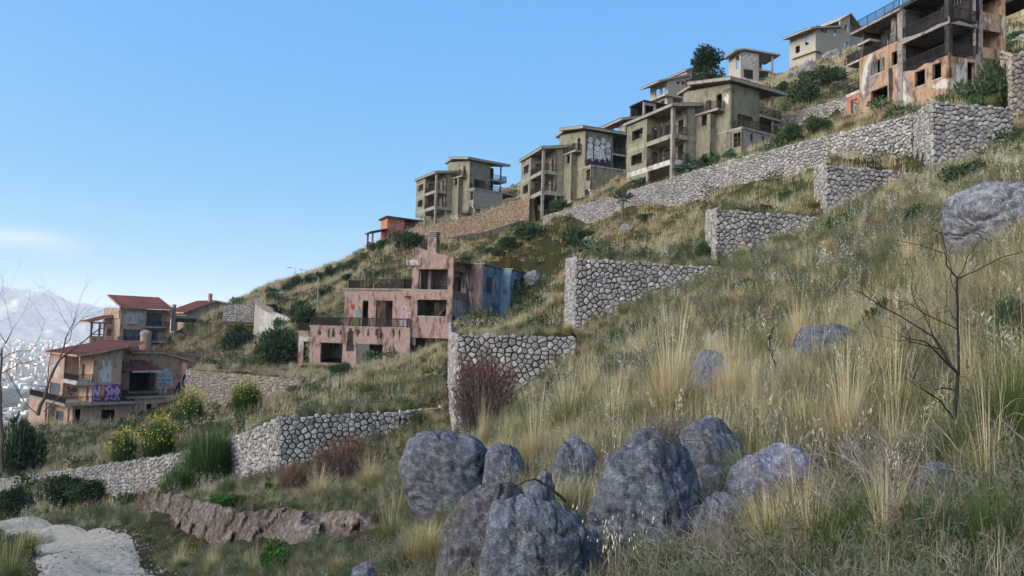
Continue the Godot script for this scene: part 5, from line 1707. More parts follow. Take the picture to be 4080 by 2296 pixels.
		"tussock", "dry_tussock", "dark_tussock":
			var mb := MB.new()
			var stalk := MB.new()
			for i in 1000:
				var a := g.randf() * TAU
				var q := sqrt(g.randf()) * 0.3
				var lean := g.randf_range(0.05, 0.5) + 0.75 * g.randf() * g.randf()
				var t := g.randf()
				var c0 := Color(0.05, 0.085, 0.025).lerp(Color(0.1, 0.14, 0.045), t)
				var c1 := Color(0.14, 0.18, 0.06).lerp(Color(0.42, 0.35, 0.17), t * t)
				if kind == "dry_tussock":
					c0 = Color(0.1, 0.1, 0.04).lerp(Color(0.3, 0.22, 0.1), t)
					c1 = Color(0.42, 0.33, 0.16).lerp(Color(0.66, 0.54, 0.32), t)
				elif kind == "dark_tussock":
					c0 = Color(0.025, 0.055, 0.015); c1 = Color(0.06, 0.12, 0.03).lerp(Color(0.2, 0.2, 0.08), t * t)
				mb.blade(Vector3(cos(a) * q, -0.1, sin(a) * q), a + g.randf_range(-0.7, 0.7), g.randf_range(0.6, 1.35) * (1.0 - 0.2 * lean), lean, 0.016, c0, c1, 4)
			if kind != "dark_tussock":
				for i in (40 if kind == "tussock" else 110):
					var a := g.randf() * TAU
					var hh := g.randf_range(1.3, 2.2)
					stalk.blade(Vector3(cos(a) * 0.15, 0, sin(a) * 0.15), a, hh, g.randf_range(0.1, 1.0), 0.013, Color(0.5, 0.39, 0.2), Color(0.7, 0.58, 0.36), 4)
				out.append(["stalks", stalk, M.grass])
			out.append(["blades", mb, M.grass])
		"herb_bush":
			var mb := leaves(g, lumps(g, 9, 0.7, 0.9, 0.25, 0.45), 4200, 0.075, 0.016, Color(0.07, 0.11, 0.045), Color(0.18, 0.22, 0.11))
			out.append(["foliage", mb, M.foliage])
			for k in 14: twigs(wood, g, Vector3(g.randf_range(-0.3, 0.3), -0.1, g.randf_range(-0.3, 0.3)), (ball(g) + Vector3.UP * 1.3).normalized(), 0.5, 0.012, 2, 0.3, 2, 3)
			out.append(["stems", wood, M.bark])
	return out


func plant(kind: String, variety: int, x: float, z: float, r: float, h: float, label: String, group := "", sink := 0.08) -> Node3D:
	var key := "%s%d" % [kind, variety]
	var called: String = {"shrub": "shrub", "grey_shrub": "shrub", "bright_shrub": "shrub", "broom": "broom_bush", "spurge": "spurge_bush", "cushion": "cushion_bush", "herb_bush": "herb_bush", "palm": "dwarf_palm", "pine": "pine_tree", "spreading_tree": "tree", "tussock": "grass_tussock", "dry_tussock": "grass_tussock", "dark_tussock": "grass_tussock"}[kind]
	var category: String = {"palm": "dwarf palm", "pine": "tree", "spreading_tree": "tree", "tussock": "tussock", "dry_tussock": "tussock", "dark_tussock": "tussock"}.get(kind, "bush")
	var o: Node3D
	if not protos.has(key):
		YO = 0.0
		XF = Transform3D.IDENTITY
		o = thing(called, label, category)
		for p in plant_parts(kind, variety): part(o, p[0], p[1], p[2])
		protos[key] = o
	else:
		o = protos[key].duplicate()
		o.name = numbered(called)
		add_child(o)
	tag(o, label, category, group if group else {"palm": "dwarf palms on the slope", "tussock": "grass tussocks", "dry_tussock": "grass tussocks", "dark_tussock": "grass tussocks"}.get(kind, "bushes on the slope"))
	o.transform = Transform3D(Basis(Vector3.UP, rng.randf() * TAU).scaled_local(Vector3(r, h, r)), on(x, z, sink))
	return o


# ---------------------------------------------------------------- ground cover
func cover_mesh(kind: String, variety: int) -> ArrayMesh:
	var g := RandomNumberGenerator.new()
	g.seed = hash(kind) + variety * 31
	var mb := MB.new()
	match kind:
		"dry":
			for i in 46:
				var a := g.randf() * TAU
				var q := sqrt(g.randf()) * 0.2
				var c := Color(0.44, 0.35, 0.2).lerp(Color(0.68, 0.57, 0.38), g.randf())
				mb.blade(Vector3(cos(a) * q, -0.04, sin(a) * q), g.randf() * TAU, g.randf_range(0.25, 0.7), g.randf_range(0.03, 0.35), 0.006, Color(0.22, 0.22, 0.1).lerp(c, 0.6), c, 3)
		"green":
			for i in 60:
				var a := g.randf() * TAU
				var q := sqrt(g.randf()) * 0.16
				var c := Color(0.075, 0.12, 0.035).lerp(Color(0.17, 0.2, 0.08), g.randf())
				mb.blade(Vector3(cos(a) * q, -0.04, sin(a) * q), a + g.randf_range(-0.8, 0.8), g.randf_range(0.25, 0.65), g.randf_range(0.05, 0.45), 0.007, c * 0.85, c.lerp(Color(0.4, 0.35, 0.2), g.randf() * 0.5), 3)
		"herb":
			for i in 16:
				var a := g.randf() * TAU
				var tip := Vector3(cos(a) * g.randf_range(0.05, 0.3), g.randf_range(0.15, 0.45), sin(a) * g.randf_range(0.05, 0.3))
				mb.col = Color(0.2, 0.17, 0.12)
				mb.bar(Vector3(tip.x * 0.2, -0.03, tip.z * 0.2), tip, 0.006)
				for k in 20:
					var c := Color(0.07, 0.1, 0.05).lerp(Color(0.17, 0.21, 0.125), g.randf())
					mb.col = c
					mb.leaf(Vector3(tip.x * 0.2, -0.03, tip.z * 0.2).lerp(tip, 0.25 + 0.75 * k / 20.0), (ball(g) + Vector3.UP * 0.5).normalized(), ball(g), g.randf_range(0.035, 0.07), 0.013)
		"twiggy":
			for i in 9:
				var d := (ball(g) + Vector3.UP * 1.0).normalized()
				mb.col = Color(0.42, 0.39, 0.36).lerp(Color(0.25, 0.2, 0.17), g.randf())
				var tw := MB.new()
				tw.col = mb.col
				twigs(tw, g, Vector3.ZERO, d, g.randf_range(0.15, 0.3), 0.006, 2, 0.4, 2, 3)
				mb.v.append_array(tw.v)
				mb.c.append_array(tw.c)
		"oat":
			for i in 9:
				var a := g.randf() * TAU
				var q := g.randf() * 0.2
				var h := g.randf_range(0.5, 1.1)
				var lean := g.randf_range(0.05, 0.4)
				var b := Vector3(cos(a) * q, 0, sin(a) * q)
				mb.blade(b, a, h, lean, 0.005, Color(0.35, 0.33, 0.18), Color(0.52, 0.47, 0.32), 4)
				for k in 11:
					var t := g.randf_range(0.6, 1.0)
					var p := b + Vector3(cos(a), 0, sin(a)) * lean * t * t + Vector3.UP * h * (t - 0.35 * minf(lean / h, 1.3) * t * t)
					var dd := Vector3(g.randf_range(-1, 1), -0.5, g.randf_range(-1, 1)).normalized()
					var e := p + dd * g.randf_range(0.02, 0.07)
					mb.col = Color(0.66, 0.62, 0.5).lerp(Color(0.75, 0.72, 0.63), g.randf())
					mb.leaf(e, Vector3(dd.x * 0.3, -1, dd.z * 0.3).normalized(), Vector3(-dd.z, 0, dd.x).normalized(), g.randf_range(0.03, 0.05), 0.011)
		"stalk":
			for i in 6:
				var a := g.randf() * TAU
				var h := g.randf_range(0.9, 1.7)
				var lean := g.randf_range(0.05, 0.7)
				var b := Vector3(cos(a) * 0.12, 0, sin(a) * 0.12)
				mb.blade(b, a, h, lean, 0.007, Color(0.42, 0.35, 0.21), Color(0.58, 0.5, 0.34), 5)
				for k in 14:
					var t := g.randf_range(0.72, 1.0)
					var p := b + Vector3(cos(a), 0, sin(a)) * lean * t * t + Vector3.UP * h * (t - 0.35 * minf(lean / h, 1.3) * t * t)
					mb.col = Color(0.6, 0.54, 0.42)
					mb.leaf(p, (ball(g) + Vector3.UP).normalized(), ball(g), 0.05, 0.008)
		"clump", "dry_clump", "dark_clump":
			return plant_parts({"clump": "tussock", "dry_clump": "dry_tussock", "dark_clump": "dark_tussock"}[kind], variety + 5)[-1][1].mesh(M.grass)
		"far_dry", "far_green":
			for i in 26:
				var a := g.randf() * TAU
				var q := sqrt(g.randf()) * 0.55
				var c := Color(0.44, 0.35, 0.2).lerp(Color(0.68, 0.57, 0.38), g.randf())
				if kind == "far_green": c = Color(0.09, 0.13, 0.05).lerp(Color(0.2, 0.22, 0.1), g.randf())
				mb.blade(Vector3(cos(a) * q, -0.05, sin(a) * q), g.randf() * TAU, g.randf_range(0.35, 0.9), g.randf_range(0.05, 0.5), 0.03, c * 0.8, c, 2)
		"far_bush":
			var d2 := leaves(g, lumps(g, 5, 0.4, 0.6, 0.16, 0.32), 150, 0.15, 0.075, Color(0.05, 0.075, 0.035), Color(0.14, 0.16, 0.085))
			mb = d2
		"flower":
			for i in 30:
				var p := Vector3(g.randf_range(-0.4, 0.4), g.randf_range(0.15, 0.5), g.randf_range(-0.4, 0.4))
				mb.col = Color(0.1, 0.14, 0.05)
				mb.bar(Vector3(p.x * 0.7, 0, p.z * 0.7), p, 0.006)
				mb.col = Color(0.65, 0.5, 0.05)
				for k in 3: mb.leaf(p, ball(g), ball(g), 0.04, 0.03)
		"pebble":
			var k := 5
			var pts := []
			for i in k: pts.append(Vector3(cos(TAU * i / k) * g.randf_range(0.7, 1.1), -0.1, sin(TAU * i / k) * g.randf_range(0.7, 1.1)) * 0.05)
			mb.col = Color(0.42, 0.4, 0.37).lerp(Color(0.3, 0.27, 0.24), g.randf())
			var top := []
			for p in pts: top.append(Vector3(p.x * 0.6, g.randf_range(0.02, 0.04), p.z * 0.6))
			for i in k:
				mb.quad(pts[i], pts[(i + 1) % k], top[(i + 1) % k], top[i])
				mb.tri(top[i], top[(i + 1) % k], Vector3(0, 0.04, 0))
	return mb.mesh(M.grass if kind != "pebble" else M.stone)


# keep: a Callable (x, z, distance) -> chance
func cover(called: String, label: String, category: String, kind: String, varieties: int, n: int, d0: float, d1: float, keep: Callable, s0: float, s1: float, az0 := -0.72, az1 := 0.72) -> void:
	var sets := []
	for k in varieties: sets.append([])
	var g := RandomNumberGenerator.new()
	g.seed = hash(called + kind) + n
	for i in n:
		var d := sqrt(lerpf(d0 * d0, d1 * d1, g.randf()))
		var az := g.randf_range(az0, az1)
		var x := d * sin(az)
		var z := -d * cos(az)
		var chance: float = keep.call(x, z, d)
		if g.randf() > chance: continue
		if blocked(x, z): continue
		var s := g.randf_range(s0, s1)
		# grazed and trodden lower ground by the track
		if d < 34.0: s *= lerpf(0.5, 1.0, smoothstep(-2.5, 2.0, x + (d - 10.0) * 0.05))
		var b := Basis(Vector3.UP, g.randf() * TAU).scaled_local(Vector3(s, s * g.randf_range(0.8, 1.25), s))
		var tone := g.randf_range(0.75, 1.2)
		var tint := Color(tone * g.randf_range(0.92, 1.08), tone, tone * g.randf_range(0.85, 1.05))
		sets[g.randi() % varieties].append([Transform3D(b, on(x, z)), tint])
	for k in varieties:
		if sets[k].is_empty(): continue
		var mm := MultiMesh.new()
		mm.transform_format = MultiMesh.TRANSFORM_3D
		mm.use_colors = true
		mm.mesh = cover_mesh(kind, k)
		mm.instance_count = sets[k].size()
		for i in sets[k].size():
			mm.set_instance_transform(i, sets[k][i][0])
			mm.set_instance_color(i, sets[k][i][1])
		var o := MultiMeshInstance3D.new()
		o.name = numbered(called)
		o.multimesh = mm
		add_child(o)
		tag(o, label, category, "ground cover", "stuff")


var bank := PackedVector2Array()
var footprints := []    # [inverse frame, x0, x1, z0, z1]


func blocked(x: float, z: float) -> bool:
	for f in footprints:
		var l: Vector3 = f[0] * Vector3(x, 0, z)
		if l.x > f[1] and l.x < f[2] and l.z > f[3] and l.z < f[4]: return true
	for r in rocks:
		if absf(x - r.x) < r.y and absf(z - r.z) < r.y and Vector2(x - r.x, z - r.z).length() < r.y: return true
	if bank.size() > 2 and Geometry2D.is_point_in_polygon(Vector2(x, z), bank): return true
	if x < 0.0 and z > -32.0 and track_off(x, z) < -0.15: return true
	for t in terraces:
		if not t[5].has_point(Vector2(x, z)): continue
		var s := beside(t[0], x, z)
		if s.x > -0.25 and s.x < 0.75: return true
	return false


func track_off(x: float, z: float) -> float:
	var p := Vector2(x, z)
	var best := INF
	for i in way.size() - 1:
		var d := way[i + 1] - way[i]
		var t := clampf((p - way[i]).dot(d) / d.length_squared(), 0, 1)
		best = minf(best, p.distance_to(way[i] + d * t) - lerpf(half_width[i], half_width[i + 1], t))
	return best


var half_width := PackedFloat32Array()


# ---------------------------------------------------------------- far country
func town_and_mountains() -> void:
	var pl := PlaneMesh.new()
	pl.size = Vector2(16000, 14000)
	pl.material = M.plain_ground
	single("plain", "flat coastal plain far below the hillside", "plain", pl, Vector3(-4500, -206, -7400), "", "structure")
	# mountains: a strip of country that rises from the plain to an uneven ridge
	var top := [[-0.95, 180.0], [-0.75, 260.0], [-0.63, 330.0], [-0.585, 375.0], [-0.565, 372.0], [-0.52, 255.0], [-0.475, 140.0], [-0.455, 215.0], [-0.44, 235.0], [-0.41, 200.0], [-0.37, 150.0], [-0.33, 95.0], [-0.25, 60.0], [0.0, 60.0]]
	var nz := FastNoiseLite.new()
	nz.seed = 5
	nz.frequency = 0.0011
	nz.fractal_type = FastNoiseLite.FRACTAL_RIDGED
	nz.fractal_octaves = 5
	var st := SurfaceTool.new()
	st.begin(Mesh.PRIMITIVE_TRIANGLES)
	st.set_smooth_group(0)
	var rows := 44
	var cols := 260
	var grid := []
	for j in rows + 1:
		for i in cols + 1:
			var az := lerpf(-0.95, 0.0, float(i) / cols)
			var k := 0
			while k < top.size() - 2 and top[k + 1][0] < az: k += 1
			var hh := lerpf(top[k][1], top[k + 1][1], clampf((az - top[k][0]) / (top[k + 1][0] - top[k][0]), 0, 1))
			var t := float(j) / rows
			var d := lerpf(8600.0, 13000.0, t)
			var x := d * sin(az)
			var z := -d * cos(az)
			var rise := pow(sin(minf(t / 0.62, 1.0) * PI * 0.5), 1.25) if t < 0.62 else cos((t - 0.62) / 0.38 * PI * 0.5)
			var h := (hh + 206.0) * rise
			h += nz.get_noise_2d(x, z) * 190.0 * sin(t * PI) * (1.0 - 0.75 * exp(-pow((t - 0.62) / 0.13, 2.0)))
			grid.append(Vector3(x, -212.0 + maxf(h, 0.0), z))
	for j in rows:
		for i in cols:
			var a := j * (cols + 1) + i
			for q in [a, a + cols + 1, a + 1, a + 1, a + cols + 1, a + cols + 2]: st.add_vertex(grid[q])
	st.index()
	st.generate_normals()
	var m := st.commit()
	m.surface_set_material(0, M.mountain)
	single("mountains", "hazy bare mountains beyond the city", "mountains", m, Vector3.ZERO, "", "structure")
	# unseen spur added behind the camera at left, shaped to block the low sun
	var sp := SurfaceTool.new()
	sp.begin(Mesh.PRIMITIVE_TRIANGLES)
	sp.set_smooth_group(0)
	var sg := []
	for j in 61:
		for i in 31:
			var x := lerpf(-620.0, -190.0, i / 30.0)
			var z := lerpf(-130.0, 420.0, j / 60.0)
			var crest := 155.0 * smoothstep(-125.0, 55.0, z) * (1.0 - 0.45 * smoothstep(90.0, 300.0, z)) + 215.0
			var hh := crest * pow(maxf(0.0, cos(clampf((x + 385.0) / 195.0, -1.0, 1.0) * PI * 0.5)), 1.2) * smoothstep(-130.0, -40.0, z) * smoothstep(420.0, 330.0, z)
			sg.append(Vector3(x, -212.0 + hh + nz.get_noise_2d(x * 6.0, z * 6.0) * 9.0, z))
	for j in 60:
		for i in 30:
			var q := j * 31 + i
			for k in [q, q + 1, q + 32, q, q + 32, q + 31]: sp.add_vertex(sg[k])
	sp.index()
	sp.generate_normals()
	var sm := sp.commit()
	sm.surface_set_material(0, M.plain_ground)
	single("hill", "unseen spur added to keep the low sun off the village", "hill", sm, Vector3.ZERO, "", "structure")
	# the city: far too many blocks to count
	var g := RandomNumberGenerator.new()
	g.seed = 77
	var bm := BoxMesh.new()
	bm.size = Vector3.ONE
	bm.material = M.town
	var tb := ArrayMesh.new()
	tb = leaves(g, lumps(g, 5, 0.5, 0.7, 0.25, 0.4), 220, 0.3, 0.16, Color(0.05, 0.08, 0.04), Color(0.1, 0.13, 0.07)).mesh(M.foliage)
	var places := [[], []]
	for i in 15000:
		var d := 1500.0 * pow(6.0, g.randf())
		var az := g.randf_range(-0.85, -0.2)
		var x := d * sin(az)
		var z := -d * cos(az)
		var dense := nz.get_noise_2d(x * 0.9 + 4000.0, z * 0.9) + (d - 3300.0) / 5200.0
		var s := g.randf_range(9.0, 26.0) * (0.75 if d < 3500.0 else 1.15)
		if g.randf() < dense + (0.42 if d > 3400.0 else 0.2):
			var h := g.randf_range(7.0, 16.0) if d < 3400.0 else g.randf_range(15.0, 42.0)
			var b := Basis(Vector3.UP, 0.5 + (g.randi() % 3) * 0.3).scaled_local(Vector3(s, h, s * g.randf_range(0.5, 1.6)))
			var tone := g.randf_range(0.3, 0.66)
			var c := Color(tone, tone * 0.93, tone * 0.84)
			if g.randf() < 0.12: c = Color(0.5, 0.3, 0.2)
			places[0].append([Transform3D(b, Vector3(x, -206.0 + h * 0.5, z)), c])
		else:
			places[1].append([Transform3D(Basis.from_scale(Vector3(s * 1.2, s * 0.7, s * 1.2)), Vector3(x, -206.0, z)), Color(1, 1, 1) * g.randf_range(0.7, 1.3)])
	for k in 2:
		var mm := MultiMesh.new()
		mm.transform_format = MultiMesh.TRANSFORM_3D
		mm.use_colors = true
		mm.mesh = bm if k == 0 else tb
		mm.instance_count = places[k].size()
		for i in places[k].size():
			mm.set_instance_transform(i, places[k][i][0])
			mm.set_instance_color(i, places[k][i][1])
		var o := MultiMeshInstance3D.new()
		o.name = "city" if k == 0 else "city_trees"
		o.multimesh = mm
		add_child(o)
		tag(o, "pale sunlit city blocks spread over the far plain" if k == 0 else "dark tree masses between the city blocks on the plain", "city" if k == 0 else "trees", "", "stuff")


func track() -> void:
	var mb := MB.new()
	var c := Curve3D.new()
	for p in way: c.add_point(Vector3(p.x, 0, p.y))
	var l := c.get_baked_length()
	var n := int(l / 0.3)
	var prev := []
	for i in n + 1:
		var o := l * i / n
		var p := c.sample_baked(o)
		var q := c.sample_baked(minf(o + 0.2, l)) - c.sample_baked(maxf(o - 0.2, 0.0))
		var s := Vector3(-q.z, 0, q.x).normalized()
		var row := []
		for k in 13:
			var t := lerpf(-1.0, 1.0, k / 12.0)
			var w := 0.98 + 0.2 * bump_noise.get_noise_2d(o * 6.0, 40.0 * signf(t))
			var e := p + s * t * w
			e.y = gy(e.x, e.z) + 0.05 - 0.13 * pow(absf(t), 6.0) + 0.02 * bump_noise.get_noise_2d(e.x * 20.0, e.z * 20.0)
			row.append(e)
		if i > 0:
			for k in 12: mb.quad(prev[k], prev[k + 1], row[k + 1], row[k])
		prev = row
	single("path", "pale dusty track of dirt and gravel", "track", mb.mesh(M.dust), Vector3.ZERO, "", "structure")


func street_lamp(label: String, where: Vector3, tall: float, turn: float) -> void:
	YO = 0.0
	XF = Transform3D.IDENTITY
	var t := thing("street_lamp", label, "street lamp", where, turn, "street lamps on the hill roads")
	var p := MB.new()
	p.tube(PackedVector3Array([Vector3(0, -1, 0), Vector3(0, tall * 0.5, 0), Vector3(0, tall, 0)]), PackedFloat32Array([0.13, 0.1, 0.07]), 8)
	part(t, "pole", p, M.concrete)
	var a := MB.new()
	a.tube(PackedVector3Array([Vector3(0, tall - 0.1, 0), Vector3(-0.5, tall + 0.05, 0), Vector3(-1.1, tall + 0.05, 0)]), PackedFloat32Array([0.06, 0.05, 0.05]), 6)
	part(t, "arm", a, M.concrete)
	var h := MB.new()
	h.hexa(Vector3(-1.9, tall - 0.05, -0.12), Vector3(-1.05, tall - 0.02, -0.16), Vector3(-1.05, tall - 0.02, 0.16), Vector3(-1.9, tall - 0.05, 0.12), Vector3(-1.85, tall + 0.08, -0.08), Vector3(-1.05, tall + 0.16, -0.1), Vector3(-1.05, tall + 0.16, 0.1), Vector3(-1.85, tall + 0.08, 0.08))
	part(t, "lamp_head", h, M.dark_metal)


# bare branches along given lines of points, thickest first
func branches(called: String, label: String, category: String, lines: Array, material: Material, seed_no: int, sprays := 3) -> void:
	YO = 0.0
	XF = Transform3D.IDENTITY
	var g := RandomNumberGenerator.new()
	g.seed = seed_no
	var foot: Vector3 = lines[0][0][0]
	var t := thing(called, label, category, foot)
	for k in lines.size():
		var mb := MB.new()
		var pts := PackedVector3Array()
		var rad := PackedFloat32Array()
		var src: Array = lines[k][0]
		for i in src.size() - 1:
			for q in 3:
				var p: Vector3 = src[i].lerp(src[i + 1], q / 3.0) - foot
				pts.push_back(p + ball(g) * (lines[k][1] * 0.5 if q else 0.0))
		pts.push_back(src[src.size() - 1] - foot)
		for i in pts.size(): rad.push_back(lerpf(lines[k][1], lines[k][2], float(i) / (pts.size() - 1)))
		mb.tube(pts, rad, 6)
		for s in sprays:
			var i := g.randi_range(pts.size() / 2, pts.size() - 1)
			var d := (pts[i] - pts[i - 1]).normalized()
			twigs(mb, g, pts[i], (d + ball(g) * 0.8).normalized(), pts[0].distance_to(pts[pts.size() - 1]) * 0.28, rad[i] * 0.6, 2, 0.3, 2, 4)
		part(t, "trunk" if k == 0 else "branch", mb, material)


func settle(where: Vector3, deg: float, x0: float, x1: float, z0: float, z1: float, y: float, cut := true) -> void:
	var inv := Transform3D(Basis(Vector3.UP, deg_to_rad(deg)), Vector3(where.x, 0, where.z)).affine_inverse()
	footprints.append([inv, x0, x1, z0, z1])
	if cut: pads.append([inv, x0 + 0.3, x1 - 0.3, z0 + 0.3, z1 - 0.3, y])


func dusk_sky() -> PanoramaSkyMaterial:
	var w := 768
	var h := 384
	var data := PackedFloat32Array()
	data.resize(w * h * 4)
	var stops := [[-90.0, Color(0.107, 0.107, 0.102)], [-6.0, Color(0.214, 0.230, 0.241)], [0.0, Color(0.125, 0.269, 0.355)], [4.0, Color(0.094, 0.237, 0.345)], [10.0, Color(0.065, 0.205, 0.355)], [20.0, Color(0.051, 0.175, 0.371)], [32.0, Color(0.046, 0.155, 0.332)], [60.0, Color(0.042, 0.128, 0.268)], [90.0, Color(0.039, 0.116, 0.246)]]
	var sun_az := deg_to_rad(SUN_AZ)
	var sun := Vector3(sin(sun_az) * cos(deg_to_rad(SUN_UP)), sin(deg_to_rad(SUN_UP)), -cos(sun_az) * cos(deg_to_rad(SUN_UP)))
	for j in h:
		var el := 90.0 - 180.0 * (j + 0.5) / h
		var k := 0
		while k < stops.size() - 2 and stops[k + 1][0] < el: k += 1
		var base: Color = stops[k][1].lerp(stops[k + 1][1], clampf((el - stops[k][0]) / (stops[k + 1][0] - stops[k][0]), 0, 1))
		for i in w:
			var az := wrapf((i + 0.5) / w * TAU, -PI, PI)
			var e := deg_to_rad(el)
			var d := Vector3(sin(az) * cos(e), sin(e), -cos(az) * cos(e))
			var c := base
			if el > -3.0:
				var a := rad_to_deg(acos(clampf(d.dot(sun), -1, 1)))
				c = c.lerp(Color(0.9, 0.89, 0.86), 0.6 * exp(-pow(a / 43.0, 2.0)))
				c += Color(5.5, 5.2, 4.75) * exp(-pow(a / 30.0, 2.0))  # out-of-view glow round the sun, raised with the wash above as fill light
				# one thin streak of cloud low at the left
				var du := (rad_to_deg(az) + 36.5) / 7.5
				var dv := (el - 5.0 - 0.25 * sin(du * 3.0)) / 0.42
				var cl := exp(-dv * dv) * smoothstep(1.15, 0.6, absf(du)) * (0.75 + 0.25 * mix_noise.get_noise_2d(i * 6.0, j * 30.0))
				c = c.lerp(Color(0.36, 0.37, 0.38), 0.9 * clampf(cl, 0, 1))
			var q := (j * w + i) * 4
			data[q] = c.r; data[q + 1] = c.g; data[q + 2] = c.b; data[q + 3] = 1.0
	var im := Image.create_from_data(w, h, false, Image.FORMAT_RGBAF, data.to_byte_array())
	var s := PanoramaSkyMaterial.new()
	s.panorama = ImageTexture.create_from_image(im)
	return s


const SUN_AZ := -118.0
const SUN_UP := 7.0


func _ready() -> void:
	rng.seed = 20240611
	bump_noise.seed = 3
	bump_noise.frequency = 0.05
	mix_noise.seed = 9
	mix_noise.frequency = 0.045
	# camera, sky, sun, exposure
	var cam := Camera3D.new()
	cam.name = "camera"
	cam.fov = 41.0
	cam.near = 0.05
	cam.far = 40000.0
	cam.transform = Transform3D(Basis(Vector3.RIGHT, deg_to_rad(3.5)) * Basis(Vector3.BACK, deg_to_rad(1.6)), Vector3.ZERO)
	add_child(cam)
	var env := Environment.new()
	env.background_mode = Environment.BG_SKY
	var sky := Sky.new()
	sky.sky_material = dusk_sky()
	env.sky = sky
	env.background_energy_multiplier = 1.0
	env.tonemap_mode = Environment.TONE_MAPPER_LINEAR
	env.tonemap_exposure = 2.5
	env.sdfgi_enabled = true
	env.ssao_enabled = true
	env.ssil_enabled = true
	env.fog_enabled = true
	env.fog_density = 0.0001
	env.fog_light_color = Color(0.85, 0.91, 1.0)
	var we := WorldEnvironment.new()
	we.name = "environment"
	we.environment = env
	add_child(we)
	var sun := DirectionalLight3D.new()
	sun.name = "sun"
	sun.light_energy = 1.6
	sun.light_color = Color(1.0, 0.9, 0.76)
	sun.light_angular_distance = 0.5
	sun.shadow_enabled = true
	var a := deg_to_rad(SUN_AZ)
	var e := deg_to_rad(SUN_UP)
	sun.transform = Transform3D.IDENTITY.looking_at(-Vector3(sin(a) * cos(e), sin(e), -cos(a) * cos(e)), Vector3.UP)
	add_child(sun)

	make_materials()

	# the surveyed slope, zone by zone
	# the near slope
	survey([0.0553, -1.68, -5, -2.58, -2.91, -9, 1.48, -1.22, -4, 2.12, -0.921, -3.2, -9.66, -4.55, -14, -8.23, -4.35, -13.5, -5.47, -3.97, -12.5, -8.77, -4.85, -17, -12.9, -5.79, -22, -16.7, -6.71, -26, -18.7, -6.92, -26, -16.6, -8.16, -32, -42.7, -14.8, -66, -28.6, -12.8, -55, -19.1, -9.16, -46, -14.4, -8.04, -40.5, -10.1, -6.74, -34.5])
	# the track and its bank
	survey([-6.48, -5.96, -30, -4.8, -5.31, -34, -2.92, -4.4, -36, -58.3, -19, -78, -9.07, -4.72, -20, -7.52, -4.23, -18, -5.64, -4.39, -14.5, -4.94, -3.61, -14.5, -3.6, -3.48, -11, -3.51, -3.18, -13, -2.94, -3.29, -11, -2.26, -2.97, -12, -1.41, -2.54, -11, -3.08, -4.2, -22, -4.62, -4.8, -22, 0.0693, -2.06, -8.5, 1.36, -1.6, -12])
	# the near knoll
	survey([0.214, -2.27, -20, -2.16, -4.34, -33, 0.333, -2.93, -33, 2.84, -1.43, -33, 2.68, -1.13, -24, 5.17, 0.208, -30, 3.13, -0.183, -37.5, 5.82, 1.13, -36, 10.5, 3.09, -39, 11.1, 3.78, -42, 13.7, 4.82, -40, 17.9, 6.57, -43, 18, 6.91, -44, 19.8, 7.76, -42, 23.8, 9.71, -45, 24.1, 9.86, -44, 25.2, 10.2, -43])
	# under the stepped walls
	survey([28.7, 11.3, -44, 30.8, 11.8, -42, 36.2, 15, -46, 8.1, 1.62, -22, 9.42, 2.34, -18, 10.7, 3.51, -17, 13.2, 4.15, -18, 5.66, 0.295, -12, 5.46, 0.261, -9.5, 5.33, 0.24, -8, 4.44, -0.436, -14, 2.26, -1.11, -10.5, 3.36, -0.879, -8, 3.15, -0.942, -5.5, 2.98, -0.873, -4.5, 1.91, -1.49, -6, 2.12, -1.26, -4.5])
	# the right slope
	survey([0.858, -1.93, -5.8, 0.352, -1.82, -5.2, -8.55, -4.39, -44, -22.2, -8.47, -64, -18, -4.9, -66, -13.3, -4.33, -78, -26.3, -4.93, -88, -18.1, -3.94, -92, -43.9, -12.1, -88, -30.4, -9.65, -72, -64.9, -15.4, -108, -36.3, -11.2, -68, -27.5, -8.91, -60, -77.2, -17.9, -110, 1.11, 2.98, -92, 1.59, 1.31, -70, -0.993, 0.0556, -55])
	# terraces in the middle
	survey([2.66, 0.319, -45, 4.47, 5.24, -85, 7.27, 4.84, -52, 11.2, 6.33, -60, 15.9, 8.2, -52, 13.8, 8.29, -65, 20.2, 10.1, -55, 23.2, 11.6, -52, -7.99, 6.62, -112, 0.539, 11.1, -108, 9.2, 10.2, -85, 16.1, 11.9, -76, -30.1, 10.3, -150, -37.6, 4.63, -150, -54.2, 9.12, -190, -37.3, 15.7, -185, -33.1, 21.1, -190])
	# about the pink house
	survey([-12.8, 13.3, -130, 22.8, 12.5, -58, 19.7, 14, -75, 11.8, 14.1, -92, 4.06, 15.6, -108, 2.24, 17.3, -116, -18.6, 17.5, -143, -39.3, -4.64, -112, -40.6, -0.193, -135, -52.8, -1.97, -150, -55, 4.29, -165, -70.2, 5.24, -190, -72.5, -6.65, -160, -84.8, -7, -160, 18.3, 17.9, -89, 23.7, 18.9, -82, 29.4, 21.4, -80])
	# under the upper road
	survey([32.1, 20.8, -72, 34.1, 17.6, -62, 6.45, 17.9, -116, -7.11, 21.2, -148, -28.8, 24.2, -190, 32.5, 26.1, -94, 37, 25.3, -84, 41.3, 34.1, -105, 51.3, 49.5, -140, 64.4, 57.3, -150, 83.9, 65, -160, 63.7, 38.2, -95, 58.9, 34.4, -80, 55.7, 34.1, -90, 24.6, 32.6, -120, 43.2, 47.9, -150, 16, 29.6, -150])
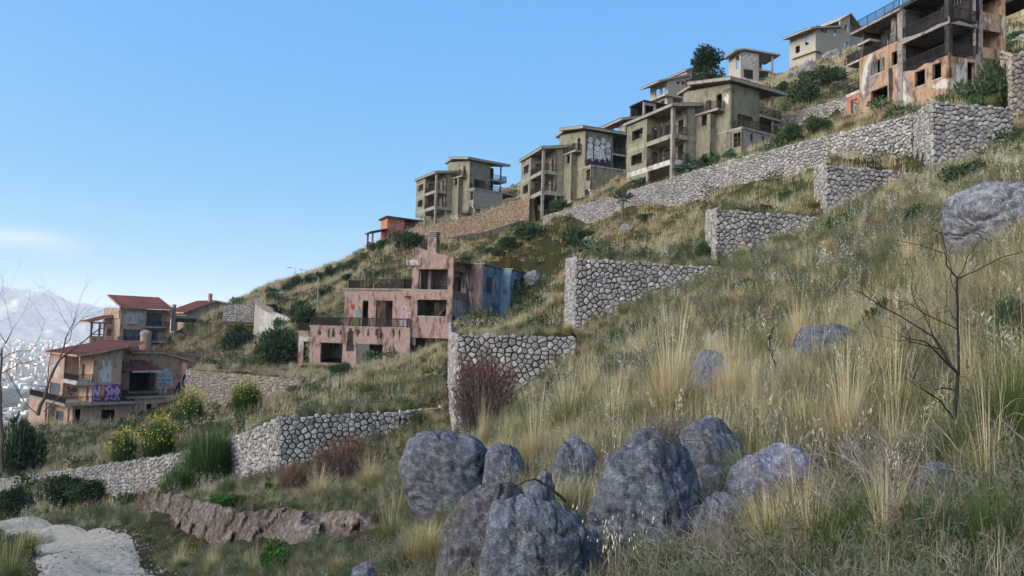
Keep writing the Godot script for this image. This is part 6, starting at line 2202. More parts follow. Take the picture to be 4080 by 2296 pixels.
	# the upper road
	survey([26.8, 42.8, -250, 78.6, 73.3, -250, 118, 89.1, -250, -49.8, 6.79, -250, -87.9, -5.84, -250, -11.8, 28.6, -250, -6.02, 9.73, -106, -0.317, 11.9, -104, 2.32, -1.38, -11, 3.22, -1.23, -7.4, 3.78, -1.05, -7.6, 3.02, -0.968, -9.5, 3.22, -0.817, -5, 5.29, -0.138, -12.6, 29.3, 34.4, -115, -35.4, -9.99, -85, -31.8, -9.58, -82])
	# the high slope
	survey([-26.7, -8.91, -77, -22.4, -7.07, -73, -34.8, -10.8, -76, -62.1, -14.8, -106, -51.4, -14.2, -103, -42.5, -12.9, -97, -5.56, -3.95, -11, 2.36, 4.84, -96, 1.11, 3.79, -93, -50.6, -13, -118, -50.3, -13.1, -112, 17.8, 14.6, -84, -3.97, -3.59, -8.5, 0, -1.5, 4, -6, -3, 4, 6, 1, 4, -20, -9, 5])
	# beyond the crest
	survey([-30, -14, -15, -60, -26, -20, 25, 9, 0, 0, -1, 20, 30, 10, 30, -30, -17, 30, 60, 28, -30, 60, 28, 20, -80, -34, -80, -100, -38, -130, -110, -48, -60, -110, -40, -190, 120, 62, -80, 120, 62, 0, 120, 62, 80, 0, -5, 100, -110, -62, 100])
	# behind and beside the camera
	survey([200, 112, -120, 200, 112, 0, 200, 112, 120, 260, 140, -60, 260, 140, 60, 260, 140, 200, 200, 112, -260, 300, 150, -200, 340, 140, 0, 420, 100, 0, 420, 100, -200, 420, 100, 200, 100, 50, 220, 0, -5, 220, -110, -62, 220, -200, -105, 0, -200, -105, 150])
	# the great shoulder of the hill
	survey([-200, -105, -150, -180, -80, -250, -80, -30, -260, 0, 0, -340, 100, 40, -340, 220, 80, -360, -100, -70, -360])
	fit_land()

	# dry-stone walls: crest lines from left to right as seen from the open side
	var walls := [
		["square end of the upper road wall, dry stone wall at the top right", [Vector3(27.26, 15.97, -52.00), Vector3(25.20, 14.94, -46.00), Vector3(30.76, 14.98, -47.00)], [11.69, 10.50, 12.98], 0.36, GREY, 0.1, 14.0],
		["long dry stone wall carrying the upper road below the olive houses", [Vector3(4.19, 17.58, -112.00), Vector3(12.14, 17.70, -95.00), Vector3(20.49, 18.12, -78.00), Vector3(24.37, 16.76, -62.00), Vector3(27.31, 16.03, -52.30)], [16.12, 14.71, 14.71, 13.55, 11.76], 0.35, GREY, 0.12, 9.0],
		["second stepped dry stone wall end from the top right", [Vector3(20.45, 12.22, -52.00), Vector3(18.76, 10.85, -46.00), Vector3(24.99, 10.73, -47.00)], [8.36, 7.41, 10.33], 0.33, GREY, 0.1, 12.0],
		["third stepped dry stone wall end, with a dark shrub at its left foot", [Vector3(12.60, 8.55, -50.00), Vector3(11.59, 7.63, -44.00), Vector3(18.88, 7.43, -45.00)], [4.58, 4.16, 7.03], 0.32, GREY, 0.12, 12.0],
		["fourth and widest stepped dry stone wall end, in the middle of the slope", [Vector3(3.21, 4.69, -46.00), Vector3(3.25, 4.14, -40.00), Vector3(11.15, 3.99, -41.00)], [0.06, -0.04, 3.56], 0.3, GREY, 0.12, 12.0],
		["lowest stepped dry stone wall end, with a red spurge bush before it", [Vector3(-6.61, 1.16, -83.00), Vector3(-3.28, 0.03, -42.00), Vector3(-2.43, 0.03, -35.00), Vector3(3.11, 0.04, -35.50)], [-0.46, -4.09, -4.29, -1.39], 0.3, GREY, 0.02, 13.0],
		["long low dry stone wall beside the track, turning a corner above the red bushes", [Vector3(-59.87, -17.55, -80.00), Vector3(-44.06, -13.67, -68.00), Vector3(-29.76, -10.26, -57.00), Vector3(-19.97, -7.73, -48.00), Vector3(-15.05, -5.99, -42.00), Vector3(-10.56, -4.03, -36.00), Vector3(-5.33, -3.83, -38.00), Vector3(-2.86, -3.65, -40.00)], [-19.15, -14.96, -13.00, -9.37, -8.13, -6.81, -5.21, -4.70], 0.31, GREY, -0.04, 16.0],
		["battered dry stone wall below the house with the speech bubble", [Vector3(-49.15, -6.38, -120.00), Vector3(-36.66, -4.96, -88.00), Vector3(-28.33, -4.79, -81.00), Vector3(-19.25, -4.64, -72.00)], [-12.79, -9.84, -8.91, -5.12], 0.36, WARM, 0.03, 12.0],
		["reddish dry stone wall below the farthest olive house", [Vector3(-22.23, 19.74, -152.00), Vector3(-13.90, 19.90, -139.00), Vector3(-4.84, 20.27, -127.00), Vector3(0.97, 21.33, -119.00), Vector3(2.27, 20.95, -116.00)], [18.39, 17.29, 17.21, 18.03, 17.73], 0.42, RUST, 0.12, 7.0],
		["pale dry stone wall high on the slope behind the nearest olive house", [Vector3(33.38, 29.01, -98.00), Vector3(35.76, 28.53, -91.00), Vector3(37.86, 28.00, -84.00)], [26.98, 26.30, 25.31], 0.44, GREY, 0.3, 8.0],
		["short piece of dry stone wall between the two lowest wall ends", [Vector3(-5.16, -2.42, -47.00), Vector3(-3.50, -2.28, -46.00)], [-3.66, -3.78], 0.36, WARM, 0.05, 5.0],
		["dry stone wall cut off by the right edge of the view", [Vector3(40.36, 24.85, -63.00), Vector3(34.54, 20.78, -53.00), Vector3(39.73, 21.97, -54.00)], [20.73, 16.47, 18.20], 0.46, WARM, 0.1, 3.0],
		["pale dry stone wall behind the scorched orange house", [Vector3(57.43, 36.62, -96.00), Vector3(59.19, 36.98, -88.00)], [34.56, 35.27], 0.5, GREY, 0.3, 8.0],
		["rough stone wall below the umbrella shaped tree", [Vector3(-56.05, 4.27, -150.00), Vector3(-49.03, 4.50, -147.00)], [1.42, 1.33], 0.5, GREY, 0.1, 10.0],
	]
	for w in walls: terrace(w[1], w[5], w[6])

	# house sites
	var olive := [[Vector3(18.51, 23.43, -90.0), 25.0], [Vector3(4.13, 24.02, -115.0), 19.0], [Vector3(-15.2, 26.55, -147.0), 30.0]]
	for o in olive: settle(o[0], o[1], -0.3, 12.0, -10.0, 6.0, o[0].y - 4.8)
	settle(Vector3(39.37, 0, -69), 16.5, -0.5, 7.0, -13.5, 0.2, 23.2)
	settle(Vector3(-6.49, 0, -86), -18, -20.0, 3.5, -16.5, 0.4, -3.6)
	settle(Vector3(-65.68, 0, -115), 46, 0.0, 19.5, -18.5, 0.2, -16.4)
	settle(Vector3(-78, 0, -165), 48, -9.6, 12.0, -9.0, 1.0, -8.5)
	settle(Vector3(-78, 0, -185), 48, -0.5, 11.0, -9.0, 0.5, 0.0)
	settle(Vector3(34.19, 53.25, -172.00), 28, -0.5, 7.0, -7.0, 0.5, 36.0, false)
	settle(Vector3(57.42, 68.51, -195.00), 14, -0.5, 14.0, -7.0, 0.5, 46.0, false)
	settle(Vector3(64.96, 65.36, -165.00), 30, -0.5, 18.0, -7.0, 0.5, 60.0, false)

	way = PackedVector2Array([Vector2(-3.97, -8.50), Vector2(-5.56, -11.00), Vector2(-6.79, -13.00), Vector2(-8.18, -15.50), Vector2(-10.63, -19.00), Vector2(-13.76, -23.00), Vector2(-17.39, -27.00), Vector2(-23.61, -33.00)])
	half_width = PackedFloat32Array([1.2, 1.2, 1.2, 1.15, 1.1, 1.05, 1.0, 1.0])
	make_land()
	track()
	for w in walls: stone_wall(w[0], w[1], w[2], w[3], w[4])
	curved_wall()

	# houses
	olive_house("nearest olive house on stilts, with burnt windows and a dark stained lower storey", olive[0][0], olive[0][1], 0)
	olive_house("middle olive house on stilts, with white painted figures on its tall wing", olive[1][0], olive[1][1], 1)
	olive_house("farthest olive house on stilts, beside the small orange house", olive[2][0], olive[2][1], 2)
	scorched_house()
	pink_house()
	bubble_house()
	upright_house()
	gable_house()
	small_orange_house()
	shell_with_overhang()
	shell_with_block_wall()
	highest_shell()
	low_shell()
	street_lamp("taller street lamp on the skyline above the bushes", Vector3(-53.19, 9.91, -188.00), 5.0, 0.0)
	street_lamp("shorter street lamp on the skyline, right of the taller one", Vector3(-52.57, 11.53, -196.00), 3.6, 0.0)
	street_lamp("street lamp in the bushes left of the pink house", Vector3(-32.24, 3.62, -128.00), 5.2, 0.3)
	street_lamp("street lamp by the pale wall behind the nearest olive house", Vector3(32.29, 28.82, -96.00), 4.4, 0.2)

	place_rocks()
	place_plants()
	place_cover()
	town_and_mountains()


func curved_wall() -> void:
	YO = 0.0
	XF = Transform3D.IDENTITY
	var top := [Vector3(-48.65, 5.15, -146.00), Vector3(-46.72, 4.11, -143.00), Vector3(-42.62, 2.90, -138.00), Vector3(-39.35, 2.11, -134.00), Vector3(-36.20, 1.37, -130.00)]
	var foot: Vector3 = top[2] - Vector3(0, 4, 0)
	var t := thing("curved_wall", "broken curved concrete wall with a stone strip along its crest", "wall", foot)
	for i in 4:
		var a: Vector3 = top[i] - foot
		var b: Vector3 = top[i + 1] - foot
		var mb := MB.new()
		var s := Vector3(-(b.z - a.z), 0, b.x - a.x).normalized()
		var g := Vector3(0, 0, 0) if i != 2 else s * 0.25
		mb.hexa(Vector3(a.x, -4.0, a.z) + g, Vector3(b.x, -4.0, b.z) + g, Vector3(b.x, -4.0, b.z) - s * 0.6, Vector3(a.x, -4.0, a.z) - s * 0.6, a + g, b + g, b - s * 0.6, a - s * 0.6)
		part(t, "concrete_panel", mb, M.pale if i else M.concrete)
	var list := []
	for i in 2: stone_face(list, top[i] + Vector3(0.02, 0.7, 0.06), top[i + 1] + Vector3(0.02, 0.7, 0.06), top[i].y - 0.5, top[i + 1].y - 0.5, 0.4, WARM)
	for q in list:
		var s := MeshInstance3D.new()
		s.name = "stone"
		s.mesh = q[1].mesh(M.stone, q[2])
		s.position = q[2] - foot
		t.add_child(s, true)


func place_rocks() -> void:
	boulder("largest dark domed boulder in the foreground", Vector3(1.11, -1.35, -6.20), 0.516, 0.632, 11, M.boulder, 40)
	boulder("grey boulder wedged behind the largest one", Vector3(1.97, -1.08, -7.40), 0.372, 0.342, 12, M.boulder, 28)
	boulder("angular lichen spotted block right of the largest boulder", Vector3(2.19, -1.09, -6.40), 0.396, 0.256, 13, M.pale_boulder, 34, 0.0, Color(0.9, 0.87, 0.93))
	boulder("rounded boulder with white lichen at the bottom, left of the largest", Vector3(0.19, -1.46, -5.40), 0.411, 0.421, 14, M.boulder, 40)
	boulder("broad sloping boulder below the lowest stepped wall", Vector3(-0.71, -1.76, -10.00), 0.650, 0.588, 15, M.boulder, 34, 0.0, Color.WHITE, "boulder", 0.35)
	boulder("smooth brownish slab leaning left behind the rounded boulder", Vector3(-0.22, -1.77, -6.90), 0.365, 0.543, 16, M.boulder, 28, 0.35, Color(0.8, 0.72, 0.66), "boulder", -0.35, 0.07)
	boulder("pale angular rock in the grass above the rounded boulder", Vector3(0.73, -1.34, -8.60), 0.255, 0.273, 17, M.boulder, 24)
	boulder("small mottled rock between the rounded boulder and the grass", Vector3(0.30, -1.45, -7.60), 0.216, 0.192, 18, M.boulder, 22)
	boulder("small low rock behind the lichen spotted block", Vector3(3.00, -0.92, -8.40), 0.277, 0.158, 19, M.boulder, 22)
	boulder("great pale grey boulder at the right edge", Vector3(8.27, 2.06, -13.00), 0.831, 0.788, 20, M.pale_boulder, 40, 0.0, Color(1.1, 1.12, 1.2), "boulder", 0.15)
	boulder("pale boulder half sunk in grass below the dead branches", Vector3(4.48, -0.10, -11.00), 0.511, 0.374, 21, M.boulder, 28)
	boulder("low rock in dry grass left of the half sunk boulder", Vector3(3.32, -0.37, -12.50), 0.419, 0.226, 22, M.boulder, 22)
	boulder("smooth pale rock behind the grass at the lower right", Vector3(2.76, -0.95, -5.00), 0.193, 0.213, 23, M.boulder, 24, 0.0, Color(1.1, 1.08, 1.0), "boulder", 0.0, 0.06)
	boulder("whitish rock in the bottom right corner", Vector3(2.30, -1.08, -3.90), 0.171, 0.149, 24, M.pale_boulder, 24, 0.0, Color(1.1, 1.1, 1.1))
	boulder("grey rock at the bottom edge, left of the whitish one", Vector3(1.94, -1.20, -4.20), 0.190, 0.139, 25, M.boulder, 22)
	boulder("small rock in the grass under the widest stepped wall", Vector3(4.92, 0.65, -18.00), 0.316, 0.246, 26, M.pale_boulder, 18)
	boulder("white broken rock on the slope above the pink house", Vector3(2.74, 11.62, -98.00), 1.162, 0.809, 27, M.pale_boulder, 14, 0.0, Color(1.25, 1.25, 1.25), "boulder", 0.0, 0.3)
	boulder("pale rock beside the dark palms above the pink house", Vector3(9.20, 12.80, -94.00), 0.751, 0.679, 28, M.pale_boulder, 12)
	boulder("pale rock under the long upper wall", Vector3(16.97, 11.64, -62.00), 0.799, 0.480, 29, M.pale_boulder, 14)
	boulder("small grey stone low in the grass at the bottom, left of the rounded boulder", Vector3(-1.32, -2.29, -7.40), 0.134, 0.124, 30, M.boulder, 18)
	boulder("small rock above the widest stepped wall's left foot", Vector3(2.81, -0.25, -17.00), 0.175, 0.167, 31, M.boulder, 14)
	boulder("low grey rock wedged between the largest boulder and the lichen spotted block", Vector3(1.59, -1.50, -5.90), 0.221, 0.365, 32, M.boulder, 26)
	boulder("dark rock filling the gap behind the lichen spotted block", Vector3(1.91, -1.23, -7.00), 0.217, 0.199, 33, M.boulder, 22)
	boulder("small dark rock between the rounded boulder and the largest one", Vector3(0.58, -1.61, -5.70), 0.147, 0.235, 34, M.boulder, 22)
	boulder("low pale rock under the right side of the broad sloping boulder", Vector3(-0.01, -1.56, -9.40), 0.279, 0.291, 35, M.boulder, 20)
	for p in [[Vector3(58.91, 52.85, -142.00), 2.197, 1.282, 41], [Vector3(53.30, 49.51, -138.00), 1.601, 1.352, 42], [Vector3(49.38, 46.37, -135.00), 0.940, 0.940, 43], [Vector3(49.93, 39.52, -118.00), 1.369, 0.761, 44], [Vector3(48.62, 42.58, -125.00), 0.806, 0.645, 45], [Vector3(67.21, 59.61, -150.00), 1.160, 0.967, 46], [Vector3(12.36, 10.55, -84.00), 0.650, 0.390, 48], [Vector3(-3.72, 14.14, -112.00), 0.722, 0.462, 49]]:
		boulder("pale outcrop rock among the grass of the upper slope", p[0], p[1], p[2], p[3], M.pale_boulder, 12, 0.0, Color(1.05, 1.05, 1.05), "boulder", 0.0, 0.22)
	# the cut bank beside the track
	rock_bank()


# the cut bank beside the track: a rough face of soil and rock between its foot and its crest
func f0(p: Vector3) -> float:
	return 0.5 * bump_noise.get_noise_3d(p.x * 12.0, p.y * 12.0, p.z * 12.0)


func rock_bank() -> void:
	var crest := [Vector3(-9.83, -4.48, -21.00), Vector3(-7.93, -3.98, -18.50), Vector3(-6.31, -3.69, -16.50), Vector3(-4.94, -3.44, -14.60), Vector3(-4.02, -3.13, -13.60), Vector3(-3.21, -2.95, -12.60), Vector3(-2.57, -2.79, -12.00), Vector3(-1.94, -2.70, -11.20), Vector3(-1.45, -2.66, -10.20)]
	var foot := [Vector3(-8.89, -4.93, -19.50), Vector3(-6.97, -4.55, -16.60), Vector3(-5.45, -4.35, -14.60), Vector3(-4.25, -4.11, -12.90), Vector3(-3.31, -3.85, -11.60), Vector3(-2.65, -3.62, -10.80), Vector3(-2.09, -3.37, -10.20), Vector3(-1.58, -3.11, -9.60), Vector3(-1.24, -2.88, -9.20)]
	for q in foot: bank.push_back(Vector2(q.x, q.z + 0.25))
	for i in crest.size(): bank.push_back(Vector2(crest[crest.size() - 1 - i].x, crest[crest.size() - 1 - i].z - 0.3))
	var nz := FastNoiseLite.new()
	nz.seed = 71
	nz.frequency = 0.8
	nz.fractal_octaves = 5
	var blocks := FastNoiseLite.new()
	blocks.seed = 5
	blocks.noise_type = FastNoiseLite.TYPE_CELLULAR
	blocks.cellular_return_type = FastNoiseLite.RETURN_CELL_VALUE
	blocks.frequency = 1.1
	blocks.fractal_type = FastNoiseLite.FRACTAL_NONE
	var st := SurfaceTool.new()
	st.begin(Mesh.PRIMITIVE_TRIANGLES)
	st.set_smooth_group(0)
	var cols := 220
	var rows := 56
	var grid := []
	var tones := []
	for i in cols + 1:
		var t := float(i) / cols * (crest.size() - 1)
		var k := mini(int(t), crest.size() - 2)
		var a: Vector3 = foot[k].lerp(foot[k + 1], t - k) + Vector3(0, -0.35, 0)
		var b: Vector3 = crest[k].lerp(crest[k + 1], t - k)
		var back := Vector3(b.x - a.x, 0, b.z - a.z).normalized()
		for j in rows + 1:
			var u := float(j) / rows
			var p := a.lerp(b, minf(u / 0.7, 1.0))
			var bulge := sin(minf(u / 0.7, 1.0) * PI * 0.5)
			p.y = lerpf(a.y, b.y, pow(minf(u / 0.7, 1.0), 0.6))
			if u > 0.7:
				p += back * (u - 0.7) * 6.0
				p.y = lerpf(b.y, minf(b.y, gy(p.x, p.z)) - 0.25, smoothstep(0.7, 1.0, u))
			var n := nz.get_noise_3d(p.x * 1.3, p.y * 1.6, p.z * 1.3) * 0.8 + blocks.get_noise_3d(p.x * 1.2 + f0(p), p.y * 1.7, p.z * 1.2) * 0.42
			var f := nz.get_noise_3d(p.x * 5.0, p.y * 5.0 + 9.0, p.z * 5.0)
			p += (-back * 0.42 + Vector3.UP * 0.2) * n * smoothstep(0.0, 0.15, u) * smoothstep(1.0, 0.75, u) - back * f * 0.09
			grid.append(p)
			tones.append(Color(0.66, 0.63, 0.61).lerp(Color(1.05, 1.05, 1.07), smoothstep(-0.35, 0.4, n + 0.3 * nz.get_noise_2d(p.x * 0.6, p.z * 0.6))) * (1.0 + 0.35 * f))
	for i in cols:
		for j in rows:
			var q := i * (rows + 1) + j
			for k in [q, q + rows + 1, q + 1, q + 1, q + rows + 1, q + rows + 2]:
				st.set_color(tones[k])
				st.add_vertex(grid[k])
	st.index()
	st.generate_normals()
	var m := st.commit()
	m.surface_set_material(0, M.scar)
	single("rock_bank", "crumbling grey brown bank of rock and soil cut beside the track", "rock bank", m)


func place_plants() -> void:
	var P := [
		# kind, variety, x, z, radius, height, label
		["broom", 0, -30.22, -74.00, 1.98, 3.19, "yellow topped broom bush at the left end of the battered stone wall"],
		["broom", 1, -23.62, -70.00, 2.09, 2.51, "yellow topped broom bush below the middle of the battered stone wall"],
		["broom", 0, -27.49, -56.00, 1.33, 2.11, "yellow flowering broom, leftmost of the pair above the low track wall"],
		["broom", 1, -23.71, -53.00, 1.64, 2.66, "yellow flowering broom, right one of the pair above the low track wall"],
		["broom", 2, -15.70, -41.00, 2.01, 2.94, "big dark green broom in the gap of the low track wall"],
		["broom", 3, -16.39, -39.00, 1.11, 1.75, "dark green broom hanging below the gap of the low track wall"],
		["shrub", 0, -32.52, -57.00, 1.71, 2.15, "dark shrub against the low track wall, near the left edge"],
		["shrub", 1, -36.25, -58.00, 1.65, 1.92, "dark shrub at the left edge at the foot of the low track wall"],
		["shrub", 2, -44.38, -71.00, 2.20, 5.57, "tall dark shrub under the bare tree at the left edge"],
		["shrub", 3, -28.11, -94.00, 3.30, 5.14, "large dark broadleaved bush left of the pink house"],
		["shrub", 1, -49.28, -140.00, 3.47, 4.65, "dark bush before the stone wall under the umbrella shaped tree"],
		["bright_shrub", 0, -39.28, -132.00, 1.77, 2.13, "small bright green bush on the broken curved wall"],
		["shrub", 2, -31.62, -118.00, 2.56, 3.28, "dark bush behind the left corner of the pink house"],
		["shrub", 0, -38.77, -145.00, 2.62, 3.12, "dark bush on the slope above the broken curved wall"],
		["grey_shrub", 0, -49.94, -165.00, 2.98, 2.96, "grey green bush left of the street lamps"],
		["spreading_tree", 0, -55.00, -160.00, 3.96, 3.16, "umbrella shaped dark tree on the skyline between the houses"],
		["shrub", 3, -19.23, -138.00, 3.20, 3.34, "dark round bush at the left end of the reddish wall"],
		["grey_shrub", 1, -14.94, -128.00, 1.98, 1.72, "grey green bush below the reddish wall"],
		["shrub", 2, 2.12, -106.00, 3.55, 2.76, "wide dark thicket between the reddish wall and the long upper wall"],
		["shrub", 1, -0.32, -104.00, 2.15, 1.87, "dark bush left of the wide thicket"],
		["shrub", 0, -6.02, -106.00, 1.75, 1.43, "dark bush behind the chimney of the pink house"],
		["palm", 2, 7.86, -97.00, 1.60, 2.70, "dwarf palm clump under the left end of the long upper wall"],
		["palm", 1, 12.47, -88.00, 1.50, 1.82, "dwarf palm with a bare trunk in front of the long upper wall"],
		["palm", 2, 6.79, -114.00, 1.88, 2.35, "dwarf palm clump at the stilts of the middle olive house"],
		["palm", 2, 21.71, -86.00, 2.88, 2.39, "large dwarf palm clump in front of the nearest olive house"],
		["palm", 0, 14.86, -92.00, 1.33, 1.40, "low dwarf palm under the stilts of the nearest olive house"],
		["shrub", 1, 28.23, -78.00, 1.81, 2.31, "dark bush right of the nearest olive house"],
		["shrub", 3, 30.08, -76.00, 1.65, 1.98, "dark bush left of the reddish annex of the scorched house"],
		["shrub", 2, 31.03, -62.00, 1.92, 2.11, "dark bush along the foot of the scorched house"],
		["shrub", 0, 30.44, -66.00, 1.19, 1.18, "low dark bush at the left corner of the scorched house"],
		["shrub", 3, 32.87, -60.00, 1.49, 2.15, "dark bush below the corner pillar of the scorched house"],
		["shrub", 1, 34.94, -56.00, 2.31, 4.77, "large dark tree like bush right of the scorched house"],
		["shrub", 0, 30.38, -46.00, 0.71, 1.24, "dark bush at the right edge by the cut off wall"],
		["shrub", 0, 38.69, -104.00, 2.95, 3.36, "big dark bush above the pale high wall, left one"],
		["shrub", 1, 44.38, -110.00, 3.40, 3.06, "big dark bush above the pale high wall, right one"],
		["grey_shrub", 1, 44.69, -104.00, 1.61, 1.68, "grey green bush beside the scorched house on the high slope"],
		["pine", 0, 28.32, -112.00, 3.81, 3.42, "dark pine between the concrete shells"],
		["spreading_tree", 1, 71.95, -178.00, 1.65, 2.71, "small dark tree behind the highest concrete shell"],
		["shrub", 2, 20.14, -56.00, 1.07, 1.11, "dark bush on the terrace between the stepped wall ends"],
		["shrub", 0, 22.39, -48.00, 0.94, 0.52, "low green bush on the terrace behind the second stepped wall end"],
		["shrub", 3, 11.40, -46.00, 0.52, 1.24, "dark shrub at the left foot of the third stepped wall"],
		["shrub", 3, -0.62, -58.00, 0.90, 0.78, "dark bush beside the blue rooms of the pink house"],
		["dark_tussock", 0, -4.36, -38.00, 0.88, 1.02, "dark green tussock hanging over the crest of the low wall"],
		["tussock", 0, -8.47, -46.00, 1.14, 1.16, "green tussock on the terrace left of the short wall piece"],
		["shrub", 2, -14.27, -66.00, 1.26, 0.95, "low dark bush under the doors of the pink house"],
		["grey_shrub", 0, -17.10, -64.00, 1.39, 0.86, "grey green bush at the right end of the battered stone wall"],
		["spurge", 0, -0.82, -24.00, 1.18, 3.12, "red domed spurge bush before the lowest stepped wall"],
		["spurge", 1, -5.12, -25.00, 1.29, 2.30, "large reddish brown spurge bush at the corner of the low wall"],
		["spurge", 1, -3.17, -29.00, 0.82, 1.56, "smaller reddish brown spurge bush right of the large one"],
		["spurge", 1, -7.82, -29.00, 0.67, 1.56, "grey twiggy spurge bush left of the large reddish brown one"],
		["cushion", 0, -4.20, -13.60, 0.42, 0.51, "grey brown twiggy cushion on top of the rock bank"],
		["cushion", 1, -0.27, -8.60, 0.24, 0.27, "grey twiggy cushion left of the rounded boulder"],
		["cushion", 0, 1.17, -5.55, 0.27, 0.30, "grey tangle of dead twigs over the largest boulder", -0.95],
		["tussock", 1, -2.98, -12.40, 0.32, 0.37, "green tussock on the rock bank"],
		["tussock", 0, -1.55, -11.20, 0.32, 0.37, "green tussock left of the broad sloping boulder"],
		["dry_tussock", 0, 2.21, -10.50, 0.89, 1.08, "largest straw coloured tussock, behind the largest boulder"],
		["dry_tussock", 1, 0.37, -10.50, 0.51, 0.80, "straw tussock above the pale angular rock"],
		["tussock", 1, 1.54, -11.50, 0.68, 0.88, "half green tussock left of the largest straw one"],
		["dry_tussock", 0, 3.14, -7.20, 0.48, 0.71, "straw tussock right of the lichen spotted block"],
		["tussock", 0, 3.68, -7.40, 0.48, 0.70, "green and straw tussock behind the smooth pale rock"],
		["dry_tussock", 1, -0.47, -15.00, 0.31, 0.67, "straw tussock over the broad sloping boulder"],
		["dark_tussock", 1, 3.25, -5.00, 0.43, 0.94, "dark green tussock at the right edge"],
		["dark_tussock", 0, 2.24, -3.60, 0.39, 0.48, "dark green tussock in the lower right corner"],
		["tussock", 1, 5.29, -12.60, 0.36, 0.37, "arching yellow green tussock above the half sunk boulder"],
		["tussock", 0, 6.72, -24.00, 0.68, 0.65, "green tussock under the third stepped wall"],
		["dark_tussock", 1, 11.32, -26.00, 0.74, 0.70, "dark green tussock under the second stepped wall"],
		["dry_tussock", 1, 3.02, -9.50, 0.37, 0.51, "straw tussock above the lichen spotted block"],
		["tussock", 1, -3.37, -10.60, 0.30, 0.33, "green tussock at the foot of the rock bank"],
		["dry_tussock", 0, -5.46, -13.20, 0.31, 0.30, "straw tussock between track and rock bank"],
		["dry_tussock", 1, -4.47, -12.00, 0.28, 0.27, "straw tussock nearest the camera beside the track"],
		["tussock", 0, -7.93, -12.60, 0.49, 0.73, "grey green tussock in the lower left corner beside the track"],
		["tussock", 1, -9.41, -15.40, 0.52, 0.62, "grey green tussock left of the track, farther along"],
		["herb_bush", 1, -11.12, -18.40, 0.57, 0.46, "grey green herb bush inside the bend of the track"],
		["grey_shrub", 0, -11.74, -18.50, 0.57, 0.61, "grey green bush at the left edge before the bend of the track"],
		["herb_bush", 0, -1.05, -8.00, 0.47, 0.47, "green herb bush left of the leaning brownish slab"],
		["herb_bush", 1, -0.87, -10.50, 0.32, 0.38, "green herb bush on the foot of the broad sloping boulder"],
		["herb_bush", 0, -1.56, -8.40, 0.32, 0.34, "grey green herb bush at the bottom edge, right of the rock bank"],
		["herb_bush", 1, 1.61, -4.60, 0.36, 0.35, "green herb bush before the lichen spotted block"],
		["herb_bush", 0, 2.53, -5.60, 0.33, 0.35, "green herb bush between the block and the smooth pale rock"],
		["herb_bush", 1, 1.32, -5.00, 0.21, 0.27, "grey green herb bush at the right foot of the largest boulder"],
		["herb_bush", 0, 0.21, -9.00, 0.26, 0.24, "dark herb bush under the pale angular rock"],
		["herb_bush", 1, 4.37, -8.20, 0.47, 0.48, "grey green herb bush behind the blackened shrub"],
		["herb_bush", 0, 4.34, -10.60, 0.33, 0.33, "grey green herb bush before the half sunk boulder"],
		["herb_bush", 1, 5.21, -15.00, 0.58, 0.54, "grey green herb bush on the slope above the half sunk boulder"],
		["herb_bush", 0, 3.64, -17.00, 0.66, 0.61, "grey green herb bush on the slope left of the low rock"],
		["shrub", 1, 1.57, -22.00, 0.62, 0.65, "dark leafy bush before the right end of the lowest stepped wall"],
		["shrub", 0, 8.54, -27.00, 0.84, 0.73, "dark leafy bush below the third stepped wall"],
		["bright_shrub", 1, 15.48, -36.00, 1.02, 0.81, "green bush at the foot of the second stepped wall"],
		["shrub", 2, 20.30, -34.00, 1.14, 1.07, "dark bush on the slope before the square wall end"],
		["shrub", 3, 4.99, -7.60, 0.29, 0.68, "dark leafy bush at the right edge beyond the blackened shrub"],
		["dry_tussock", 1, 1.63, -16.00, 0.62, 0.79, "straw tussock before the widest stepped wall"],
		["dry_tussock", 0, 3.46, -20.00, 0.67, 0.81, "straw tussock on the slope under the widest stepped wall"],
		["dry_tussock", 1, 3.65, -14.00, 0.51, 0.63, "straw tussock behind the low rock"],
		["dry_tussock", 0, 7.77, -15.00, 0.62, 0.61, "straw tussock left of the great pale boulder"],
		["tussock", 1, 7.94, -21.00, 0.70, 0.66, "green tussock on the open right slope"],
		["dark_tussock", 1, 3.09, -5.30, 0.34, 0.62, "dark green tussock round the foot of the blackened shrub"],
		["herb_bush", 1, 2.19, -4.20, 0.36, 0.38, "green herb bush between the two rocks at the bottom right"],
		["tussock", 0, 3.08, -6.20, 0.32, 0.56, "straw and green tussock before the smooth pale rock"],
		["herb_bush", 0, 0.98, -5.20, 0.20, 0.16, "small grey green herb bush at the foot of the largest boulder"],
		["cushion", 1, 2.10, -5.60, 0.29, 0.28, "grey twiggy cushion before the lichen spotted block"],
		["cushion", 0, 0.84, -5.00, 0.26, 0.29, "grey twiggy cushion in front of the largest boulder"],
		["shrub", 1, 5.60, -11.50, 0.44, 0.57, "leafy bush on the right slope behind the dead branches"],
		["shrub", 0, 11.86, -22.00, 0.68, 0.59, "leafy bush on the right slope left of the great pale boulder"],
		["bright_shrub", 0, -6.50, -18.00, 0.51, 0.37, "green weeds on the crest of the rock bank"],
		["bright_shrub", 1, -3.03, -10.40, 0.32, 0.37, "bright green bush at the foot of the rock bank"],
		["shrub", 3, -29.79, -56.00, 1.73, 1.56, "dark bush before the low track wall, right of the one at the left"],
		["herb_bush", 1, -10.51, -22.00, 0.79, 0.59, "green herb bush between the track and the low wall"],
		["herb_bush", 0, -14.00, -27.00, 0.84, 0.61, "grey green herb bush by the bend of the track"],
		["shrub", 2, -19.13, -40.00, 1.13, 1.00, "dark bush before the middle of the low track wall"],
		["dry_tussock", 0, -4.09, -17.00, 0.61, 0.46, "straw tussock between the rock bank and the red bushes"],
		["dry_tussock", 1, -2.62, -15.00, 0.54, 0.44, "straw tussock left of the broad sloping boulder"],
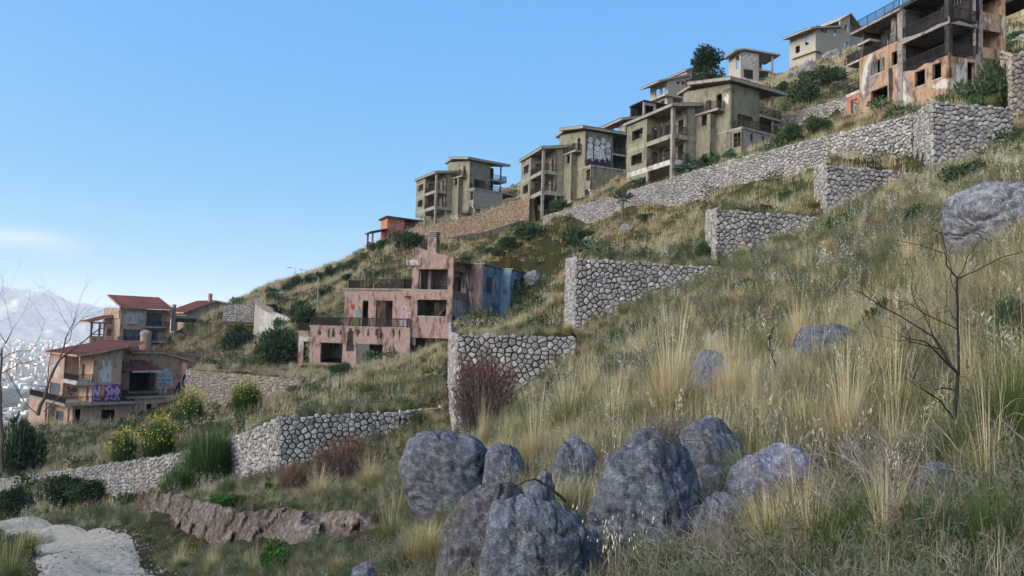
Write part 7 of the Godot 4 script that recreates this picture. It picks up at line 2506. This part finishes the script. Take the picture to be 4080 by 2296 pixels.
		["dark_tussock", 0, 2.19, -4.00, 0.34, 0.41, "dark green tussock between the smooth pale rock and the whitish one"],
		["dry_tussock", 0, 2.09, -4.30, 0.29, 0.37, "straw tussock at the bottom edge, right of the bottom grey rock"],
		["tussock", 1, 2.78, -4.50, 0.35, 0.52, "green and straw tussock beyond the dark corner tussock"],
		["dry_tussock", 1, 1.76, -4.50, 0.30, 0.34, "straw tussock at the bottom edge, left of the bottom grey rock"],
		["dark_tussock", 1, 1.66, -5.20, 0.29, 0.35, "dark green tussock below the lichen spotted block"],
		["dark_tussock", 0, -0.50, -7.20, 0.37, 0.36, "dark green tussock left of the rounded boulder"],
		["tussock", 0, -1.41, -9.60, 0.40, 0.39, "green tussock between rock bank and leaning slab"],
		["dry_tussock", 1, 2.87, -10.00, 0.57, 0.81, "straw tussock behind the small low rock"],
		["tussock", 1, 1.08, -14.00, 0.69, 0.94, "green and straw tussock before the red spurge bush's wall"],
		["dry_tussock", 0, 4.86, -13.00, 0.60, 0.76, "straw tussock above the half sunk boulder"],
		["herb_bush", 0, 0.65, -7.20, 0.32, 0.36, "dark herb bush between the rounded and the largest boulder"],
		["herb_bush", 1, 1.82, -5.90, 0.29, 0.24, "green herb bush at the foot of the lichen spotted block"],
		["cushion", 0, 0.20, -4.90, 0.33, 0.26, "grey twiggy cushion before the rounded boulder"],
		["cushion", 1, 1.24, -5.00, 0.30, 0.34, "grey twiggy cushion right of the largest boulder's foot"],
		["herb_bush", 0, -4.65, -13.00, 0.50, 0.35, "green herb bush below the left part of the rock bank"],
		["herb_bush", 1, -2.50, -10.60, 0.46, 0.38, "grey green herb bush below the right part of the rock bank"],
		["shrub", 2, 4.74, -26.00, 0.80, 0.65, "leafy bush before the widest stepped wall"],
		["grey_shrub", 1, 2.71, -19.00, 0.73, 0.68, "grey green bush between wall and straw tussock"],
		["dry_tussock", 1, 4.40, -7.40, 0.31, 0.50, "straw tussock beside the blackened shrub"],
	]
	for p in P:
		plant(p[0], p[1], p[2], p[3], p[4], p[5], p[6], "", p[7] if p.size() > 7 else 0.08)
	# bushes along the left skyline and over the middle slope
	var nth := ["first", "second", "third", "fourth", "fifth", "sixth", "seventh", "eighth", "ninth", "tenth", "eleventh", "twelfth"]
	var count := 0
	for q in [[-59.32, -190.00, 2.16, 2.56], [-55.08, -188.00, 1.94, 2.87], [-52.44, -187.00, 2.22, 3.86], [-49.33, -186.00, 1.92, 3.17], [-46.71, -185.00, 2.10, 3.32], [-43.66, -184.00, 2.37, 3.30], [-40.48, -183.00, 2.08, 3.12], [-37.69, -182.00, 2.06, 2.94], [-35.09, -182.00, 1.88, 2.78], [-33.81, -186.00, 2.21, 3.00], [-29.52, -170.00, 1.75, 1.83], [-31.10, -184.00, 1.90, 2.48]]:
		plant("shrub", rng.randi() % 4, q[0], q[1], q[2], q[3], "dark skyline bush, %s from the street lamps towards the orange house" % nth[count], "skyline bushes")
		count += 1
	for q in [[-29.51, -140.00, 1.59, 1.26], [-22.11, -130.00, 1.34, 1.17], [-11.66, -125.00, 1.74, 1.23], [-33.05, -140.00, 2.17, 1.63], [-3.10, -116.00, 1.32, 1.04], [9.39, -96.00, 1.49, 1.12], [14.72, -84.00, 1.30, 0.90], [3.97, -96.00, 1.24, 0.95], [-2.11, -104.00, 1.61, 1.03], [-33.22, -165.00, 1.70, 1.78], [-20.27, -140.00, 1.59, 1.26], [16.91, -80.00, 0.91, 0.65]]:
		plant(["shrub", "grey_shrub"][rng.randi() % 2], rng.randi() % 2, q[0], q[1], q[2], q[3], "low bush on the open slope above the pink house", "slope bushes")
	count = 0
	for q in [[-8.87, -20.00, 0.26, 0.22], [-7.34, -18.00, 0.21, 0.21], [-6.33, -16.80, 0.26, 0.23], [-5.04, -14.80, 0.21, 0.20], [-4.62, -14.40, 0.19, 0.19], [-3.60, -13.20, 0.20, 0.20], [-2.87, -12.40, 0.16, 0.19], [-2.53, -12.10, 0.22, 0.20], [-2.15, -11.60, 0.18, 0.21]]:
		plant(["dry_tussock", "cushion", "tussock"][rng.randi() % 3], rng.randi() % 2, q[0], q[1], q[2], q[3], "small tuft on the crest of the rock bank, %s from the left" % nth[count], "tufts on the rock bank", 0.02)
		count += 1
	for q in [[45.88, -120.00, 1.55, 1.40], [48.50, -115.00, 1.30, 1.24], [57.22, -130.00, 1.34, 1.28], [66.21, -100.00, 1.55, 1.79], [55.56, -85.00, 1.32, 1.37], [39.30, -112.00, 1.44, 1.71]]:
		plant("shrub", rng.randi() % 4, q[0], q[1], q[2], q[3], "bush on the stony slope above the highest road", "high bushes")
	# bare and burnt wood
	branches("bare_tree", "bare tree with fine twigs at the left edge", "tree", [
		[[Vector3(-41.74, -8.26, -69.00), Vector3(-41.09, -5.78, -69.00), Vector3(-40.12, -3.29, -69.00), Vector3(-40.00, -1.35, -69.50), Vector3(-39.34, 0.83, -70.00)], 0.165, 0.022],
		[[Vector3(-40.12, -3.29, -69.00), Vector3(-38.15, -1.92, -68.50), Vector3(-36.38, -0.61, -68.00), Vector3(-34.84, 0.03, -68.00)], 0.074, 0.015],
		[[Vector3(-44.57, -13.38, -69.00), Vector3(-44.98, -8.87, -69.00), Vector3(-45.36, -5.37, -69.00), Vector3(-45.34, -2.55, -69.00), Vector3(-44.86, -0.77, -69.50)], 0.182, 0.030],
		[[Vector3(-41.74, -8.26, -69.00), Vector3(-43.68, -7.17, -70.00), Vector3(-44.87, -5.42, -70.00), Vector3(-45.67, -4.19, -70.00)], 0.066, 0.015],
		[[Vector3(-41.24, -7.89, -69.00), Vector3(-39.00, -6.18, -68.00), Vector3(-37.50, -5.10, -68.00)], 0.058, 0.015],
		[[Vector3(-41.09, -5.78, -69.00), Vector3(-41.67, -3.90, -70.00), Vector3(-41.47, -2.46, -70.00)], 0.050, 0.011],
		[[Vector3(-45.20, -4.67, -69.00), Vector3(-43.63, -3.74, -69.00), Vector3(-42.49, -3.39, -70.00)], 0.050, 0.011],
	], M.bark, 4, 6)
	branches("burnt_shrub", "blackened leafless shrub on the right slope", "shrub", [
		[[Vector3(3.32, -1.04, -5.60), Vector3(3.39, -0.56, -5.90), Vector3(3.59, -0.21, -6.20), Vector3(3.51, 0.08, -6.40)], 0.0168, 0.0104],
		[[Vector3(3.51, 0.08, -6.40), Vector3(3.37, 0.20, -6.50), Vector3(3.16, 0.35, -6.60), Vector3(2.99, 0.48, -6.70)], 0.0084, 0.0032],
		[[Vector3(3.60, -0.22, -6.20), Vector3(3.71, 0.21, -6.40), Vector3(3.71, 0.58, -6.40)], 0.0112, 0.0088],
		[[Vector3(3.71, 0.58, -6.40), Vector3(3.62, 0.68, -6.40), Vector3(3.62, 0.80, -6.40), Vector3(3.63, 0.97, -6.50), Vector3(3.54, 1.01, -6.50)], 0.0070, 0.0032],
		[[Vector3(3.72, 0.58, -6.40), Vector3(3.85, 0.62, -6.50), Vector3(4.01, 0.70, -6.50), Vector3(4.16, 0.78, -6.50), Vector3(4.38, 0.84, -6.50)], 0.0056, 0.0032],
		[[Vector3(3.71, 0.15, -6.40), Vector3(3.34, 0.26, -6.20), Vector3(3.21, 0.34, -6.20)], 0.0049, 0.0032],
		[[Vector3(3.61, 0.78, -6.40), Vector3(3.36, 0.83, -6.30), Vector3(3.15, 0.87, -6.30)], 0.0035, 0.0016],
		[[Vector3(3.59, -0.21, -6.20), Vector3(3.23, 0.04, -6.00), Vector3(3.02, 0.06, -5.90)], 0.0077, 0.0032],
		[[Vector3(3.39, -0.56, -5.90), Vector3(3.18, -0.40, -5.70), Vector3(3.01, -0.32, -5.60)], 0.0084, 0.0040],
	], M.burnt, 8, 3)
	branches("dead_twig", "single black stem standing in dry grass", "stem", [[[Vector3(3.70, -0.60, -10.50), Vector3(3.60, -0.28, -10.50), Vector3(3.52, -0.10, -10.50), Vector3(3.53, 0.06, -10.50)], 0.022, 0.01]], M.burnt, 9, 2)
	branches("dead_twig", "crooked dark twig above the leaning brownish slab", "stem", [[[Vector3(0.49, -1.35, -6.40), Vector3(0.36, -1.23, -6.40), Vector3(0.23, -1.17, -6.40), Vector3(0.05, -1.26, -6.50)], 0.014, 0.005]], M.burnt, 10, 1)


func place_cover() -> void:
	var lush := func(x, z): return smoothstep(-0.2, 0.3, mix_noise.get_noise_2d(x, z))
	# close to the camera
	cover("dry_grass", "dry straw grass in tufts across the slope", "grass", "dry", 3, 7500, 5.0, 16.0, func(x, z, d): return 0.8 - 0.4 * lush.call(x, z), 0.34, 0.75)
	cover("dry_grass", "dry straw grass in tufts across the slope", "grass", "dry", 3, 1300, 2.4, 7.0, func(x, z, d): return 0.6, 0.25, 0.5)
	cover("green_grass", "green grass tufts across the slope", "grass", "green", 3, 6500, 5.0, 16.0, func(x, z, d): return 0.15 + 0.55 * lush.call(x, z), 0.34, 0.7)
	cover("green_grass", "green grass tufts across the slope", "grass", "green", 3, 1500, 2.4, 7.0, func(x, z, d): return 0.5, 0.25, 0.5)
	cover("herbs", "low grey green herbs between the grass", "herbs", "herb", 3, 4500, 5.0, 16.0, func(x, z, d): return 0.3 + 0.5 * lush.call(x + 40.0, z), 0.45, 0.9)
	cover("herbs", "low grey green herbs between the grass", "herbs", "herb", 3, 4200, 2.2, 7.5, func(x, z, d): return 0.75, 0.26, 0.6)
	cover("dead_twigs", "fine dead twigs in the grass", "twigs", "twiggy", 3, 2400, 2.4, 14.0, func(x, z, d): return 0.45, 0.35, 0.8)
	cover("wild_oats", "wild oats with pale hanging spikelets", "oats", "oat", 3, 300, 4.5, 18.0, func(x, z, d): return 0.6 if x > 0.5 else 0.08, 0.45, 0.9)
	cover("tall_stalks", "tall straw stalks over the grass", "grass", "stalk", 3, 420, 5.0, 22.0, func(x, z, d): return 0.6 if x > 0.0 else 0.06, 0.5, 0.95)
	cover("dry_grass", "dry straw grass in tufts across the slope", "grass", "dry", 3, 4200, 7.5, 17.0, func(x, z, d): return (0.85 if x > -0.6 else 0.1), 0.6, 1.15, -0.1, 0.72)
	cover("green_grass", "green grass tufts across the slope", "grass", "green", 3, 2400, 7.5, 17.0, func(x, z, d): return (0.2 + 0.6 * lush.call(x, z)) if x > -0.6 else 0.1, 0.6, 1.1, -0.1, 0.72)
	cover("dead_twigs", "fine dead twigs in the grass", "twigs", "twiggy", 3, 1800, 4.5, 12.0, func(x, z, d): return 0.6, 0.6, 1.1, -0.2, 0.72)
	cover("herbs", "low grey green herbs between the grass", "herbs", "herb", 3, 2600, 4.0, 12.0, func(x, z, d): return 0.4 + 0.4 * lush.call(x + 40.0, z), 0.5, 0.95, -0.25, 0.72)
	# middle distance
	cover("dry_grass", "dry straw grass in tufts across the slope", "grass", "dry", 3, 24000, 15.0, 48.0, func(x, z, d): return 0.8 - 0.45 * lush.call(x, z), 0.5, 0.95)
	cover("green_grass", "green grass tufts across the slope", "grass", "green", 3, 17000, 15.0, 48.0, func(x, z, d): return 0.2 + 0.5 * lush.call(x, z), 0.5, 0.9)
	cover("herbs", "low grey green herbs between the grass", "herbs", "herb", 3, 9000, 15.0, 50.0, func(x, z, d): return 0.2 + 0.5 * lush.call(x + 40.0, z), 0.7, 1.6)
	cover("wild_oats", "wild oats with pale hanging spikelets", "oats", "oat", 3, 1500, 18.0, 60.0, func(x, z, d): return 0.6, 0.7, 1.2)
	# clumps that nobody would count
	cover("dark_clumps", "dark green grass clumps over the slope", "grass", "dark_clump", 2, 170, 3.2, 12.0, func(x, z, d): return 0.75 if x > 0.3 else 0.15, 0.2, 0.42)
	cover("straw_clumps", "straw coloured grass clumps over the slope", "grass", "dry_clump", 2, 150, 4.5, 12.0, func(x, z, d): return 0.7 if x > 0.3 else 0.2, 0.22, 0.5)
	cover("straw_clumps", "straw coloured grass clumps over the slope", "grass", "dry_clump", 2, 700, 7.0, 60.0, func(x, z, d): return 0.5 - 0.35 * lush.call(x, z), 0.35, 0.75)
	cover("green_clumps", "green grass clumps over the slope", "grass", "clump", 2, 600, 7.0, 60.0, func(x, z, d): return 0.2 + 0.4 * lush.call(x, z), 0.35, 0.8)
	cover("dark_clumps", "dark green grass clumps over the slope", "grass", "dark_clump", 2, 420, 6.0, 60.0, func(x, z, d): return 0.1 + 0.6 * lush.call(x + 90.0, z), 0.35, 0.75)
	# farther slopes
	cover("far_dry_grass", "dry grass on the farther slopes", "grass", "far_dry", 3, 26000, 44.0, 130.0, func(x, z, d): return 0.85 - 0.45 * lush.call(x, z), 0.6, 1.15)
	cover("far_green_grass", "green grass on the farther slopes", "grass", "far_green", 3, 16000, 44.0, 130.0, func(x, z, d): return 0.15 + 0.5 * lush.call(x, z), 0.6, 1.15)
	cover("far_dry_grass", "dry grass on the farther slopes", "grass", "far_dry", 3, 24000, 125.0, 240.0, func(x, z, d): return 0.8 - 0.45 * lush.call(x, z), 1.2, 2.2)
	cover("scrub", "low scrub scattered over the slopes", "scrub", "far_bush", 3, 9000, 40.0, 230.0, func(x, z, d): return 0.12 + 0.5 * smoothstep(0.1, 0.4, mix_noise.get_noise_2d(x * 0.6 + 200.0, z * 0.6)), 0.8, 2.6)
	# weeds and stones by the track
	cover("yellow_flowers", "small yellow flowers by the track", "flowers", "flower", 2, 1500, 14.0, 60.0, func(x, z, d): return 0.3 if absf(track_off(x, z) - 1.0) < 2.0 else 0.02, 0.7, 1.3, -0.7, -0.1)
	gravel()


func gravel() -> void:
	var g := RandomNumberGenerator.new()
	g.seed = 515
	var spots := []
	for i in 1100:
		var k := g.randi_range(1, way.size() - 2)
		var p := way[k].lerp(way[k + 1], g.randf())
		var d := (way[k + 1] - way[k]).normalized()
		var off := g.randf_range(-1.0, 1.0)
		off = signf(off) * pow(absf(off), 0.8) * 1.05
		p += Vector2(-d.y, d.x) * off
		var s := g.randf_range(0.2, 0.8) * (1.6 if g.randf() < 0.05 else 1.0)
		spots.append([Transform3D(Basis(Vector3.UP, g.randf() * TAU).scaled_local(Vector3(s, s, s * 0.8)), on(p.x, p.y, -0.035)), Color(1, 1, 1) * g.randf_range(0.7, 1.3)])
	var mm := MultiMesh.new()
	mm.transform_format = MultiMesh.TRANSFORM_3D
	mm.use_colors = true
	mm.mesh = cover_mesh("pebble", 0)
	mm.instance_count = spots.size()
	for i in spots.size():
		mm.set_instance_transform(i, spots[i][0])
		mm.set_instance_color(i, spots[i][1])
	var o := MultiMeshInstance3D.new()
	o.name = "gravel"
	o.multimesh = mm
	add_child(o)
	tag(o, "loose gravel strewn over the dirt track", "gravel", "", "stuff")
